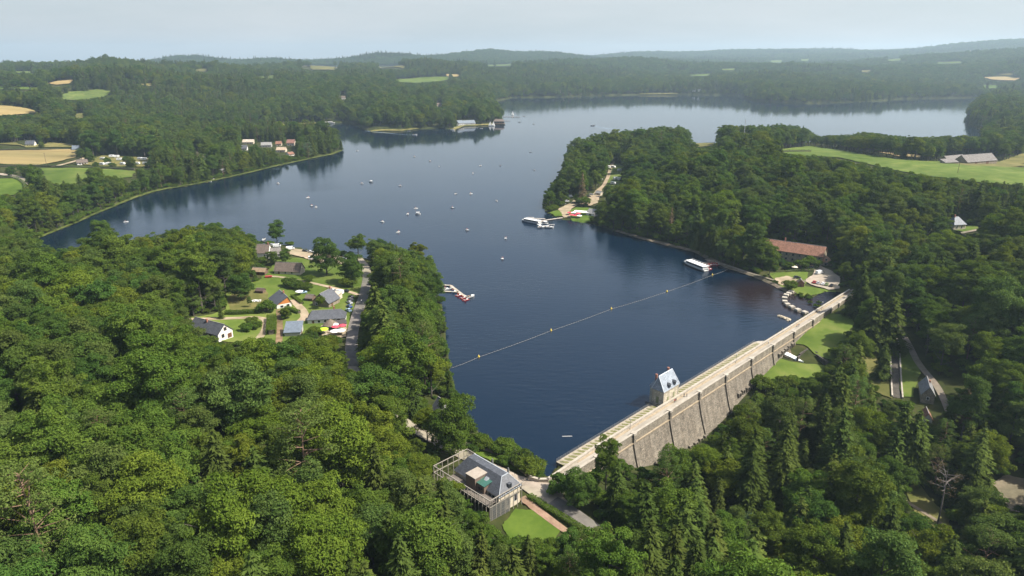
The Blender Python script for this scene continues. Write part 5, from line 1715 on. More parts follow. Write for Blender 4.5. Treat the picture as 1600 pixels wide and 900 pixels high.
# far left shore houses
FAR = [
    ('white house with a dark roof above the hay field', (40, 229), (54, 229), 8, 3.6, 4.0, W_WHITE, SLATE),
    ('low house with a blue grey roof at the corner of the hay field', (113, 236), (125, 236), 9, 2.6, 4.5, W_GREY, R_BLUE),
    ('long low white building with a brown roof beside the campsite lane', (121, 258), (138, 257), 8, 2.8, 3.0, W_WHITE, R_TILE),
    ('white villa with a grey roof at the far left edge', (-4, 208), (8, 208), 9, 4.0, 4.0, W_WHITE, R_GREY),
    ('pale house with a beige roof among gardens at the far left', (20, 209), (30, 209), 8, 3.4, 3.4, W_CREAM, R_GREY),
    ('blue roofed house half hidden in the trees of the left shore', (263, 236), (273, 236), 9, 3.4, 4.2, W_GREY, R_BLUE),
    ('grey brown house among the trees left of the peninsula', (305, 247), (316, 248), 9, 4.0, 4.0, W_CREAM, R_TILE),
    ('white roofed house near the inner bay of the left peninsula', (379, 225), (396, 225), 10, 3.0, 3.4, W_CREAM, roofing('pale_roof', (.42, .36, .29), rows=1.2)),
    ('dark roofed house below the white roofed house on the left peninsula', (376, 235), (386, 235), 9, 3.0, 4.0, W_WHITE, SLATE),
    ('large house with a red brown roof near the tip of the left peninsula', (448, 228), (460, 228), 12, 4.5, 4.5, W_CREAM, roofing('red_brown_tiles', (.20, .10, .075), rows=2.0)),
    ('grey roofed house left of the red brown house on the peninsula', (408, 230), (424, 230), 10, 3.2, 3.6, W_GREY, R_GREY),
    ('small brown roofed house between grey and red roofs on the peninsula', (431, 228), (440, 228), 9, 3.2, 3.4, W_CREAM, R_RED),
    ('beige terraced house below the red brown house on the peninsula', (432, 238), (446, 238), 10, 3.4, 3.4, W_CREAM, roofing('beige_tiles', (.36, .28, .2), rows=2.0)),
    ('white boat house by the shore of the left peninsula', (452, 244), (460, 243), 7, 2.6, 2.4, W_WHITE, R_RED),
    ('white shore cabin under the trees of the left bank', (345, 270), (352, 269), 5, 2.2, 1.6, W_WHITE, R_GREY),
    ('small white house standing alone on the far wooded hill', (534, 155), (540, 155), 9, 4.2, 3.4, W_WHITE, R_TILE),
    ('small white house above the far marina wood', (683, 166), (690, 166), 9, 4.2, 3.4, W_CREAM, R_TILE),
    ('long grey roofed restaurant on the far marina point', (716, 196), (743, 195), 14, 4, 5, W_GREY, R_BLUE),
    ('tall grey gabled house left of the marina restaurant', (717, 197), (725, 197), 14, 6, 5, W_GREY, R_BLUE),
    ('pale house in the wood of the far opposite shore', (880, 127), (890, 127), 16, 7, 5, W_CREAM, R_TILE),
    ('cream building at the water of the far opposite shore', (870, 146), (884, 146), 14, 6, 5, W_CREAM, R_TILE),
    ('yellow house above the far opposite shore', (1006, 133), (1017, 133), 14, 7, 5, W_CREAM, R_GREY),
    ('white cabins building by the far right opposite shore', (1082, 143), (1094, 143), 14, 5, 4, W_WHITE, R_GREY),
    ('white tower like house on the far right ridge', (1510, 86), (1513, 86), 14, 16, 6, W_WHITE, R_GREY),
]
for lab, A, B, dep, wh, rh, wm, rm in FAR:
    a, b = G(*A), G(*B)
    L = (b - a).length
    house('far_house', lab, a, b, dep, wh, rh, wm, rm, eave=.6, wins=[('front', -L * .25, wh * .5, 1.4, 1.4), ('front', L * .25, wh * .5, 1.4, 1.4)], clear=4, doors=[('front', 0, 1.2, 2.1)])

# boathouse on stilts at the tip of the marina point
bh = thing('boathouse', 'dark boathouse standing on stilts in the water off the marina point', 'boathouse', at(780, 195, 0), .1)
mb = MB()
for x in (-11, -4, 4, 11):
    for y in (0, 8, 16):
        mb.box((x, y, -.5), (.6, .6, 4.5))
mb.build('stilts', W_WOOD, bh)
MB().box((0, 8, 1.9), (26, 20, .5)).build('deck', W_WOOD, bh)
MB().box((0, 9, 4.6), (20, 13, 5)).build('wall', W_WOOD, bh)
MB().add([(-12, 1, 6.8), (12, 1, 6.8), (12, 17, 6.8), (-12, 17, 6.8), (-8, 9, 11), (8, 9, 11)], [(0, 1, 5, 4), (2, 3, 4, 5), (1, 2, 5), (3, 0, 4), (3, 2, 1, 0)]).build('roof', R_TILE, bh)
for x in (-7, -2, 3, 8):
    MB().box((x, 2.45, 4.8), (3, .15, 2.4)).build('window', GLASS, bh)

# ------------------------------------------------------------------ slate roofed building inside a slender timber and metal frame
def frame_building():
    # visible corner: front right foot of the frame (787, 816); roof top front right (817, 766)
    z0 = gz(*at(790, 800, 2)[:2])
    P1 = at(815, 757, 8.4)           # right end of the roof, far eave
    P0 = at(744, 716, 8.4)           # left end of the far eave
    d = Vector((P1.x - P0.x, P1.y - P0.y, 0))
    L = d.length
    rz = math.atan2(d.y, d.x)
    n = Vector((-d.y, d.x, 0)).normalized()
    if n.y > 0: n = -n                # towards the camera
    # local frame: origin at the far right roof corner foot, x along the building to the left-back, y towards the camera
    o = thing('frame_building', 'slate roofed building inside a slender cage of pale posts by the dam road', 'building', (P1.x, P1.y, 2.2), rz + math.pi)
    W = 9.5
    eh = 6.2
    wall = MB().prism([(0.4, 0.3), (L - .4, .3), (L - .4, W - .3), (.4, W - .3)], -3, eh).build('wall', W_CREAM, o)
    # mansard roof
    rw = [(0, 0, eh), (L, 0, eh), (L, W, eh), (0, W, eh)]
    k = [(3.0, 2.8, eh + 3.9), (L - 2.2, 2.8, eh + 3.9), (L - 2.2, 5.4, eh + 3.9), (3.0, 5.4, eh + 3.9)]
    rf = MB().add(rw + k, [(0, 1, 5, 4), (1, 2, 6, 5), (2, 3, 7, 6), (3, 0, 4, 7), (4, 5, 6, 7), (3, 2, 1, 0)]).build('roof', SLATE, o)
    zn = flat('dull_zinc', (.30, .32, .34), rough=.5)
    mb = MB().bar(k[0], k[1], .3, .16).bar(rw[0], k[0], .22, .12).bar(rw[3], k[3], .22, .12).bar(k[0], k[3], .3, .16).bar(rw[0], rw[1], .3, .2).bar(rw[0], rw[3], .3, .2)
    mb.build('flashing', zn, rf)
    for x in (2.2, L * .45):
        MB().box((x + 1.6, 1.9, eh + 3.4), (.5, .5, 2.4)).box((x + 1.6, 1.9, eh + 4.7), (.3, .3, .5)).build('chimney', METAL, rf)
    for x in (L * .35, L * .62):
        f = MB().box((x, W - 1.9, eh + 2.0), (1.1, 1.0, 1.4), Matrix.Rotation(.9, 3, 'X')).build('roof_light', zn, rf)
    f = MB().box((.95, W * .45, eh + 1.4), (.9, 1.3, 1.5)).build('dormer', SLATE, rf)
    MB().box((.48, W * .45, eh + 1.4), (.06, .95, 1.1)).build('window', GLASS, f)
    # brown stair tower and the green glazed roof
    br = flat('brown_cladding', (.15, .11, .085))
    tw = MB().prism([(L * .42, W - 3.2), (L * .62, W - 3.2), (L * .62, W + 1.6), (L * .42, W + 1.6)], -3, eh + 3.0).build('stair_tower', br, o)
    MB().box((L * .52, W - .8, eh + 3.1), (L * .2 + .3, 5.0, .22)).build('tower_roof', surf('beige_sheet2', [(.3, (.24, .205, .165)), (.7, (.33, .29, .24))], scale=.6), tw)
    g = MB().prism([(L * .27, W - 4.6), (L * .42 - .01, W - 4.6), (L * .42 - .01, W + .8), (L * .27, W + .8)], -3, eh + 1.5).build('glazed_hall', br, o)
    MB().add([(L * .25, W - 5.0, eh + 2.3), (L * .43, W - 5.0, eh + 2.3), (L * .43, W + 1.1, eh + 1.55), (L * .25, W + 1.1, eh + 1.55), (L * .25, W - 5.0, eh + 2.5), (L * .43, W - 5.0, eh + 2.5), (L * .43, W + 1.1, eh + 1.75), (L * .25, W + 1.1, eh + 1.75)], [(3, 2, 1, 0), (4, 5, 6, 7), (0, 1, 5, 4), (1, 2, 6, 5), (2, 3, 7, 6), (3, 0, 4, 7)]).build('glass_roof', flat('green_glass', (.035, .10, .075), rough=.2, spec=.6), g)
    MB().box((L * .345, W + .83, eh + .4), (1.8, .08, 1.1)).build('window', GLASS, g)
    # terrace deck in front
    MB().box((L * .5, W + 1.9, eh - 1.2), (L - 1.0, 3.6, .25)).build('terrace', surf('deck_boards', [(.3, (.085, .072, .06)), (.7, (.15, .13, .11))], scale=.9), o)
    for x in (L * .12, L * .2):
        f = MB().box((x, W - .27, eh - 1.9), (1.6, .1, 3.0)).build('window', zn, o)
        MB().box((x, W - .2, eh - 1.9), (1.3, .08, 2.7)).build('pane', GLASS, f)
    for y in (2.2, 5.0, 7.4):
        f = MB().box((.37, y, 2.6), (.1, 1.2, 2.2)).build('window', zn, o)
        MB().box((.31, y, 2.6), (.06, .9, 1.9)).build('pane', GLASS, f)
    # the cage: outer line of posts on the near and right sides and the open bay at the left
    cg = flat('cage_timber', (.25, .225, .19))
    fy = W + 4.2
    xl = L + 4.6
    H = eh + 1.3
    post = []
    for x in np.linspace(-.6, xl, 17):
        post.append((x, fy))
    for y in np.linspace(.6, fy - .8, 8):
        post.append((-.6, y))
    for x in np.linspace(L + 1.2, xl, 6):
        post.append((x, -.2))
    for y in np.linspace(1.2, fy - 1.2, 6):
        post.append((xl, y))
    mpost = MB()
    for i, (x, y) in enumerate(post):
        MB().box((x, y, (H - 5.0) / 2), (.16, .16, H + 5.0)).build('cage_post', cg, o)
    rl = MB()
    for z in (H, eh - 1.0):
        rl.bar((-.7, fy, z), (xl + .1, fy, z), .22).bar((-.6, -.3, z), (-.6, fy + .1, z), .2).bar((L + .3, -.2, z), (xl, -.2, z), .2).bar((xl, -.3, z), (xl, fy, z), .2)
    rl.build('cage_rails', cg, o)
    # screen of fine louvres on the near half of the right end
    sc = MB()
    for y in np.linspace(fy - 8.2, fy - .3, 40):
        sc.box((-.62, y, 1.0), (.05, .11, 9.0))
    for z in np.linspace(-2.4, 5.2, 11):
        sc.box((-.66, fy - 4.2, z), (.04, 8.0, .10))
    sc.build('louvre_screen', METAL, o)
    MB().box((-1.6, fy - 4.0, -1.75), (4.5, 3.5, .4)).build('plinth', STONE_PALE, o)
    R2 = Matrix.Rotation(rz + math.pi, 3, 'Z')
    cs = [R2 @ Vector(q) + P1 for q in ((-5, -3, 0), (xl + 2, -3, 0), (xl + 2, fy + 3, 0), (-5, fy + 3, 0))]
    EXCL.append(('poly', np.array([q[:2] for q in cs])))
    print('FRAME L', L, [tuple(round(v) for v in project(*(R2 @ Vector(q) + Vector((P1.x, P1.y, 2.2))))) for q in ((0, 0, eh), (L, 0, eh), (0, W, eh), (L, W, eh), (-.6, fy, H), (-.6, fy, -3), (xl, fy, H))])
frame_building()
# ------------------------------------------------------------------ vehicles
TYRE = flat('tyre', (.02, .02, .02), rough=.9)
LAMP = flat('headlamp_glass', (.6, .6, .58), rough=.2)
def car_paint(name, c):
    return flat(name, c, rough=.3, spec=.6, var=.03)
PAINT = {'white': car_paint('white_paint', (.72, .72, .71)), 'black': car_paint('black_paint', (.018, .018, .02)), 'grey': car_paint('grey_paint', (.16, .165, .17)), 'silver': car_paint('silver_paint', (.42, .43, .44)),
         'blue': car_paint('blue_paint', (.03, .07, .20)), 'red': car_paint('red_paint', (.33, .025, .02)), 'green': car_paint('green_paint', (.20, .26, .09)), 'light blue': car_paint('light_blue_paint', (.30, .42, .52))}
def extrude_profile(prof, w0, w1=None, zcut=None):
    """side profile [(x, z)] swept across y; above zcut the sides lean in to w1"""
    n = len(prof)
    vs = []
    for sgn in (-1, 1):
        for x, z in prof:
            w = w0 if (zcut is None or z <= zcut) else w1
            vs.append((x, sgn * w / 2, z))
    fs = [tuple(range(n)), tuple(reversed(range(n, 2 * n)))] + [(i, n + i, n + (i + 1) % n, (i + 1) % n) for i in range(n)]
    return MB().add(vs, fs)
CARS = {}
def car(colour, kind='car'):
    """prototype of a vehicle; x is forward"""
    if kind == 'car':
        t = thing('parked_car', 'x', 'car', (0, 0, 0))
        extrude_profile([(-2.05, .28), (2.05, .28), (2.12, .62), (1.95, .82), (.95, .95), (-1.75, 1.0), (-2.1, .85)], 1.76).build('body', PAINT[colour], t)
        extrude_profile([(-1.72, .99), (.95, .95), (.25, 1.42), (-1.25, 1.46)], 1.66, 1.32, 1.1).build('windows', GLASS, t)
        MB().box((-.5, 0, 1.47), (1.5, 1.30, .05)).build('roof_panel', PAINT[colour], t)
        wx, wr, wy = 1.28, .33, .82
        lx = 2.06
    elif kind == 'van':
        t = thing('parked_van', 'x', 'van', (0, 0, 0))
        extrude_profile([(-2.7, .3), (2.7, .3), (2.75, .95), (2.2, 1.15), (1.55, 2.05), (1.3, 2.15), (-2.7, 2.15)], 1.95).build('body', PAINT[colour], t)
        extrude_profile([(2.22, 1.16), (1.57, 2.02), (1.45, 2.02), (1.45, 1.16)], 1.98).build('windows', GLASS, t)
        MB().box((0, 0, 2.19), (2.0, 1.2, .08)).build('roof_hatch', PAINT['silver'], t)
        wx, wr, wy = 1.75, .36, .9
        lx = 2.74
    elif kind == 'caravan':
        t = thing('caravan', 'x', 'caravan', (0, 0, 0))
        extrude_profile([(-2.9, .5), (2.6, .5), (3.0, 1.1), (2.7, 2.5), (2.2, 2.75), (-2.6, 2.75), (-2.95, 2.2)], 2.3).build('body', PAINT[colour], t)
        MB().box((0, -1.16, 1.8), (1.5, .06, .7)).build('window', GLASS, t)
        MB().box((-1.7, -1.16, 1.5), (.7, .05, 1.8)).build('door', PAINT['silver'], t)
        MB().bar((2.9, 0, .55), (4.0, 0, .5), .14).build('tow_bar', METAL, t)
        wx, wr, wy = 0.0, .34, 1.05
        lx = None
    for x in ((wx, -wx) if wx else (0,)):
        for y in (-wy, wy):
            w = MB().tube([(x, y - .11, wr), (x, y + .11, wr)], wr, 12).build('wheel', TYRE, t)
            MB().tube([(x, y - .12, wr), (x, y + .12, wr)], wr * .55, 10).build('rim', PAINT['silver'], w)
    if lx:
        for y in (-.62, .62):
            MB().box((lx - .02, y, .68), (.1, .34, .16)).build('headlamp', LAMP, t)
    return t
def place_vehicle(px, rz, label, colour='white', kind='car', group=None, scale=1.0):
    w = G(*px)
    key = (colour, kind)
    if key not in CARS:
        CARS[key] = car(colour, kind)
        CARS[key]['_used'] = 0
    src = CARS[key]
    t = src if not src['_used'] else dup(src, w)
    src['_used'] = 1
    t.location = (w.x, w.y, w.z + .15 + .0011 * math.hypot(w.x, w.y))
    t.rotation_euler = (0, 0, rz)
    t.scale = (scale,) * 3
    t['label'] = label
    if group: t['group'] = group
    elif 'group' in t: del t['group']
    return t
def heading(p, q):
    a, b = G(*p), G(*q)
    return math.atan2(b.y - a.y, b.x - a.x)
hr = heading((551, 500), (558, 465))
g = 'cars parked along the hamlet road'
for p, c, lab in (((549, 466.5), 'black', 'black car topmost in the row beside the hamlet road'), ((547.5, 470.5), 'grey', 'dark grey car second in the row beside the hamlet road'), ((546.5, 475.5), 'silver', 'silver car in the middle of the row beside the hamlet road'), ((546, 481.5), 'blue', 'blue car fourth in the row beside the hamlet road'), ((545, 487.5), 'light blue', 'pale blue car nearest the hipped slate house')):
    place_vehicle(p, hr + .55, lab, c, group=g)
place_vehicle((530, 460), hr + 1.0, 'white van beside the flat annex of the stone house', 'white', 'van')
place_vehicle((520, 457), hr + 1.2, 'white car left of the white van by the flat annex', 'white')
place_vehicle((540, 457.5), hr + 1.3, 'black car at the end of the garden track by the white van', 'black')
place_vehicle((474, 459.5), .4, 'pale blue car beside the white parasol garden', 'light blue')
g = 'vehicles in the lakeside car park'
place_vehicle((433, 387), .3, 'white van in front of the grey roof at the lakeside car park', 'white', 'van', g)
place_vehicle((454, 391), .35, 'white van at the left end of the lakeside car park', 'white', 'van', g)
place_vehicle((426, 385), .2, 'silver car behind the lakeside houses at the shore', 'silver', 'car', g)
place_vehicle((477, 394.5), -.35, 'black car by the lake edge of the lakeside car park', 'black', 'car', g)
place_vehicle((486, 396), -.35, 'white car by the lake edge of the lakeside car park', 'white', 'car', g)
place_vehicle((489, 406.5), .2, 'white van beside the big round tree at the lakeside car park', 'white', 'van', g)
place_vehicle((538, 407), -.3, 'grey car right of the big round tree at the lakeside car park', 'grey', 'car', g)
place_vehicle((546, 407.5), -.3, 'red car at the right end of the lakeside car park', 'red', 'car', g)
g = 'cars in the car park by the brick hut'
hp = heading((1270, 448), (1275, 441))
for p, c, lab in (((1272, 443.5), 'red', 'dark red car leftmost in the row by the brick hut'), ((1278, 444.5), 'silver', 'silver car second in the row by the brick hut'), ((1285.5, 445.8), 'white', 'white car in the middle of the row by the brick hut'), ((1291.5, 447), 'green', 'pale green car fourth in the row by the brick hut'), ((1299, 448.5), 'black', 'black car rightmost in the row by the brick hut')):
    place_vehicle(p, hp, lab, c, group=g)
place_vehicle((1280, 429), .5, 'white van alone in the middle of the far car park', 'white', 'van', g)
place_vehicle((1245, 436), .1, 'black car behind the brick hut', 'black', 'car', g)
place_vehicle((1266, 420.5), .3, 'dark grey car in the courtyard by the red roofed building', 'grey', 'car', g)
g = 'cars at the beach bar'
for p, c, k, lab in (((886, 316.5), 'white', 'car', 'white car under the trees at the left of the sandy yard'), ((881, 321), 'grey', 'car', 'grey car at the left edge of the sandy yard on the point'), ((897, 319.5), 'black', 'car', 'black car in the sandy yard beside the round bushes'), ((920, 309), 'black', 'car', 'black car parked at the top of the sandy yard'), ((891, 309.5), 'white', 'van', 'white van under the dead brown conifer'), ((924, 306), 'silver', 'car', 'silver car near the pale hut on the point')):
    place_vehicle(p, RNG.uniform(-.5, .5), lab, c, k, g)
g = 'caravans of the wooded campground'
for i, (p, lab) in enumerate((((951, 264), 'farthest white caravan in the clearing of the right wood'), ((958, 264), 'white caravan right of the farthest in the right wood clearing'), ((937, 284), 'white caravan at the left of the track in the right wood'), ((968, 269), 'white caravan at the back right of the right wood clearing'), ((962, 282), 'white caravan in the middle of the right wood clearing'), ((969, 283), 'white caravan at the right edge of the right wood clearing'), ((958, 289.5), 'nearest white caravan of the right wood clearing'))):
    place_vehicle(p, RNG.uniform(-1, 1), lab, 'white', 'caravan', g)
g = 'caravans of the left shore campsite'
for p, lab in (((161, 251), 'white caravan nearest the lane of the left campsite'), ((175, 247), 'white caravan at the back of the left campsite'), ((183, 247.5), 'white caravan right of the back one in the left campsite'), ((187, 252), 'large white caravan in the middle of the left campsite'), ((160, 259.5), 'white caravan at the front left of the left campsite'), ((170, 259), 'white caravan at the front middle of the left campsite'), ((192, 259), 'white caravan right of the bush in the left campsite'), ((219, 251), 'pale caravan at the back right of the left campsite'), ((226, 251.5), 'pale caravan at the far right of the left campsite'), ((215, 258.5), 'white caravan at the front right of the left campsite'), ((227, 258.5), 'white caravan at the right end of the left campsite')):
    place_vehicle(p, RNG.uniform(-.4, .4), lab, 'white', 'caravan', g, scale=1.05)
# red farm trailer by the wood
_w = G(420, 435)
tr = thing('trailer', 'red farm trailer at the end of the garden track', 'trailer', _w, .2)
MB().prism([(-1.8, -.9), (1.8, -.9), (1.8, .9), (-1.8, .9)], .7, 1.6, taper=[(-2.0, -1.05), (2.0, -1.05), (2.0, 1.05), (-2.0, 1.05)]).build('body', PAINT['red'], tr)
for y in (-.95, .95):
    MB().tube([(0, y - .12, .45), (0, y + .12, .45)], .45, 12).build('wheel', TYRE, tr)
MB().bar((1.8, 0, .7), (3.2, 0, .5), .12).build('tow_bar', METAL, tr)

# ------------------------------------------------------------------ parasols, tables, people
FAB = {'white': flat('white_canvas', (.66, .65, .62)), 'red': flat('pink_red_canvas', (.50, .06, .09)), 'lime': flat('lime_canvas', (.36, .58, .03)), 'pale': flat('pale_canvas', (.60, .52, .40))}
def parasol(px, colour, label, r=2.0, h=2.6, group=None):
    w = G(*px)
    t = thing('parasol', label, 'parasol', (w.x, w.y, w.z + .1), RNG.uniform(0, 1), group)
    MB().tube([(0, 0, -.3), (0, 0, h + .55)], .045, 6).build('pole', METAL, t)
    MB().lathe((0, 0, 0), [(r, h - .28), (r, h - .1), (r * .5, h + .24), (.06, h + .6), (.03, h + .66)], 8).build('canopy', FAB[colour], t)
    MB().lathe((0, 0, 0), [(.35, -.1), (.35, .12), (.1, .2)], 10).build('foot', METAL, t)
    return t
g = 'parasols of the hamlet cafe'
parasol((524.5, 518), 'red', 'pink red parasol left of the other pink one on the cafe terrace', 1.9, group=g)
parasol((535.5, 516), 'red', 'pink red parasol on the right of the cafe terrace by the road', 1.9, group=g)
parasol((524, 514.5), 'white', 'white parasol behind the pink ones on the cafe terrace', 1.8, group=g)
parasol((524, 525), 'white', 'large white parasol front left on the cafe terrace', 2.3, group=g)
parasol((533, 524), 'white', 'large white parasol front right on the cafe terrace', 2.3, group=g)
parasol((506, 522), 'lime', 'lime green parasol on the left of the cafe terrace', 2.4, group=g)
parasol((468, 462), 'white', 'big white parasol in the garden behind the orange gabled house', 2.1)
g = 'parasols of the beach bar'
for p, c, lab in (((893, 340), 'red', 'red parasol front left at the beach bar'), ((899, 341), 'red', 'red parasol front middle at the beach bar'), ((903, 338), 'red', 'red parasol nearest the awning at the beach bar'), ((896, 336.5), 'white', 'white parasol behind the red ones at the beach bar'), ((890, 336.5), 'red', 'red parasol farthest left at the beach bar'), ((905, 341.5), 'white', 'white parasol at the right of the red ones at the beach bar')):
    parasol(p, c, lab, 2.4, group=g)
aw = thing('awning', 'long white awning in front of the beach bar', 'awning', G(910, 336), -.35)
MB().box((0, 0, 3.0), (15, 5.0, .2), Matrix.Rotation(.12, 3, 'X')).build('canvas', FAB['white'], aw)
for x in (-7, 0, 7):
    MB().box((x, -2.3, 1.1), (.12, .12, 3.4)).build('post', METAL, aw)
g = 'parasols by the red roofed building'
for p, c, lab in (((1243, 419), 'pale', 'beige parasol left of the shrubs by the red roofed building'), ((1247, 417), 'white', 'white parasol right of the beige one by the red roofed building'), ((1241, 423), 'pale', 'beige parasol nearest the grass by the red roofed building')):
    parasol(p, c, lab, 2.0, group=g)
def bench_table(px, label, group=None, sc=1.0, mat=None):
    w = G(*px)
    t = thing('picnic_table', label, 'table', (w.x, w.y, w.z + .25), RNG.uniform(0, 3), group)
    m = mat or surf('grey_timber', [(.3, (.24, .2, .16)), (.7, (.38, .33, .27))], scale=1)
    MB().box((0, 0, .74), (1.9, .8, .07)).build('top', m, t)
    for y in (-.75, .75):
        MB().box((0, y, .44), (1.9, .28, .06)).build('bench', m, t)
    for x in (-.7, .7):
        MB().bar((x, -.85, 0), (x, -.2, .72), .1).bar((x, .85, 0), (x, .2, .72), .1).box((x, 0, .40), (.09, 1.6, .09)).build('trestle', m, t)
    t.scale = (sc,) * 3
    return t
for p, lab in (((397, 472), 'pale table left on the dry lawn'), ((401, 472.5), 'pale table in the middle of the dry lawn'), ((405, 472), 'pale table right on the dry lawn')):
    bench_table(p, lab, 'tables on the dry lawn', 1.2, FAB['white'])
for p, lab in (((510, 525), 'wooden table below the lime parasol'), ((516, 521), 'wooden table between the lime and white parasols'), ((517, 528), 'wooden table at the front edge of the terrace')):
    bench_table(p, lab, 'tables of the cafe terrace', 1.0)

def skin_figure(name, pts, edges, radii, root):
    me = bpy.data.meshes.new(name)
    me.from_pydata(pts, edges, [])
    o = bpy.data.objects.new(name, me)
    COL.objects.link(o)
    md = o.modifiers.new('skin', 'SKIN')
    md.use_smooth_shade = True
    for i, r in enumerate(radii):
        me.skin_vertices[0].data[i].radius = r if hasattr(r, '__len__') else (r, r)
        me.skin_vertices[0].data[i].use_root = (i == root)
    ss = o.modifiers.new('sub', 'SUBSURF')
    ss.levels = ss.render_levels = 1
    dg = bpy.context.evaluated_depsgraph_get()
    m2 = bpy.data.meshes.new_from_object(o.evaluated_get(dg))
    bpy.data.objects.remove(o)
    return m2
def person_mesh():
    # mid stride: hips 0, chest 1, neck 2, head 3-4, arms, legs
    P = [(0, 0, .95), (0, 0, 1.25), (0, 0, 1.46), (0, .02, 1.56), (0, .03, 1.70), (-.19, 0, 1.40), (-.25, -.06, 1.12), (-.23, .06, .88), (.19, 0, 1.40), (.25, .06, 1.12), (.23, .18, .90),
         (-.10, 0, .90), (-.10, .14, .50), (-.10, .16, .07), (-.10, .28, .04), (.10, 0, .90), (.10, -.06, .50), (.10, -.26, .10), (.10, -.14, .04)]
    E = [(0, 1), (1, 2), (2, 3), (3, 4), (1, 5), (5, 6), (6, 7), (1, 8), (8, 9), (9, 10), (0, 11), (11, 12), (12, 13), (13, 14), (0, 15), (15, 16), (16, 17), (17, 18)]
    R = [.15, .17, .07, .085, .10, .075, .05, .04, .075, .05, .04, .095, .07, .05, .045, .095, .07, .05, .045]
    return skin_figure('person', P, E, R, 0)
PM = person_mesh()
SKIN = flat('skin', (.45, .28, .20), var=.05)
def clothes(name, top, leg):
    """one body mesh; shirt, trousers and skin by height"""
    m, nt, out = _new(name)
    tc = N(nt, 'ShaderNodeTexCoord')
    sp = N(nt, 'ShaderNodeSeparateXYZ')
    nt.links.new(tc.outputs['Object'], sp.inputs[0])
    dv = N(nt, 'ShaderNodeMath', operation='DIVIDE')
    dv.inputs[1].default_value = 2.0
    nt.links.new(sp.outputs['Z'], dv.inputs[0])
    r = N(nt, 'ShaderNodeValToRGB')
    r.color_ramp.interpolation = 'CONSTANT'
    e = r.color_ramp.elements
    for _ in range(3): e.new(.5)
    for i, (p, c) in enumerate(((0, (.05, .04, .04)), (.05, leg), (.475, top), (.735, (.45, .28, .20)), (.835, (.06, .04, .03)))):
        e[i].position = p
        e[i].color = (*c, 1)
    nt.links.new(dv.outputs[0], r.inputs[0])
    p = N(nt, 'ShaderNodeBsdfPrincipled', Roughness=.9)
    nt.links.new(r.outputs[0], p.inputs['Base Color'])
    nt.links.new(p.outputs[0], out.inputs['Surface'])
    return m
CL = {'dark': clothes('dark_clothes', (.03, .035, .05), (.04, .045, .07)), 'red': clothes('red_top', (.45, .06, .05), (.06, .06, .08)), 'white': clothes('white_top', (.7, .7, .68), (.08, .10, .16)), 'blue': clothes('blue_top', (.08, .15, .35), (.10, .09, .08))}
def person(loc, rz, cl, label, group=None, sit=False):
    me = PM.copy()
    me.materials.clear()
    me.materials.append(CL[cl])
    o = bpy.data.objects.new('person', me)
    COL.objects.link(o)
    o.location = loc
    o.rotation_euler = (0, 0, rz)
    return tag(o, label, 'person', group)
def on_dam(px, py, z=2.03):
    w = at(px, py, z)
    s, n = downstream(w.x, w.y)
    return damp(s, min(max(n, 5.5), 7.9), z)
g = 'walkers on the dam'
for p, c, a, lab in (((1066, 619), 'dark', 1.0, 'person in dark clothes walking on the dam nearest the valve house'), ((1073, 620), 'dark', 2.2, 'person in dark clothes by the outer parapet beyond the valve house'), ((1053, 629), 'red', .6, 'person in a red top walking on the dam in front of the valve house'), ((1054.5, 627.5), 'dark', .7, 'person in dark clothes beside the one in red on the dam'), ((1245, 511), 'red', 2.4, 'person in a red top at the left of the far pair on the dam'), ((1248, 510), 'dark', 2.6, 'person in dark clothes at the right of the far pair on the dam'), ((1199, 537), 'white', .6, 'person in a white top walking where the grassy strip ends')):
    person(on_dam(*p), DAM_RZ - 1.57 + a, c, lab, g)
for p, c, lab in (((1258, 441), 'dark', 'person in dark clothes standing between the brick hut and the car row'), ((1287, 429), 'dark', 'person in dark clothes beside the lone white van'), ((565, 474), 'white', 'person in a white top on the road right of the parked cars')):
    w = G(*p)
    person((w.x, w.y, w.z + .15 + .0011 * w.length), 1.0, c, lab)

# ------------------------------------------------------------------ lamps, masts and poles
def lamp(loc, h, label, rz=0, group=None, name='street_lamp', col=METAL):
    t = thing(name, label, 'lamp', loc, rz, group)
    MB().tube([(0, 0, -.2), (0, 0, h * .5), (0, 0, h)], [.09, .07, .055], 8).build('post', col, t)
    MB().lathe((0, 0, h), [(.10, 0), (.22, .12), (.24, .40), (.30, .42), (.08, .62), (.03, .7)], 8).build('lantern', flat('lantern_glass', (.35, .36, .33), rough=.3), t)
    MB().lathe((0, 0, -.1), [(.2, 0), (.2, .35), (.1, .5)], 8).build('foot', col, t)
    return t
for p, lab in (((1156.5, 570), 'dark lamp post on the dam right of the valve house'), ((977, 668), 'pale lamp post on the dam left of the valve house'), ((1276, 482), 'lamp post at the far end of the dam')):
    w = at(p[0], p[1], 2.03)
    s, n = downstream(w.x, w.y)
    lamp(damp(s, 5.0, 2.1), 3.9, lab, group='lamps along the dam')
w = G(849, 744)
lamp((w.x, w.y, w.z), 3.4, 'green lamp post by the water where the dam parapet curves', col=flat('green_paint_post', (.10, .26, .14)))
w = G(1160, 236)
t = thing('radio_mast', 'thin grey lattice mast rising from the right wood', 'mast', w)
mb = MB()
for a in (0, 2.09, 4.19):
    mb.bar((math.cos(a) * .55, math.sin(a) * .55, 0), (math.cos(a) * .25, math.sin(a) * .25, 38), .18)
mb.build('legs', flat('galvanised', (.42, .43, .44)), t)
mb = MB()
for k in range(18):
    z = 1 + k * 2.0
    for a in (0, 2.09, 4.19):
        b = a + 2.09
        mb.bar((math.cos(a) * .5, math.sin(a) * .5, z), (math.cos(b) * .48, math.sin(b) * .48, z + 2), .09)
mb.build('bracing', MATS['galvanised'], t)
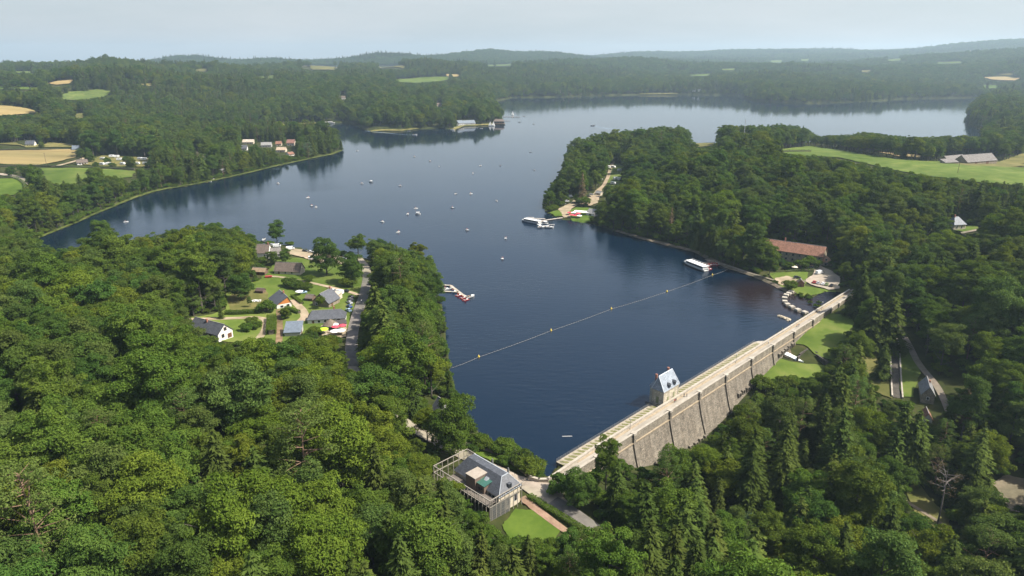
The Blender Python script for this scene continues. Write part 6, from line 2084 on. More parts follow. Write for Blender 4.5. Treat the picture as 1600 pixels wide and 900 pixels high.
MB().tube([(0, 0, 36), (0, 0, 42)], .08, 6).build('antenna', MATS['galvanised'], t)
def pole(px, h, label):
    w = G(*px)
    t = thing('utility_pole', label, 'pole', w)
    MB().tube([(0, 0, -.5), (0, 0, h)], [.22, .15], 8).build('post', W_WOOD, t)
    MB().box((0, 0, h - .5), (2.0, .18, .18)).build('cross_arm', W_WOOD, t)
pole((73, 259), 15, 'wooden utility pole at the edge of the hay field')
pole((1496, 272), 11, 'wooden utility pole on the hilltop meadow below the barns')
pole((513, 470), 8, 'wooden pole beside the flat annex in the hamlet')

# ------------------------------------------------------------------ boats
HULL_W = flat('white_hull', (.52, .52, .50), rough=.35)
HULL_B = flat('blue_hull', (.03, .07, .17), rough=.35)
def hull_mb(L, W, H, n=9, flatb=.55, bow=2.2):
    """open boat hull: rim, keel, rounded stern"""
    vs, fs = [], []
    for i in range(n):
        t = i / (n - 1)
        x = -L / 2 + L * t
        w = W / 2 * (1 - max(0, (t - .45) / .55) ** bow) * (0.86 + .14 * min(1, t / .25)) + .02
        rise = H * .25 * max(0, t - .6) / .4
        vs += [(x, -w, H + rise), (x, -w * .8, H * .25), (x, -w * flatb, -.12 * H), (x, w * flatb, -.12 * H), (x, w * .8, H * .25), (x, w, H + rise), (x, w * .82, H + rise), (x, w * .7, H * .45), (x, -w * .7, H * .45), (x, -w * .82, H + rise)]
    m = 10
    for i in range(n - 1):
        for k in range(m):
            fs.append((i * m + k, i * m + (k + 1) % m, (i + 1) * m + (k + 1) % m, (i + 1) * m + k))
    fs.append(tuple(range(m)))
    fs.append(tuple(reversed(range((n - 1) * m, n * m))))
    return MB().add(vs, fs)
def pedal_boat(col):
    t = thing('pedal_boat', 'x', 'boat', (0, 0, 0))
    m = {'white': HULL_W, 'red': PAINT['red'], 'blue': HULL_B}[col]
    for y in (-.62, .62):
        MB().add(*_shift(hull_mb(3.6, .62, .42), (0, y, 0))).build('float', m, t)
    MB().box((-.1, 0, .5), (2.6, 1.3, .12)).build('deck', HULL_W, t)
    for y in (-.42, .42):
        MB().box((-.45, y, .72), (.5, .5, .28)).box((-.72, y, 1.0), (.12, .5, .55)).build('seat', m, t)
        MB().box((-.42, y, 1.15), (.26, .38, .55)).lathe((-.42, y, 1.42), [(.06, 0), (.12, .08), (.12, .2), (.05, .27)], 8).build('rider', CL['dark'] if y < 0 else CL['red'], t)
    return t
def _shift(mb, d):
    return [(v[0] + d[0], v[1] + d[1], v[2] + d[2]) for v in mb.v], mb.f
def row_boat():
    t = thing('rowing_boat', 'x', 'boat', (0, 0, 0))
    hull_mb(4.2, 1.5, .5).build('hull', HULL_W, t)
    for x in (-1.0, .3):
        MB().box((x, 0, .42), (.3, 1.2, .06)).build('thwart', W_WOOD, t)
    MB().box((-.9, 0, .95), (.3, .42, .8)).lathe((-.9, 0, 1.35), [(.06, 0), (.12, .08), (.12, .2), (.05, .27)], 8).build('rower', CL['dark'], t)
    return t
def motor_boat():
    t = thing('motor_boat', 'x', 'boat', (0, 0, 0))
    hull_mb(5.6, 2.1, .85, flatb=.5).build('hull', HULL_W, t)
    MB().box((.9, 0, .88), (2.2, 1.5, .3)).build('foredeck', HULL_W, t)
    MB().add([(.1, -.75, 1.0), (.1, .75, 1.0), (-.35, .65, 1.55), (-.35, -.65, 1.55), (.2, -.75, 1.0), (.2, .75, 1.0), (-.25, .65, 1.55), (-.25, -.65, 1.55)], [(0, 1, 2, 3), (7, 6, 5, 4), (0, 4, 5, 1), (2, 6, 7, 3), (1, 5, 6, 2), (3, 7, 4, 0)]).build('windscreen', GLASS, t)
    MB().box((-1.2, 0, .85), (.6, 1.3, .5)).build('seat', flat('tan_seat', (.3, .2, .12)), t)
    MB().box((-2.9, 0, .75), (.4, .45, .9)).build('outboard', TYRE, t)
    return t
def canopy_boat():
    t = thing('canopy_boat', 'x', 'boat', (0, 0, 0))
    hull_mb(4.8, 2.0, .7).build('hull', HULL_W, t)
    MB().box((0, 0, 2.0), (3.0, 1.9, .1)).build('canopy', FAB['white'], t)
    for x in (-1.3, 1.3):
        for y in (-.85, .85):
            MB().box((x, y, 1.3), (.07, .07, 1.4)).build('post', METAL, t)
    MB().box((-.8, 0, .75), (.6, 1.3, .5)).build('seat', W_WOOD, t)
    return t
def sail_boat():
    t = thing('sailing_boat', 'x', 'boat', (0, 0, 0))
    hull_mb(6.5, 2.2, .8).build('hull', HULL_W, t)
    MB().tube([(.5, 0, .5), (.5, 0, 9.5)], .08, 6).build('mast', METAL, t)
    MB().add([(.4, 0, 1.4), (-3.0, .3, 1.5), (.4, 0, 9.2), (.4, .08, 1.4), (-3.0, .38, 1.5), (.4, .08, 9.2)], [(0, 1, 2), (5, 4, 3), (0, 3, 4, 1), (1, 4, 5, 2), (2, 5, 3, 0)]).build('mainsail', FAB['white'], t)
    MB().add([(.65, 0, 1.2), (3.1, .1, 1.1), (.6, 0, 7.6), (.65, .07, 1.2), (3.1, .17, 1.1), (.6, .07, 7.6)], [(0, 1, 2), (5, 4, 3), (0, 3, 4, 1), (1, 4, 5, 2), (2, 5, 3, 0)]).build('jib', FAB['white'], t)
    return t
BOATS = {}
def boat(kind, px, label, rz=None, scale=1.0, group=None, z=0.0):
    if kind not in BOATS:
        BOATS[kind] = {'pedal': lambda: pedal_boat('white'), 'pedal_red': lambda: pedal_boat('red'), 'pedal_blue': lambda: pedal_boat('blue'), 'row': row_boat, 'motor': motor_boat, 'canopy': canopy_boat, 'sail': sail_boat}[kind]()
        BOATS[kind]['_used'] = 0
    src = BOATS[kind]
    w = at(px[0], px[1], 0) if not isinstance(px, Vector) else px
    t = src if not src['_used'] else dup(src, w)
    src['_used'] = 1
    t.location = (w.x, w.y, z)
    t.rotation_euler = (0, 0, RNG.uniform(0, 6.28) if rz is None else rz)
    t.scale = (scale,) * 3
    t['label'] = label
    if group: t['group'] = group
    elif 'group' in t: del t['group']
    return t
g = 'boats scattered on the lake'
LAKE_BOATS = [
    ('pedal', (197, 347), 'white pedal boat nearest the left inlet'), ('pedal', (434, 287), 'white pedal boat nearest the grassy left shore'),
    ('row', (558, 236), 'dark low rowing boat right of the left peninsula tip'), ('pedal', (647, 245), 'white pedal boat on open water between the two wooded points'),
    ('pedal', (672, 252), 'pedal boat right and below the one between the wooded points'), ('row', (686, 260), 'small dark rowing boat in the middle of the upper lake'),
    ('pedal', (565, 287), 'white pedal boat left of the pair in mid lake'), ('canopy', (580, 285), 'small canopied boat right of the mid lake pedal boat'), ('pedal', (625, 291), 'pedal boat with a short wake right of the mid lake pair'),
    ('pedal', (739, 271), 'pedal boat below the pair of far specks'), ('row', (751, 259), 'rowing boat left of the pair of far specks'), ('row', (782, 259), 'rowing boat right of the pair of far specks'), ('pedal', (736, 303), 'dark pedal boat alone right of mid lake'),
    ('pedal', (481, 309), 'topmost pedal boat of the small left cluster'), ('pedal', (487, 322), 'white pedal boat at the left of the small left cluster'), ('pedal', (494, 324), 'white pedal boat at the right of the small left cluster'),
    ('pedal', (637, 335), 'left pedal boat of the central cluster'), ('pedal', (650, 326), 'topmost pedal boat of the central cluster'), ('canopy', (653, 335), 'canopied boat at the right of the central cluster'),
    ('pedal', (622, 363), 'white pedal boat below the central cluster'), ('pedal', (597, 347), 'white pedal boat left of the central cluster'), ('pedal', (707, 325), 'pedal boat right of the central cluster'), ('pedal', (730, 360), 'white pedal boat in the right half of the lake'),
    ('pedal', (790, 373), 'white pedal boat left of the tour boat jetty'), ('pedal', (785, 405), 'nearest pedal boat out on open water'), ('row', (712, 303), 'low rowing boat above the pedal boats right of centre'),
    ('motor', (412, 375), 'white motor boat at the lakeside car park shore'), ('row', (776, 314), 'small rowing boat right of the dark pedal boat'), ('row', (829, 238), 'dark rowing boat far out before the right wood'), ('row', (835, 266), 'faint rowing boat left of the right wood point')]
for k, p, lab in LAKE_BOATS:
    boat(k, p, lab, group=g, scale=1.0)
boat('motor', (333, 281), 'white motor boat moored by the trees of the left shore', .3, 1.2)
boat('row', (327, 284), 'small rowing boat beside the motor boat at the left shore', .3, 1.2)
boat('row', (82, 360), 'pale rowing boat under the trees in the left inlet', .5, 1.2)
boat('row', (50, 378), 'pale rowing boat at the end of the left inlet', .5, 1.2)
# wakes of the moving boats: low foamy ridges on the water
WAKE = flat('wake_water', (.12, .17, .23), rough=.12, spec=.5)
def wake(pts, w0, w1):
    pts = [at(x, y, 0) for x, y in pts]
    vs, fs = [], []
    n = len(pts)
    for i, p in enumerate(pts):
        d = (pts[min(i + 1, n - 1)] - pts[max(i - 1, 0)]).normalized()
        a = Vector((-d.y, d.x, 0)) * (w0 + (w1 - w0) * i / (n - 1)) / 2
        vs += [p - a, p + Vector((0, 0, .10)), p + a]
    for i in range(n - 1):
        fs += [(i * 3, i * 3 + 1, i * 3 + 4, i * 3 + 3), (i * 3 + 1, i * 3 + 2, i * 3 + 5, i * 3 + 4)]
    for f in range(len(fs)):
        pass
    o = MB().add(vs, fs).build('boat_wake', WAKE)
    o['kind'] = 'stuff'
boat('motor', (926, 196.5), 'speeding motor boat with a long wake on the upper lake', 2.9, 1.6)
wake([(928, 197), (938, 199), (950, 201), (962, 201.5)], 1.5, 12)
boat('motor', (648, 211), 'motor boat with a long wake off the far marina shore', -.1, 1.6)
wake([(646, 211), (620, 209.5), (595, 207), (572, 204.5)], 2, 10)

def tour_boat(loc, rz, label, blue=True, scale=1.0):
    t = thing('tour_boat', label, 'boat', loc, rz)
    h = hull_mb(22, 5.2, 1.5, n=14, flatb=.7, bow=3.2).build('hull', HULL_W, t)
    hull_mb(22.15, 5.26, .55, n=14, flatb=.7, bow=3.2).build('waterline_band', HULL_B if blue else METAL, t)
    extrude_profile([(-10, 1.2), (7.8, 1.2), (6.9, 3.1), (-10, 3.1)], 4.5).build('cabin', HULL_W, t)
    for y in (-2.27, 2.27):
        MB().box((-1.6, y, 2.25), (16.0, .08, .95)).build('window_band', GLASS, t)
    MB().add([(7.45, -1.9, 2.0), (7.45, 1.9, 2.0), (7.05, 1.9, 2.9), (7.05, -1.9, 2.9), (7.55, -1.9, 2.0), (7.55, 1.9, 2.0), (7.15, 1.9, 2.9), (7.15, -1.9, 2.9)], [(3, 2, 1, 0), (4, 5, 6, 7), (0, 1, 5, 4), (1, 2, 6, 5), (2, 3, 7, 6), (3, 0, 4, 7)]).build('windscreen', GLASS, t)
    MB().box((-1.6, 0, 3.2), (17.6, 4.9, .2)).build('roof', FAB['white'], t)
    mb = MB()
    for y in (-2.2, 2.2):
        mb.bar((-9.8, y, 4.1), (6.4, y, 4.1), .09)
        for x in np.arange(-9.8, 6.5, 2.7):
            mb.box((x, y, 3.7), (.07, .07, .9))
    mb.build('roof_rail', FRAME_W, t)
    MB().box((8.9, 0, 1.62), (2.4, 3.0, .15)).build('foredeck', HULL_W, t)
    t.scale = (scale,) * 3
    return t
_a, _b = at(846, 351, 0), at(814, 345, 0)
tour_boat((_a + _b) / 2, math.atan2(_b.y - _a.y, _b.x - _a.x), 'white tour boat with a blue waterline at the end of the point jetty', scale=.92)
_a, _b = at(1103, 424, 0), at(1070, 411, 0)
tour_boat((_a + _b) / 2, math.atan2(_b.y - _a.y, _b.x - _a.x), 'long white tour boat moored by the dark wooded right bank', False, 1.0)

JET = surf('jetty_boards', [(.3, (.22, .19, .16)), (.7, (.40, .36, .31))], scale=.8)
def jetty(name, label, segs, w=2.2, h=.7, mat=None, rail=False):
    t = thing(name, label, 'jetty', (0, 0, 0))
    for a, b in segs:
        a = a if isinstance(a, Vector) else at(*a, 0)
        b = b if isinstance(b, Vector) else at(*b, 0)
        d = b - a
        R = Matrix.Rotation(math.atan2(d.y, d.x), 3, 'Z')
        c = (a + b) / 2
        MB().box(c + Vector((0, 0, h - .12)), (d.length, w, .24), R).build('walkway', mat or JET, t)
        mb = MB()
        n = max(2, int(d.length / 5) + 1)
        for k in range(n):
            q = a + d * (k / (n - 1))
            for s in (-1, 1):
                p = q + R @ Vector((0, s * w * .45, 0))
                mb.tube([(p.x, p.y, -2.5), (p.x, p.y, h + (.9 if rail else .25))], .12, 6)
        mb.build('piles', W_WOOD, t)
    return t
jetty('jetty', 'grey boarded jetty running out from the sandy point to the tour boat', [((880, 341), (852, 345)), ((852, 345), (838, 349)), ((852, 343), (828, 342))])
jetty('floating_pontoon', 'white floating pontoon with mooring fingers beside the point jetty', [((836, 348), (846, 354)), ((846, 354), (858, 353.5))], 2.6, .45, HULL_W)
g = 'small boats moored at the point jetty'
for p, k, r, lab in (((846, 356), 'motor', .2, 'white motor boat at the outer corner of the white pontoon'), ((853, 355.5), 'motor', .1, 'white motor boat second along the white pontoon'), ((859, 356), 'motor', .1, 'white motor boat at the inner end of the white pontoon'), ((852, 350), 'canopy', .4, 'canopied boat between the pontoon and the jetty'), ((843, 347), 'row', .4, 'rowing boat tied behind the tour boat'), ((862, 352), 'row', .2, 'rowing boat close to the shore end of the point jetty'), ((830, 340.5), 'row', .1, 'small boat on the lake side of the point jetty')):
    boat(k, p, lab, r, 1.15, g)
jetty('jetty', 'dark curved jetty from the wooded right bank to the long tour boat', [((1137, 417), (1122, 411)), ((1122, 411), (1108, 411)), ((1108, 411), (1098, 414))], 3.0, .8, MATS['brown_boards'], rail=True)
g = 'red pedal boats at the right bank jetty'
for p, lab in (((1106, 417), 'red pedal boat nearest the long tour boat'), ((1109, 415), 'red pedal boat second from the long tour boat'), ((1113, 414), 'red pedal boat in the middle of the dark jetty row'), ((1117, 413.5), 'red pedal boat fourth from the long tour boat'), ((1121, 414), 'red pedal boat nearest the shore at the dark jetty'), ((1108, 421), 'red pedal boat lying outermost in front of the dark jetty')):
    boat('pedal_red', p, lab, .6, 1.1, g)
jetty('jetty', 'pale jetty with red and white boats off the left headland', [((690, 446), (704, 447)), ((704, 447), (722, 461)), ((722, 461), (731, 466)), ((690, 456), (716, 457))], 1.8, .5, STONE_PALE)
g = 'boats moored at the headland jetty'
for p, k, lab in (((697, 452), 'pedal', 'white pedal boat innermost at the headland jetty'), ((709, 456), 'pedal_blue', 'blue pedal boat at the middle of the headland jetty'), ((717, 462), 'pedal_red', 'red pedal boat left of the headland jetty arm'), ((724, 466), 'pedal_red', 'red pedal boat at the outer end of the headland jetty'), ((728, 469), 'pedal_red', 'red pedal boat lying below the end of the headland jetty'), ((735, 464.5), 'motor', 'white motor boat at the tip of the headland jetty'), ((705, 451), 'row', 'rowing boat beside the inner headland jetty')):
    boat(k, p, lab, .8, 1.1, g)
# marina across the lake
g = 'boats of the far marina'
MAR = [('motor', (584, 201), 'white motor boat leftmost on the far marina beach'), ('motor', (590, 200.5), 'white motor boat under the blue tent at the far marina'), ('pedal_red', (600, 200), 'red pedal boat left on the far marina beach'), ('pedal', (605, 202), 'white pedal boat among the red ones at the far marina'), ('pedal', (610, 202), 'white pedal boat right of another at the far marina'), ('pedal_red', (613, 200), 'red pedal boat in the middle of the far marina beach'), ('pedal', (617, 201), 'white pedal boat fourth on the far marina beach'), ('pedal_red', (620, 199.5), 'red pedal boat rightmost on the far marina beach'),
       ('motor', (707, 203), 'white motor boat left of the far restaurant'), ('canopy', (711, 201), 'canopied boat left of the far restaurant'), ('sail', (715, 199), 'small sailing boat left of the far restaurant'), ('row', (709, 205), 'low boat outermost left of the far restaurant'), ('sail', (766, 197), 'sailing boat with white sails before the far boathouse'), ('sail', (771, 197), 'second sailing boat right by the far boathouse'), ('row', (752, 201), 'small boat out before the far restaurant'), ('row', (745, 200), 'small boat nearer the far restaurant beach'), ('row', (639, 205), 'small buoy boat off the far marina beach'),
       ('motor', (464, 193), 'white motor boat on the far inner bay beach'), ('motor', (471, 193), 'white motor boat right on the far inner bay beach'), ('row', (432, 196), 'small boat left in the far inner bay'), ('sail', (801, 180), 'faint sailing boat beyond the far boathouse'), ('row', (819, 182), 'faint boat right of the far boathouse'), ('row', (812, 191), 'small boat right below the far boathouse jetty'), ('row', (834, 194), 'small boat far right of the boathouse')]
for k, p, lab in MAR:
    boat(k, p, lab, RNG.uniform(-.4, .4), 1.35 if k != 'sail' else 1.1, g)
tour_boat(at(514, 193, 0), .3, 'white tour boat moored in the far inner bay', False, 1.1)
jetty('jetty', 'long low jetty running right from the far boathouse', [((786, 183), (812, 183.5))], 5, 1.2, MATS['brown_boards'])
jetty('jetty', 'short jetty just below the long one by the far boathouse', [((788, 189.5), (797, 189.5))], 4, 1.2, MATS['brown_boards'])
_w = at(592, 198, 0)
t = thing('tent', 'blue peaked tent on the far marina beach', 'tent', (_w.x, _w.y, 1.0))
MB().lathe((0, 0, 0), [(5.5, 3.0), (5.5, 3.4), (2.0, 5.5), (.1, 9)], 8).build('canvas', flat('blue_canvas', (.03, .12, .42)), t)
for a in range(4):
    MB().box((math.cos(a * 1.57 + .78) * 5, math.sin(a * 1.57 + .78) * 5, 1.4), (.2, .2, 3.4)).build('post', METAL, t)

# ------------------------------------------------------------------ buoy line across the water before the dam
BUOY_PX = [(748, 558), (861, 517), (955, 483), (1042, 456), (1113, 430)]
YEL = flat('yellow_buoy', (.62, .45, .06), rough=.4, var=.05)
for i, p in enumerate(BUOY_PX):
    w = at(*p, 0)
    t = thing('buoy', 'yellow buoy on the rope line, %s counting from the left bank' % ('first', 'second', 'third', 'fourth', 'fifth')[i], 'buoy', (w.x, w.y, 0), 0, 'yellow buoys of the rope line')
    MB().lathe((0, 0, 0), [(.2, -.4), (.40, -.1), (.46, .3), (.36, .6), (.16, .75), (.13, 1.2)], 14).build('float', YEL, t, smooth_shade=True)
    MB().lathe((0, 0, 1.2), [(.08, 0), (.06, .3), (.02, .4)], 8).build('tip', METAL, t)
LINE = [(706, 575)] + BUOY_PX + [(1137, 421)]
rope = thing('float_rope', 'thin rope strung with small floats across the water before the dam', 'rope', (0, 0, 0))
mb, fl_ = MB(), MB()
for a, b in zip(LINE[:-1], LINE[1:]):
    a, b = at(*a, 0), at(*b, 0)
    n = max(3, int((b - a).length / 5))
    prev = None
    for k in range(n + 1):
        f = k / n
        p = a.lerp(b, f)
        nrm = Vector((-(b - a).y, (b - a).x, 0)).normalized()
        p = p + nrm * (-.5 * math.sin(math.pi * f)) + Vector((0, 0, .06))
        if prev is not None:
            mb.bar(prev, p, .06)
            m = 3
            for q in range(m):
                c = prev.lerp(p, (q + .5) / m)
                fl_.box(c + Vector((0, 0, .05)), (.18, .18, .16))
        prev = p
mb.build('line', flat('tan_rope', (.27, .25, .21)), rope)
fl_.build('floats', flat('tan_floats', (.36, .33, .27)), rope)
# small marker in the water by the dam's left end
w = at(886, 682, 0)
t = thing('marker_float', 'low pale float lying on the dark water before the dam', 'float', w, .05)
MB().prism([(-1.7, -.2), (1.7, -.2), (1.9, 0), (1.7, .2), (-1.7, .2), (-1.9, 0)], -.15, .14).build('body', flat('dull_float', (.30, .29, .27)), t)
MB().tube([(-1.7, 0, .1), (-1.7, 0, .45)], .04, 6).build('mooring_eye', METAL, t)
# hedges -----------------------------------------------------------
def hedge(px, w, h, label, dens=26, ragged_=.12, name='hedge', tone='hedge'):
    L = resample(soften(wpoly(px), 2), .8)
    rng = np.random.default_rng(len(L) + int(w * 10))
    t_ = np.gradient(L, axis=0)
    t_ /= np.linalg.norm(t_, axis=1, keepdims=True)
    nn = np.stack([-t_[:, 1], t_[:, 0]], -1)
    n = int(len(L) * dens * (w + 2 * h))
    i = rng.integers(0, len(L), n)
    per = rng.uniform(0, w + 2 * h, n)
    side = np.where(per < h, -w / 2, np.where(per > h + w, w / 2, per - h - w / 2))
    z = np.where(per < h, per, np.where(per > h + w, per - h - w, h))
    Nn = np.stack([np.where(per < h, -1, np.where(per > h + w, 1, 0))[:, None] * nn[i, 0:1], np.where(per < h, -1, np.where(per > h + w, 1, 0))[:, None] * nn[i, 1:2], ((per >= h) & (per <= h + w)).astype(float)[:, None]], 1)[:, :, 0]
    base = L[i] + nn[i] * side[:, None] + t_[i] * rng.uniform(-.5, .5, n)[:, None]
    P = np.column_stack([base, ground_z(base[:, 0], base[:, 1]) + z]) + rng.normal(size=(n, 3)) * ragged_
    V, F = leaf_quads(rng, P, Nn + np.array([0, 0, .4]), .36, .4)
    t = thing(name, label, 'hedge', (0, 0, 0))
    o = raw_mesh('foliage', V, F, LEAF[tone], parent=t)
    set_tone(o.data, np.repeat(np.clip(.5 + rng.normal(size=n) * .25, 0, 1), 4))
    mb = MB()
    for k in range(0, len(L) - 1, 2):
        a = Vector((L[k][0], L[k][1], gz(*L[k])))
        b = Vector((L[min(k + 2, len(L) - 1)][0], L[min(k + 2, len(L) - 1)][1], gz(*L[min(k + 2, len(L) - 1)])))
        mb.bar(a + Vector((0, 0, h * .42)), b + Vector((0, 0, h * .42)), h * .7, w * .5)
    mb.build('inner_twigs', BARK, t)
    EXCL.append(('line', L, w / 2 + 1.0))
    return t
hedge([(425, 500), (425, 510), (424, 524)], 4.2, 3.0, 'tall bright clipped hedge running beside the grey garage')
hedge([(353, 492), (370, 492), (388, 491), (405, 490)], 2.6, 2.2, 'low clipped hedge along the bottom of the dry lawn')
hedge([(448, 484), (458, 488), (467, 491)], 2.0, 2.0, 'short bright hedge in front of the orange gabled house')
hedge([(457, 464), (464, 470), (472, 476)], 1.8, 1.5, 'hedge between the orange gabled house and the driveway')
hedge([(829, 779), (850, 793), (875, 808), (900, 824), (930, 842), (956, 860)], 2.0, 1.3, 'long low hedge between the gravel path and the road below the dam')
hedge([(0, 261), (60, 260), (110, 263), (160, 264), (210, 266)], 4, 3, 'long dark field hedge between the hay field and the meadow', dens=4, ragged_=.5, tone='deep')
hedge([(-20, 236), (60, 235), (120, 234)], 4, 3, 'dark field hedge along the top of the hay field', dens=4, ragged_=.5, tone='deep')
hedge([(0, 279), (24, 279), (38, 288), (40, 297)], 3, 2.5, 'dark rounded hedge round the bright meadow at the left edge', dens=5, ragged_=.4, tone='deep')
hedge([(1228, 426), (1244, 424), (1262, 425), (1272, 422)], 2.4, 1.4, 'low hedge between the grass bank and the far car park', dens=8, tone='mid', ragged_=.25)
hedge([(1216, 239), (1240, 238), (1266, 238)], 4, 3, 'dark hedge at the left end of the hilltop meadow', dens=4, ragged_=.5, tone='deep')
# bushes -----------------------------------------------------------
def bush(px, scale, label, key='shrub', group=None):
    w = G(*px)
    return one_tree(key, (w.x, w.y, w.z - .1), label, scale, group=group, name='bush')
g = 'bushes along the near water edge'
for i, (p, s) in enumerate((((746, 692), 1.3), ((752, 696), 1.35), ((760, 702), 1.3), ((778, 706), 1.4), ((790, 709), 1.75), ((800, 718), 1.5), ((812, 726), 1.9), ((822, 732), 1.5), ((834, 742), 1.8), ((841, 747), 1.3))):
    bush(p, s, '%s rounded bush of the row along the near water edge' % ('first', 'second', 'third', 'fourth', 'fifth', 'sixth', 'seventh', 'eighth', 'ninth', 'tenth')[i] + ', counting from the left', 'shrub' if i % 3 else 'shrub_deep', g)
bush((788, 726), 1.0, 'small round bush alone on the strip of lawn by the lake path')
bush((742, 707), 1.0, 'dark low bush between the lake road and the path', 'shrub_deep')
bush((734, 703), .8, 'small dark bush left of another beside the lake road', 'shrub_deep')
bush((872, 771), 2.0, 'dark bush at the corner where the dam wall meets the road', 'shrub_deep')
bush((416, 488), 1.9, 'big round olive bush left of the orange gabled house')
bush((446, 498), 1.7, 'round dark shrub behind the grey garage roof', 'shrub_deep')
bush((394, 508), 1.3, 'rounded shrub in the garden left of the tall hedge')
bush((400, 514), 1.2, 'lower rounded shrub in the garden left of the tall hedge')
bush((386, 518), 1.3, 'shrub in the middle of the lawn right of the white gabled house')
bush((482, 441), 1.4, 'small round shrub on the lawn below the long brown roof')
bush((545, 449), 1.9, 'wide light green bush at the road corner in the hamlet')
bush((478, 455), 1.6, 'shrub behind the white garden parasol')
bush((463, 452), 1.8, 'dark shrub on the bank above the orange gabled house', 'shrub_deep')
bush((452, 449), 1.8, 'rounded shrub left of the dark one above the orange gabled house')
bush((905, 318), 2.6, 'left one of two round bushes in the sandy yard')
bush((912, 322), 2.6, 'right one of two round bushes in the sandy yard')
bush((1252, 420), 2.0, 'round shrub left of the other beside the car park of the red roofed building')
bush((1264, 419), 2.4, 'round shrub right of the other beside the car park of the red roofed building')
bush((1234, 453), 1.8, 'shrub at the head of the weir piers', 'shrub')
for p, s in (((1186, 606), 1.6), ((1196, 612), 1.9), ((1210, 610), 1.5), ((1226, 608), 1.9), ((1240, 606), 1.7), ((1254, 606), 1.4), ((1268, 604), 1.2), ((1284, 598), 1.5), ((1182, 594), 1.1), ((1296, 582), 1.2), ((1322, 548), 1.5), ((1310, 560), 1.8)):
    bush(p, s, 'leafy shrub of the thicket edging the grass below the dam', 'shrub', 'thicket shrubs below the dam')
for p, s in (((168, 256), 2.6), ((176, 262), 2.2), ((199, 255), 3.0), ((204, 262), 2.6), ((150, 262), 2.2), ((234, 262), 2.6)):
    bush(p, s, 'round bush growing among the caravans of the left campsite', 'shrub_deep', 'bushes of the left campsite')
_rp = np.random.default_rng(9)
for i in range(9):
    bush((1252 + i * 3.6 + _rp.normal() * 2, 461 + i * 1.8 + _rp.normal() * 3), .55, 'low reed clump growing in the shallow pond behind the weir piers', 'shrub', 'reed clumps in the weir pond')
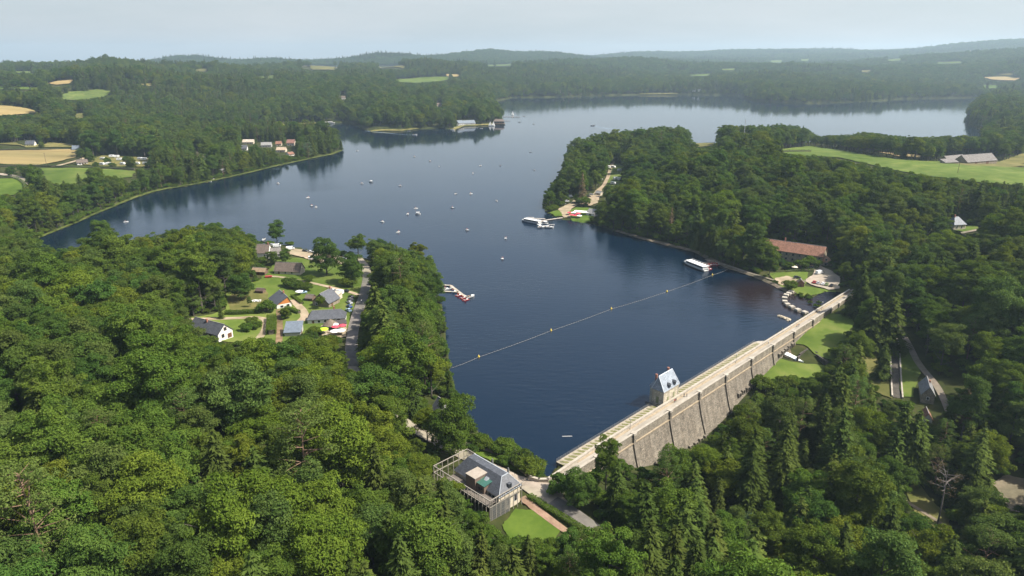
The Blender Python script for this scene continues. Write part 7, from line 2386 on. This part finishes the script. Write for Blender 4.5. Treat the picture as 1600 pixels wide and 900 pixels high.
# ------------------------------------------------------------------ what stands free of trees: openings that must stay in sight between the crowns
OPEN_PX = [
    [(60, 388), (112, 386), (130, 378), (142, 346), (163, 342), (180, 360), (205, 369), (238, 362), (268, 347), (300, 345), (345, 343), (357, 346), (376, 354), (398, 368), (408, 377), (450, 379), (492, 388),
     (496, 376), (530, 376), (536, 392), (541, 366), (560, 364), (585, 368), (605, 376), (640, 382), (658, 392), (682, 404), (692, 432), (698, 470), (700, 530), (713, 600), (722, 632), (742, 654), (760, 684), (800, 705), (846, 738), (870, 722),
     (1176, 532), (1310, 455), (1240, 458), (1215, 446), (1165, 430), (1120, 419), (1085, 397), (1000, 377), (925, 354), (880, 347), (846, 328), (850, 306), (862, 288), (878, 262), (882, 214),
     (925, 209), (960, 203), (1040, 196), (1060, 193), (1075, 201), (1104, 214), (1126, 196), (1175, 195), (1212, 193), (1258, 198), (1280, 212), (1320, 211), (1350, 206), (1400, 212), (1450, 215), (1500, 212), (1536, 213), (1505, 190), (1505, 172), (1520, 160),
     (1400, 160), (1270, 166), (1170, 162), (1130, 153), (1000, 152), (800, 157), (790, 190), (745, 202), (600, 209), (540, 197), (540, 245), (430, 266), (300, 295), (212, 315), (130, 350), (80, 370)],
    # dam, its face and the junction
    [(820, 742), (850, 742), (872, 722), (1176, 532), (1320, 456), (1330, 466), (1300, 488), (1285, 497), (1240, 545), (1195, 590), (1180, 603), (1168, 622), (1140, 640), (1118, 668), (1108, 694), (1080, 704), (1042, 705), (1012, 736), (986, 735), (972, 712), (930, 726), (898, 738), (882, 760), (892, 780), (930, 822), (925, 834), (890, 812), (872, 828), (858, 840), (836, 838), (815, 806), (806, 832), (784, 834), (758, 812), (734, 780), (676, 722), (690, 704), (718, 708), (720, 706), (690, 694), (720, 682), (760, 690)],
    [(1240, 540), (1282, 498), (1300, 486), (1330, 496), (1328, 526), (1306, 556), (1276, 552)],
    [(1178, 592), (1194, 570), (1218, 554), (1250, 554), (1292, 570), (1290, 588), (1235, 604), (1196, 606)],
    # hamlet
    [(300, 494), (354, 488), (354, 470), (368, 458), (398, 450), (404, 430), (428, 428), (426, 408), (404, 403), (402, 384), (448, 384), (492, 392), (496, 398), (546, 404), (562, 420), (580, 426), (584, 434), (566, 478), (562, 520), (562, 572), (544, 572), (542, 530), (520, 528), (498, 512), (470, 520), (468, 528), (446, 528), (436, 540), (420, 534), (400, 534), (368, 534), (356, 532), (340, 535), (302, 512)],
    [(624, 650), (660, 672), (672, 690), (690, 702), (700, 690), (690, 684), (660, 662), (636, 648)],
    [(674, 630), (690, 628), (690, 648), (680, 650)],
    # far left
    [(-30, 238), (60, 236), (121, 234), (119, 247), (90, 254), (20, 258), (-30, 256)], [(66, 264), (120, 263), (135, 264), (133, 276), (120, 288), (80, 286), (68, 276)], [(160, 265), (212, 268), (207, 278), (165, 274)], [(-30, 281), (20, 280), (34, 285), (38, 294), (20, 303), (-30, 304)],
    [(-20, 226), (25, 224), (40, 218), (56, 218), (60, 226), (122, 228), (126, 236), (-20, 234)], [(118, 258), (158, 244), (198, 243), (232, 246), (232, 262), (200, 262), (160, 262), (118, 260)], [(-40, 272), (10, 272), (34, 280), (44, 292), (30, 286), (-40, 279)],
    [(-40, 166), (20, 167), (52, 172), (58, 178), (-40, 180)], [(92, 153), (112, 145), (150, 142), (178, 145), (160, 151), (110, 157)], [(72, 132), (95, 127), (119, 126), (90, 134)], [(20, 113), (65, 112), (30, 117)], [(113, 180), (136, 178), (130, 185)],
    [(612, 125), (650, 122), (702, 121), (700, 126), (640, 130)], [(462, 104), (531, 106), (522, 110), (488, 110)], [(590, 103), (633, 104), (632, 108), (596, 107)], [(300, 110), (325, 109), (322, 113)], [(697, 117), (718, 118), (716, 121)],
    [(1534, 122), (1594, 123), (1586, 127), (1550, 126)], [(1518, 136), (1565, 135), (1556, 139)],
    [(1200, 96), (1222, 95), (1220, 99)], [(1248, 94), (1264, 93), (1262, 96)], [(1380, 94), (1408, 93), (1406, 96)], [(1440, 99), (1500, 97), (1504, 100)],
    # right bank
    [(1206, 240), (1240, 233), (1268, 229), (1300, 234), (1340, 241), (1400, 249), (1470, 254), (1476, 244), (1556, 242), (1560, 258), (1640, 264), (1640, 292), (1600, 286), (1540, 283), (1440, 272), (1370, 258), (1310, 245), (1250, 243)],
    [(1072, 226), (1100, 221), (1120, 222), (1113, 229), (1076, 231)], [(1368, 239), (1410, 242), (1440, 245)],
    [(1240, 396), (1196, 378), (1200, 374), (1292, 388), (1302, 402), (1300, 420), (1304, 430), (1302, 450), (1306, 457), (1240, 462), (1215, 444), (1218, 436), (1238, 424)],
    [(1486, 340), (1512, 336), (1514, 352), (1570, 352), (1568, 360), (1512, 366), (1490, 358)], [(1418, 388), (1444, 382), (1446, 388), (1424, 394)],
    [(1428, 592), (1446, 586), (1466, 602), (1468, 630), (1464, 662), (1434, 664), (1428, 618)], [(1390, 494), (1400, 500), (1412, 522), (1432, 558), (1424, 560), (1424, 600), (1404, 620), (1394, 610), (1392, 528)], [(1436, 572), (1450, 586), (1470, 608), (1474, 622), (1464, 612)],
    [(1545, 756), (1570, 744), (1600, 748), (1640, 780), (1596, 786), (1575, 772)], [(1414, 766), (1432, 760), (1450, 780), (1478, 812), (1478, 828), (1460, 822), (1430, 796)], [(1355, 570), (1372, 562), (1384, 590), (1376, 600)],
    # point with the beach bar and the campground
    [(858, 340), (858, 332), (878, 328), (876, 322), (892, 310), (918, 306), (926, 300), (936, 290), (940, 296), (932, 318), (927, 320), (928, 342), (926, 349), (890, 346)], [(948, 288), (952, 268), (958, 262), (966, 266), (970, 284), (960, 290)],
    [(716, 197), (722, 187), (742, 186), (744, 198)], [(580, 204), (590, 194), (622, 199), (622, 205)], [(530, 157), (534, 148), (541, 148), (542, 157)], [(682, 167), (683, 161), (690, 161), (690, 167)], [(448, 228), (447, 217), (461, 216), (461, 228)], [(430, 240), (432, 230), (460, 230), (461, 246), (440, 240)], [(378, 227), (378, 219), (396, 219), (396, 227)], [(266, 236), (270, 229), (274, 236)],
    [(376, 236), (378, 230), (387, 230), (387, 236)], [(306, 246), (308, 239), (316, 240), (316, 246)], [(404, 231), (406, 222), (440, 222), (440, 230)],
]
OPEN_PX = [np.array(p, float) for p in OPEN_PX + FAR_CLEAR]
def blocks_view(x, y, z, h, w=0.0):
    """would a tree of height h at (x, y, z) rise into one of the openings?"""
    bad = np.zeros(x.shape, bool)
    for f in (0.05, 0.3, 0.5, 0.72, 0.93):
        for sx in ((0, -.35, .35) if f > .8 else (-.92, 0, .92)):
            px, py, dep = project(x + sx * w, y, z + h * f)
            for P in OPEN_PX:
                bb = (px > P[:, 0].min()) & (px < P[:, 0].max()) & (py > P[:, 1].min()) & (py < P[:, 1].max()) & ~bad
                i = np.nonzero(bb)[0]
                if len(i):
                    bad[i[inside(P, px[i], py[i])]] = True
    return bad
# ------------------------------------------------------------------ trees the photograph singles out: (proto, foot pixel, top pixel y, width factor, label)
SPECIAL = [
    ('spruce', (103, 303), 281, 1.2, 'left of two dark conifers below the left green meadow'), ('spruce', (127, 300), 270, 1.2, 'right of two dark conifers below the left green meadow'),
    ('open_oak', (18, 277), 259, 1.2, 'first tree of the lane at the left edge'), ('open_mid', (42, 279), 262, 1.2, 'second tree of the lane at the left edge'), ('open_oak', (60, 283), 264, 1.1, 'third tree of the lane at the left edge'),
    ('beech_deep', (128, 251), 231, 1.2, 'dark tree at the right end of the hay field'), ('open_mid', (142, 254), 236, 1.2, 'tree between hay field and campsite'), ('open_mid', (207, 264), 244, 1.1, 'tree in the middle of the left campsite'), ('open_oak', (240, 262), 244, 1.2, 'tree at the right end of the left campsite'),
    ('open_mid', (66, 231), 221, 1.3, 'tree right of the white house above the hay field'),
    ('open_oak', (433, 379), 343, .92, 'lone round tree at the lake edge left of the lakeside car park'),
    ('open_oak', (511, 431), 371, 1.05, 'big dark round tree between the lakeside car park and the lawn'),
    ('open_oak', (551, 444), 396, 1.1, 'dark conical tree where the hamlet road leaves the car park'),
    ('ash_grey', (303, 494), 450, 1.25, 'grey green willow like tree above the white gabled house'),
    ('spruce_slim', (346, 499), 466, .8, 'dark columnar conifer at the corner of the dry lawn'),
    ('maple_yellow', (502, 483), 461, 1.0, 'small yellow green tree in front of the steep stone house'),
    ('maple_yellow', (447, 500), 480, 1.0, 'small round tree between the orange gabled house and the garage'),
    ('birch', (391, 481), 462, .9, 'slim small tree standing on the dry lawn'),
    ('open_oak', (427, 414), 391, 1.2, 'round dark tree in front of the lakeside houses'),
    ('open_oak', (446, 412), 388, 1.1, 'dark tree between the low grey house and the car park'),
    ('open_oak', (378, 470), 425, 1.2, 'dark tree at the upper left corner of the dry lawn'),
    ('open_mid', (708, 712), 622, 1.0, 'large bright tree over the lake road beside the frame building'),
    ('oak_yellow', (668, 690), 636, .95, 'yellow green tree left of the lake road near the frame building'),
    ('beech_mid', (946, 768), 676, .85, 'tall ragged tree rising in front of the left part of the dam'),
    ('open_oak', (905, 792), 735, 1.1, 'dark leafy tree at the road corner below the dam end'),
    ('open_mid', (1056, 775), 703, 1.0, 'bright broad tree in front of the middle of the dam wall'),
    ('beech_mid', (985, 850), 765, 1.1, 'broad mid green tree overhanging the road below the dam'),
    ('brown_conifer', (909, 318), 268, .95, 'dead brown conifer beside the sandy yard on the point'),
    ('brown_conifer', (1047, 372), 322, .8, 'brown dying conifer in the wood behind the stony right bank'),
    ('dead_pine', (1463, 828), 731, 1.0, 'bare dying pine leaning over the sandy river bank'),
    ('cedar_blue', (1160, 868), 800, 1.0, 'blue green conifer at the bottom below the dam'),
    ('oak_yellow', (508, 640), 600, .9, 'bright lime yellow tree in the wood below the cafe'),
    ('oak_yellow', (1392, 452), 392, 1.05, 'yellow green tree right of the red roofed building'),
    ('brown_conifer', (1500, 668), 606, 1.35, 'olive brown conifer right of the red outhouse'),
    ('spruce', (1398, 740), 625, 1.0, 'tall dark conifer left of the sandy river bank'),
    ('fir_light', (1418, 745), 640, 1.1, 'tall lighter conifer right beside the dark one by the river bank'),
    ('spruce', (1356, 545), 462, 1.25, 'dark tall conifer on the right of the grassy dam meadow'),
    ('fir_light', (1384, 545), 455, 1.2, 'lighter conifer behind the dark one right of the dam meadow'),
    ('spruce', (1375, 592), 535, 1.1, 'dark bushy conifer left of the walled leat'),
    ('fir_light', (592, 560), 440, 1.0, 'tall drooping conifer right of the hamlet road'),
    ('fir_light', (604, 590), 470, 1.1, 'broad conifer right of the hamlet road nearest the camera'),
    ('pine', (1330, 800), 715, 1.0, 'tufted pine left of the tall dark conifer by the river'),
    ('pine', (1310, 760), 676, 1.0, 'tall pine with a bare trunk behind the tufted one by the river'),
    ('maple_yellow', (652, 420), 378, 1.0, 'yellow green tree at the tip of the left headland'),
    ('oak_mid', (560, 402), 364, 1.1, 'broad tree by the water right of the lakeside car park'),
    ('beech_mid', (584, 412), 372, 1.1, 'broad tree right of the waterside tree at the car park'),
    ('open_mid', (160, 385), 342, 1.1, 'round tree standing before the left inlet'),
    ('maple_yellow', (164, 398), 366, 1.1, 'bright yellow green tree at the left inlet'),
    ('open_mid', (1320, 628), 562, .85, 'leafy tree at the lower edge of the dam meadow'),
    ('open_mid', (1190, 418), 372, 1.25, 'large leafy tree on the bank left of the red roofed building'),
    ('beech_mid', (1160, 410), 362, 1.15, 'second large leafy tree on the bank left of the red roofed building'),
    ('oak_yellow', (1120, 398), 358, 1.0, 'yellow green tree on the bank above the long tour boat'),
]
for key, foot_, topy, wf, lab in SPECIAL:
    w = G(*foot_)
    dep = project(w.x, w.y, w.z)[2]
    el = math.cos(PITCH - math.atan2(450 - (foot_[1] + topy) / 2, FPX) * 1.0)
    # height that brings the crown to the wanted pixel row
    lo, hi = 2.0, 60.0
    for _ in range(40):
        m = (lo + hi) / 2
        if project(w.x, w.y, w.z + m)[1] > topy: lo = m
        else: hi = m
    H = PROTO[key].H
    t = one_tree(key, (w.x, w.y, w.z - .2), lab, 1.0)
    k = lo / H
    t.scale = (k * wf, k * wf, k)
    EXCL.append(('poly', np.array([[w.x + math.cos(a) * 5 * k, w.y + math.sin(a) * 5 * k] for a in np.linspace(0, 6, 9)])))
# ------------------------------------------------------------------ the woods
def clear_of(x, y):
    k = np.ones(x.shape, bool)
    for e in EXCL:
        if e[0] == 'poly':
            P = e[1]
            bb = (x > P[:, 0].min()) & (x < P[:, 0].max()) & (y > P[:, 1].min()) & (y < P[:, 1].max())
            idx = np.nonzero(bb & k)[0]
            if len(idx):
                k[idx[inside(P, x[idx], y[idx])]] = False
        else:
            L, w = e[1], e[2]
            bb = (x > L[:, 0].min() - w) & (x < L[:, 0].max() + w) & (y > L[:, 1].min() - w) & (y < L[:, 1].max() + w)
            idx = np.nonzero(bb & k)[0]
            if len(idx):
                k[idx[dist_line(L, x[idx], y[idx]) < w]] = False
    return k

def visible_profile():
    az = np.radians(np.arange(-46, 46.01, .25))
    rr = np.geomspace(90, 14400, 420)
    A, R = np.meshgrid(az, rr)
    z = height(R * np.sin(A), R * np.cos(A))
    z = np.maximum(z, 0)
    el = (z - EYE) / R
    return az, rr, np.maximum.accumulate(el, 0)

def plant():
    az_, rr_, prof = visible_profile()
    out = []
    rings = [(60, 430, 9.2, 1.0), (430, 950, 9.6, 1.0), (950, 1900, 10.8, 1.08), (1900, 3600, 13.5, 1.22), (3600, 7000, 21.0, 1.65), (7000, 13800, 38.0, 2.8)]
    for r0, r1, sp, k in rings:
        x, y = scatter(r0, r1, sp, 50 if r0 < 400 else (45 if r0 < 950 else 41.5))
        ok = ~inside(LAKE, x, y)
        x, y = x[ok], y[ok]
        d = dist_line(SHORE, x, y)
        ok = d > (1.2 if r1 < 1000 else 2.0)
        x, y, d = x[ok], y[ok], d[ok]
        s, n = downstream(x, y)
        ok = ~((s > -6) & (s < DAM_L + 4) & (n > -4) & (n < 14))
        x, y, d = x[ok], y[ok], d[ok]
        ok = clear_of(x, y)
        x, y, d = x[ok], y[ok], d[ok]
        r = np.hypot(x, y)
        z = height(x, y)
        ai = np.clip(np.searchsorted(az_, np.arctan2(x, y)), 0, len(az_) - 1)
        ri = np.clip(np.searchsorted(rr_, r * .96) - 1, 0, len(rr_) - 1)
        vis = (z + 26 * k - EYE) / r > prof[ri, ai] - 0.002
        if r0 > 900:
            x, y, z, d, r = x[vis], y[vis], z[vis], d[vis], r[vis]
        # gaps in the canopy
        gap = RNG.random(len(x)) < (0.09 if r1 < 1000 else 0.03)
        x, y, z, d, r = x[~gap], y[~gap], z[~gap], d[~gap], r[~gap]
        # species: stands of conifers in patches
        con = fbm(x / 130, y / 130, 41, 3) + fbm(x / 900, y / 900, 5, 2) * .5
        s, n = downstream(x, y)
        con = con + np.where(r > 900, fbm(x / 380, y / 380, 23, 2) * 1.3, 0)
        right_low = (n > 10) & (r < 520)
        con = con + np.where(right_low, .04, 0) + np.where((r < 420) & (x < 0), -.10, 0)
        px, py, dep = project(x, y, z)
        con = con + np.where((px > 560) & (px < 720) & (py > 430) & (py < 680), .22, 0)
        pc = np.clip((con - .03) * 3.0, 0.015, .8)
        isc = RNG.random(len(x)) < pc
        tone = fbm(x / 70, y / 70, 61, 3) * .6 + RNG.normal(size=len(x)) * .18
        # the further, the rarer the yellow crowns; the left foreground is yellower
        tone = tone + np.where(r < 330, .01, -.05)
        near = r < 3600
        for i in range(len(x)):
            if near[i]:
                if isc[i]:
                    key = RNG.choice(['spruce', 'fir_light', 'spruce_slim', 'pine', 'cedar_blue'], p=[.34, .345, .16, .145, .01])
                else:
                    t = tone[i]
                    if t > .16: key = RNG.choice(['oak_yellow', 'maple_yellow', 'oak_yellow'])
                    elif t > -.02: key = RNG.choice(['oak_mid', 'beech_mid', 'oak_mid', 'ash_grey'])
                    elif t > -.13: key = RNG.choice(['beech_mid', 'ash_grey', 'birch', 'oak_mid'])
                    else: key = RNG.choice(['beech_deep', 'lime_deep', 'beech_deep', 'ash_grey'])
            else:
                if isc[i]: key = 'far_fir'
                else:
                    t = tone[i]
                    key = 'far_round' if t > .03 else ('far_deep' if t < -.07 else 'far_grey')
            if key + '_b' in PROTO and RNG.random() < .5: key += '_b'
            sc = k * RNG.uniform(.70, 1.24) * (1.28 if RNG.random() < .12 else 1.0)
            if near[i] and PROTO[key].cat == B_: sc *= 1.08
            if d[i] < 9: sc *= .78
            out.append([x[i], y[i], z[i], key, sc, RNG.uniform(0, 6.28), k])
    # keep the openings of the wood open: smaller trees there, or none
    X = np.array([o[0] for o in out]); Y = np.array([o[1] for o in out]); Z = np.array([o[2] for o in out])
    H = np.array([PROTO[o[3]].H * o[4] / o[6] ** .75 for o in out]); W = np.array([PROTO[o[3]].R * o[4] for o in out])
    alive = np.ones(len(out), bool)
    for f in (1.0, .72, .5):
        bad = blocks_view(X, Y, Z, H * f, W * f) & alive
        if f == 1.0:
            pend = bad
            alive &= ~bad
        else:
            fit = pend & ~blocks_view(X, Y, Z, H * f, W * f)
            for i in np.nonzero(fit)[0]:
                out[i][4] *= f
            alive |= fit
            pend &= ~fit
    return [o for o, a in zip(out, alive) if a]

PLANTED = plant()

def build_forest(trees, name):
    keys = sorted({t[3] for t in trees})
    coll = bpy.data.collections.new('tree_kinds')
    order = {}
    for i, k in enumerate(keys):
        o = PROTO[k].joined
        o.name = 'kind_%02d' % i
        coll.objects.link(o)
        order[k] = i
    n = len(trees)
    P = np.array([[t[0], t[1], t[2] - .2] for t in trees], np.float32)
    me = bpy.data.meshes.new(name)
    me.vertices.add(n)
    me.vertices.foreach_set('co', P.ravel())
    a = me.attributes.new('pick', 'INT', 'POINT')
    a.data.foreach_set('value', np.array([order[t[3]] for t in trees], np.int32))
    a = me.attributes.new('turn', 'FLOAT', 'POINT')
    a.data.foreach_set('value', np.array([t[5] for t in trees], np.float32))
    S = np.array([[t[4], t[4], t[4] / t[6] ** .75] for t in trees], np.float32)
    a = me.attributes.new('size', 'FLOAT_VECTOR', 'POINT')
    a.data.foreach_set('vector', S.ravel())
    o = bpy.data.objects.new(name, me)
    COL.objects.link(o)
    o['kind'] = 'stuff'
    ng = bpy.data.node_groups.new('wood', 'GeometryNodeTree')
    ng.interface.new_socket('Geometry', in_out='INPUT', socket_type='NodeSocketGeometry')
    ng.interface.new_socket('Geometry', in_out='OUTPUT', socket_type='NodeSocketGeometry')
    gi, go = ng.nodes.new('NodeGroupInput'), ng.nodes.new('NodeGroupOutput')
    ci = ng.nodes.new('GeometryNodeCollectionInfo')
    ci.inputs['Collection'].default_value = coll
    ci.inputs['Separate Children'].default_value = True
    ci.inputs['Reset Children'].default_value = True
    ip = ng.nodes.new('GeometryNodeInstanceOnPoints')
    ip.inputs['Pick Instance'].default_value = True
    def named(nm, dt):
        q = ng.nodes.new('GeometryNodeInputNamedAttribute')
        q.data_type = dt
        q.inputs['Name'].default_value = nm
        return [s for s in q.outputs if s.enabled][0]
    cx = ng.nodes.new('ShaderNodeCombineXYZ')
    ng.links.new(named('turn', 'FLOAT'), cx.inputs['Z'])
    er = ng.nodes.new('FunctionNodeEulerToRotation')
    ng.links.new(cx.outputs[0], er.inputs[0])
    ng.links.new(gi.outputs[0], ip.inputs['Points'])
    ng.links.new(ci.outputs[0], ip.inputs['Instance'])
    ng.links.new(named('pick', 'INT'), ip.inputs['Instance Index'])
    ng.links.new(er.outputs[0], ip.inputs['Rotation'])
    ng.links.new(named('size', 'FLOAT_VECTOR'), ip.inputs['Scale'])
    ng.links.new(ip.outputs[0], go.inputs[0])
    md = o.modifiers.new('wood', 'NODES')
    md.node_group = ng
    return o

# the largest crowns in view are trees of their own; the rest is the wood
KIND_PHRASE = {'oak_mid': 'broad mid green tree', 'oak_yellow': 'broad yellow green tree', 'beech_deep': 'dense deep green tree', 'ash_grey': 'feathery grey green tree', 'beech_mid': 'tall oval mid green tree', 'maple_yellow': 'small yellow green tree',
               'lime_deep': 'narrow deep green tree', 'birch': 'slender airy tree', 'spruce': 'dark layered conifer', 'fir_light': 'light drooping conifer', 'spruce_slim': 'slim dark spire conifer', 'pine': 'tufted pine', 'cedar_blue': 'blue green conifer'}
ZONES = [  # pixel box -> place named by what stands there
    (0, 780, 250, 960, 'in the lower left corner'), (250, 780, 480, 960, 'at the bottom left edge'), (480, 800, 800, 960, 'below the frame building'),
    (0, 690, 250, 780, 'above the lower left corner'), (250, 690, 480, 780, 'in the lower left wood'), (480, 690, 800, 800, 'left of the frame building'),
    (0, 600, 170, 690, 'at the left edge midway'), (170, 600, 330, 690, 'far below the white house'), (330, 600, 480, 690, 'far below the garage'), (480, 560, 800, 690, 'above the frame building'),
    (0, 500, 150, 600, 'far left of the hamlet'), (150, 500, 300, 600, 'left of the white house'), (300, 500, 430, 600, 'just below the white house'), (430, 500, 560, 600, 'just below the cafe'), (560, 420, 800, 560, 'between hamlet road and lake'),
    (0, 340, 200, 500, 'near the left inlet'), (200, 340, 420, 500, 'above the dry lawn'), (420, 340, 800, 420, 'on the headland tip'),
    (800, 740, 1000, 960, 'below the dam road'), (860, 640, 1000, 740, 'before the left dam end'), (1000, 640, 1130, 800, 'before the dam middle'), (1000, 800, 1150, 960, 'at the bottom centre edge'), (1150, 800, 1300, 960, 'at the bottom right edge'),
    (1130, 600, 1260, 800, 'below the far dam half'), (1260, 600, 1400, 700, 'below the dam meadow'), (1260, 700, 1400, 800, 'left of the river bank'), (1300, 800, 1460, 960, 'below the river bank'), (1460, 760, 1650, 960, 'by the gravel bar'),
    (1400, 640, 1500, 760, 'below the red outhouse'), (1500, 640, 1650, 760, 'above the gravel bar'), (1240, 460, 1400, 600, 'around the dam meadow'), (1400, 560, 1500, 640, 'beside the stone house'), (1500, 540, 1650, 640, 'above the stone house'),
    (1380, 460, 1500, 560, 'above the forest path'), (1500, 420, 1650, 540, 'below the lone white house'), (800, 300, 1160, 460, 'above the stony bank'), (1160, 300, 1400, 460, 'behind the red roof')]
ORD = ['leftmost', 'second from left', 'third from left', 'fourth from left', 'fifth from left', 'sixth from left', 'seventh from left', 'eighth from left', 'ninth from left', 'tenth from left']
NUMW = {2: 'two', 3: 'three', 4: 'four', 5: 'five', 6: 'six', 7: 'seven', 8: 'eight', 9: 'nine', 10: 'ten'}
def single_out(trees, n_broad=300, n_con=240):
    sizes = []
    for i, t in enumerate(trees):
        H, R = PROTO[t[3]].H * t[4], PROTO[t[3]].R * t[4]
        px, py, dep = project(t[0], t[1], t[2] + H * .75)
        if not (-20 < px < 1620 and 0 < py < 915): continue
        sizes.append((dep / (R * 2 + H * .5), i, float(px), float(py)))
    sizes.sort()
    cnt, chosen, room = {B_: 0, C_: 0}, [], {}
    for s_, i, px, py in sizes:
        c = PROTO[trees[i][3]].cat
        if cnt[c] >= (n_broad if c == B_ else n_con): continue
        z = next((q[4] for q in ZONES if q[0] <= px < q[2] and q[1] <= py < q[3]), None)
        if z is None: continue
        if room.get((trees[i][3], z), 0) >= 10: continue
        room[(trees[i][3], z)] = room.get((trees[i][3], z), 0) + 1
        cnt[c] += 1
        chosen.append((i, px, z))
    fam = {}
    for i, px, z in chosen:
        fam.setdefault((trees[i][3], z), []).append((px, i))
    for (key, z), m in fam.items():
        m.sort()
        for k, (px, i) in enumerate(m):
            t = trees[i]
            lab = KIND_PHRASE[key.replace('_b', '') if key.endswith('_b') else key]
            if len(m) == 2: lab += ', ' + ('left' if k == 0 else 'right') + ' one of two ' + z
            elif len(m) > 2: lab += ', ' + (ORD[k] if k < len(m) - 1 else 'rightmost') + ' of ' + NUMW[len(m)] + ' ' + z
            else: lab += ' ' + z
            one_tree(key, (t[0], t[1], t[2] - .2), lab, t[4], t[5], group='trees ' + z)
    take = {i for i, _, _ in chosen}
    print('PLANTED', len(trees), 'single', cnt)
    return [t for i, t in enumerate(trees) if i not in take]
REST = single_out(PLANTED)
build_forest(REST, 'forest')
def undergrowth():
    x, y = scatter(70, 1000, 4.6, 42)
    ok = ~inside(LAKE, x, y) & clear_of(x, y)
    x, y = x[ok], y[ok]
    s, n = downstream(x, y)
    ok = (dist_line(SHORE, x, y) > .8) & ~((s > -6) & (s < DAM_L + 4) & (n > -4) & (n < 13)) & (RNG.random(len(x)) < .8) & ((np.hypot(x, y) < 620) | (dist_line(SHORE, x, y) < 30))
    x, y = x[ok], y[ok]
    z = ground_z(x, y)
    k = RNG.uniform(.45, 1.5, len(x))
    ok = ~blocks_view(x, y, z, 2.2 * k) 
    return [[x[i], y[i], z[i], 'shrub' if RNG.random() < .6 else 'shrub_deep', k[i], RNG.uniform(0, 6.28), 1.0] for i in np.nonzero(ok)[0]]
build_forest(undergrowth(), 'undergrowth')
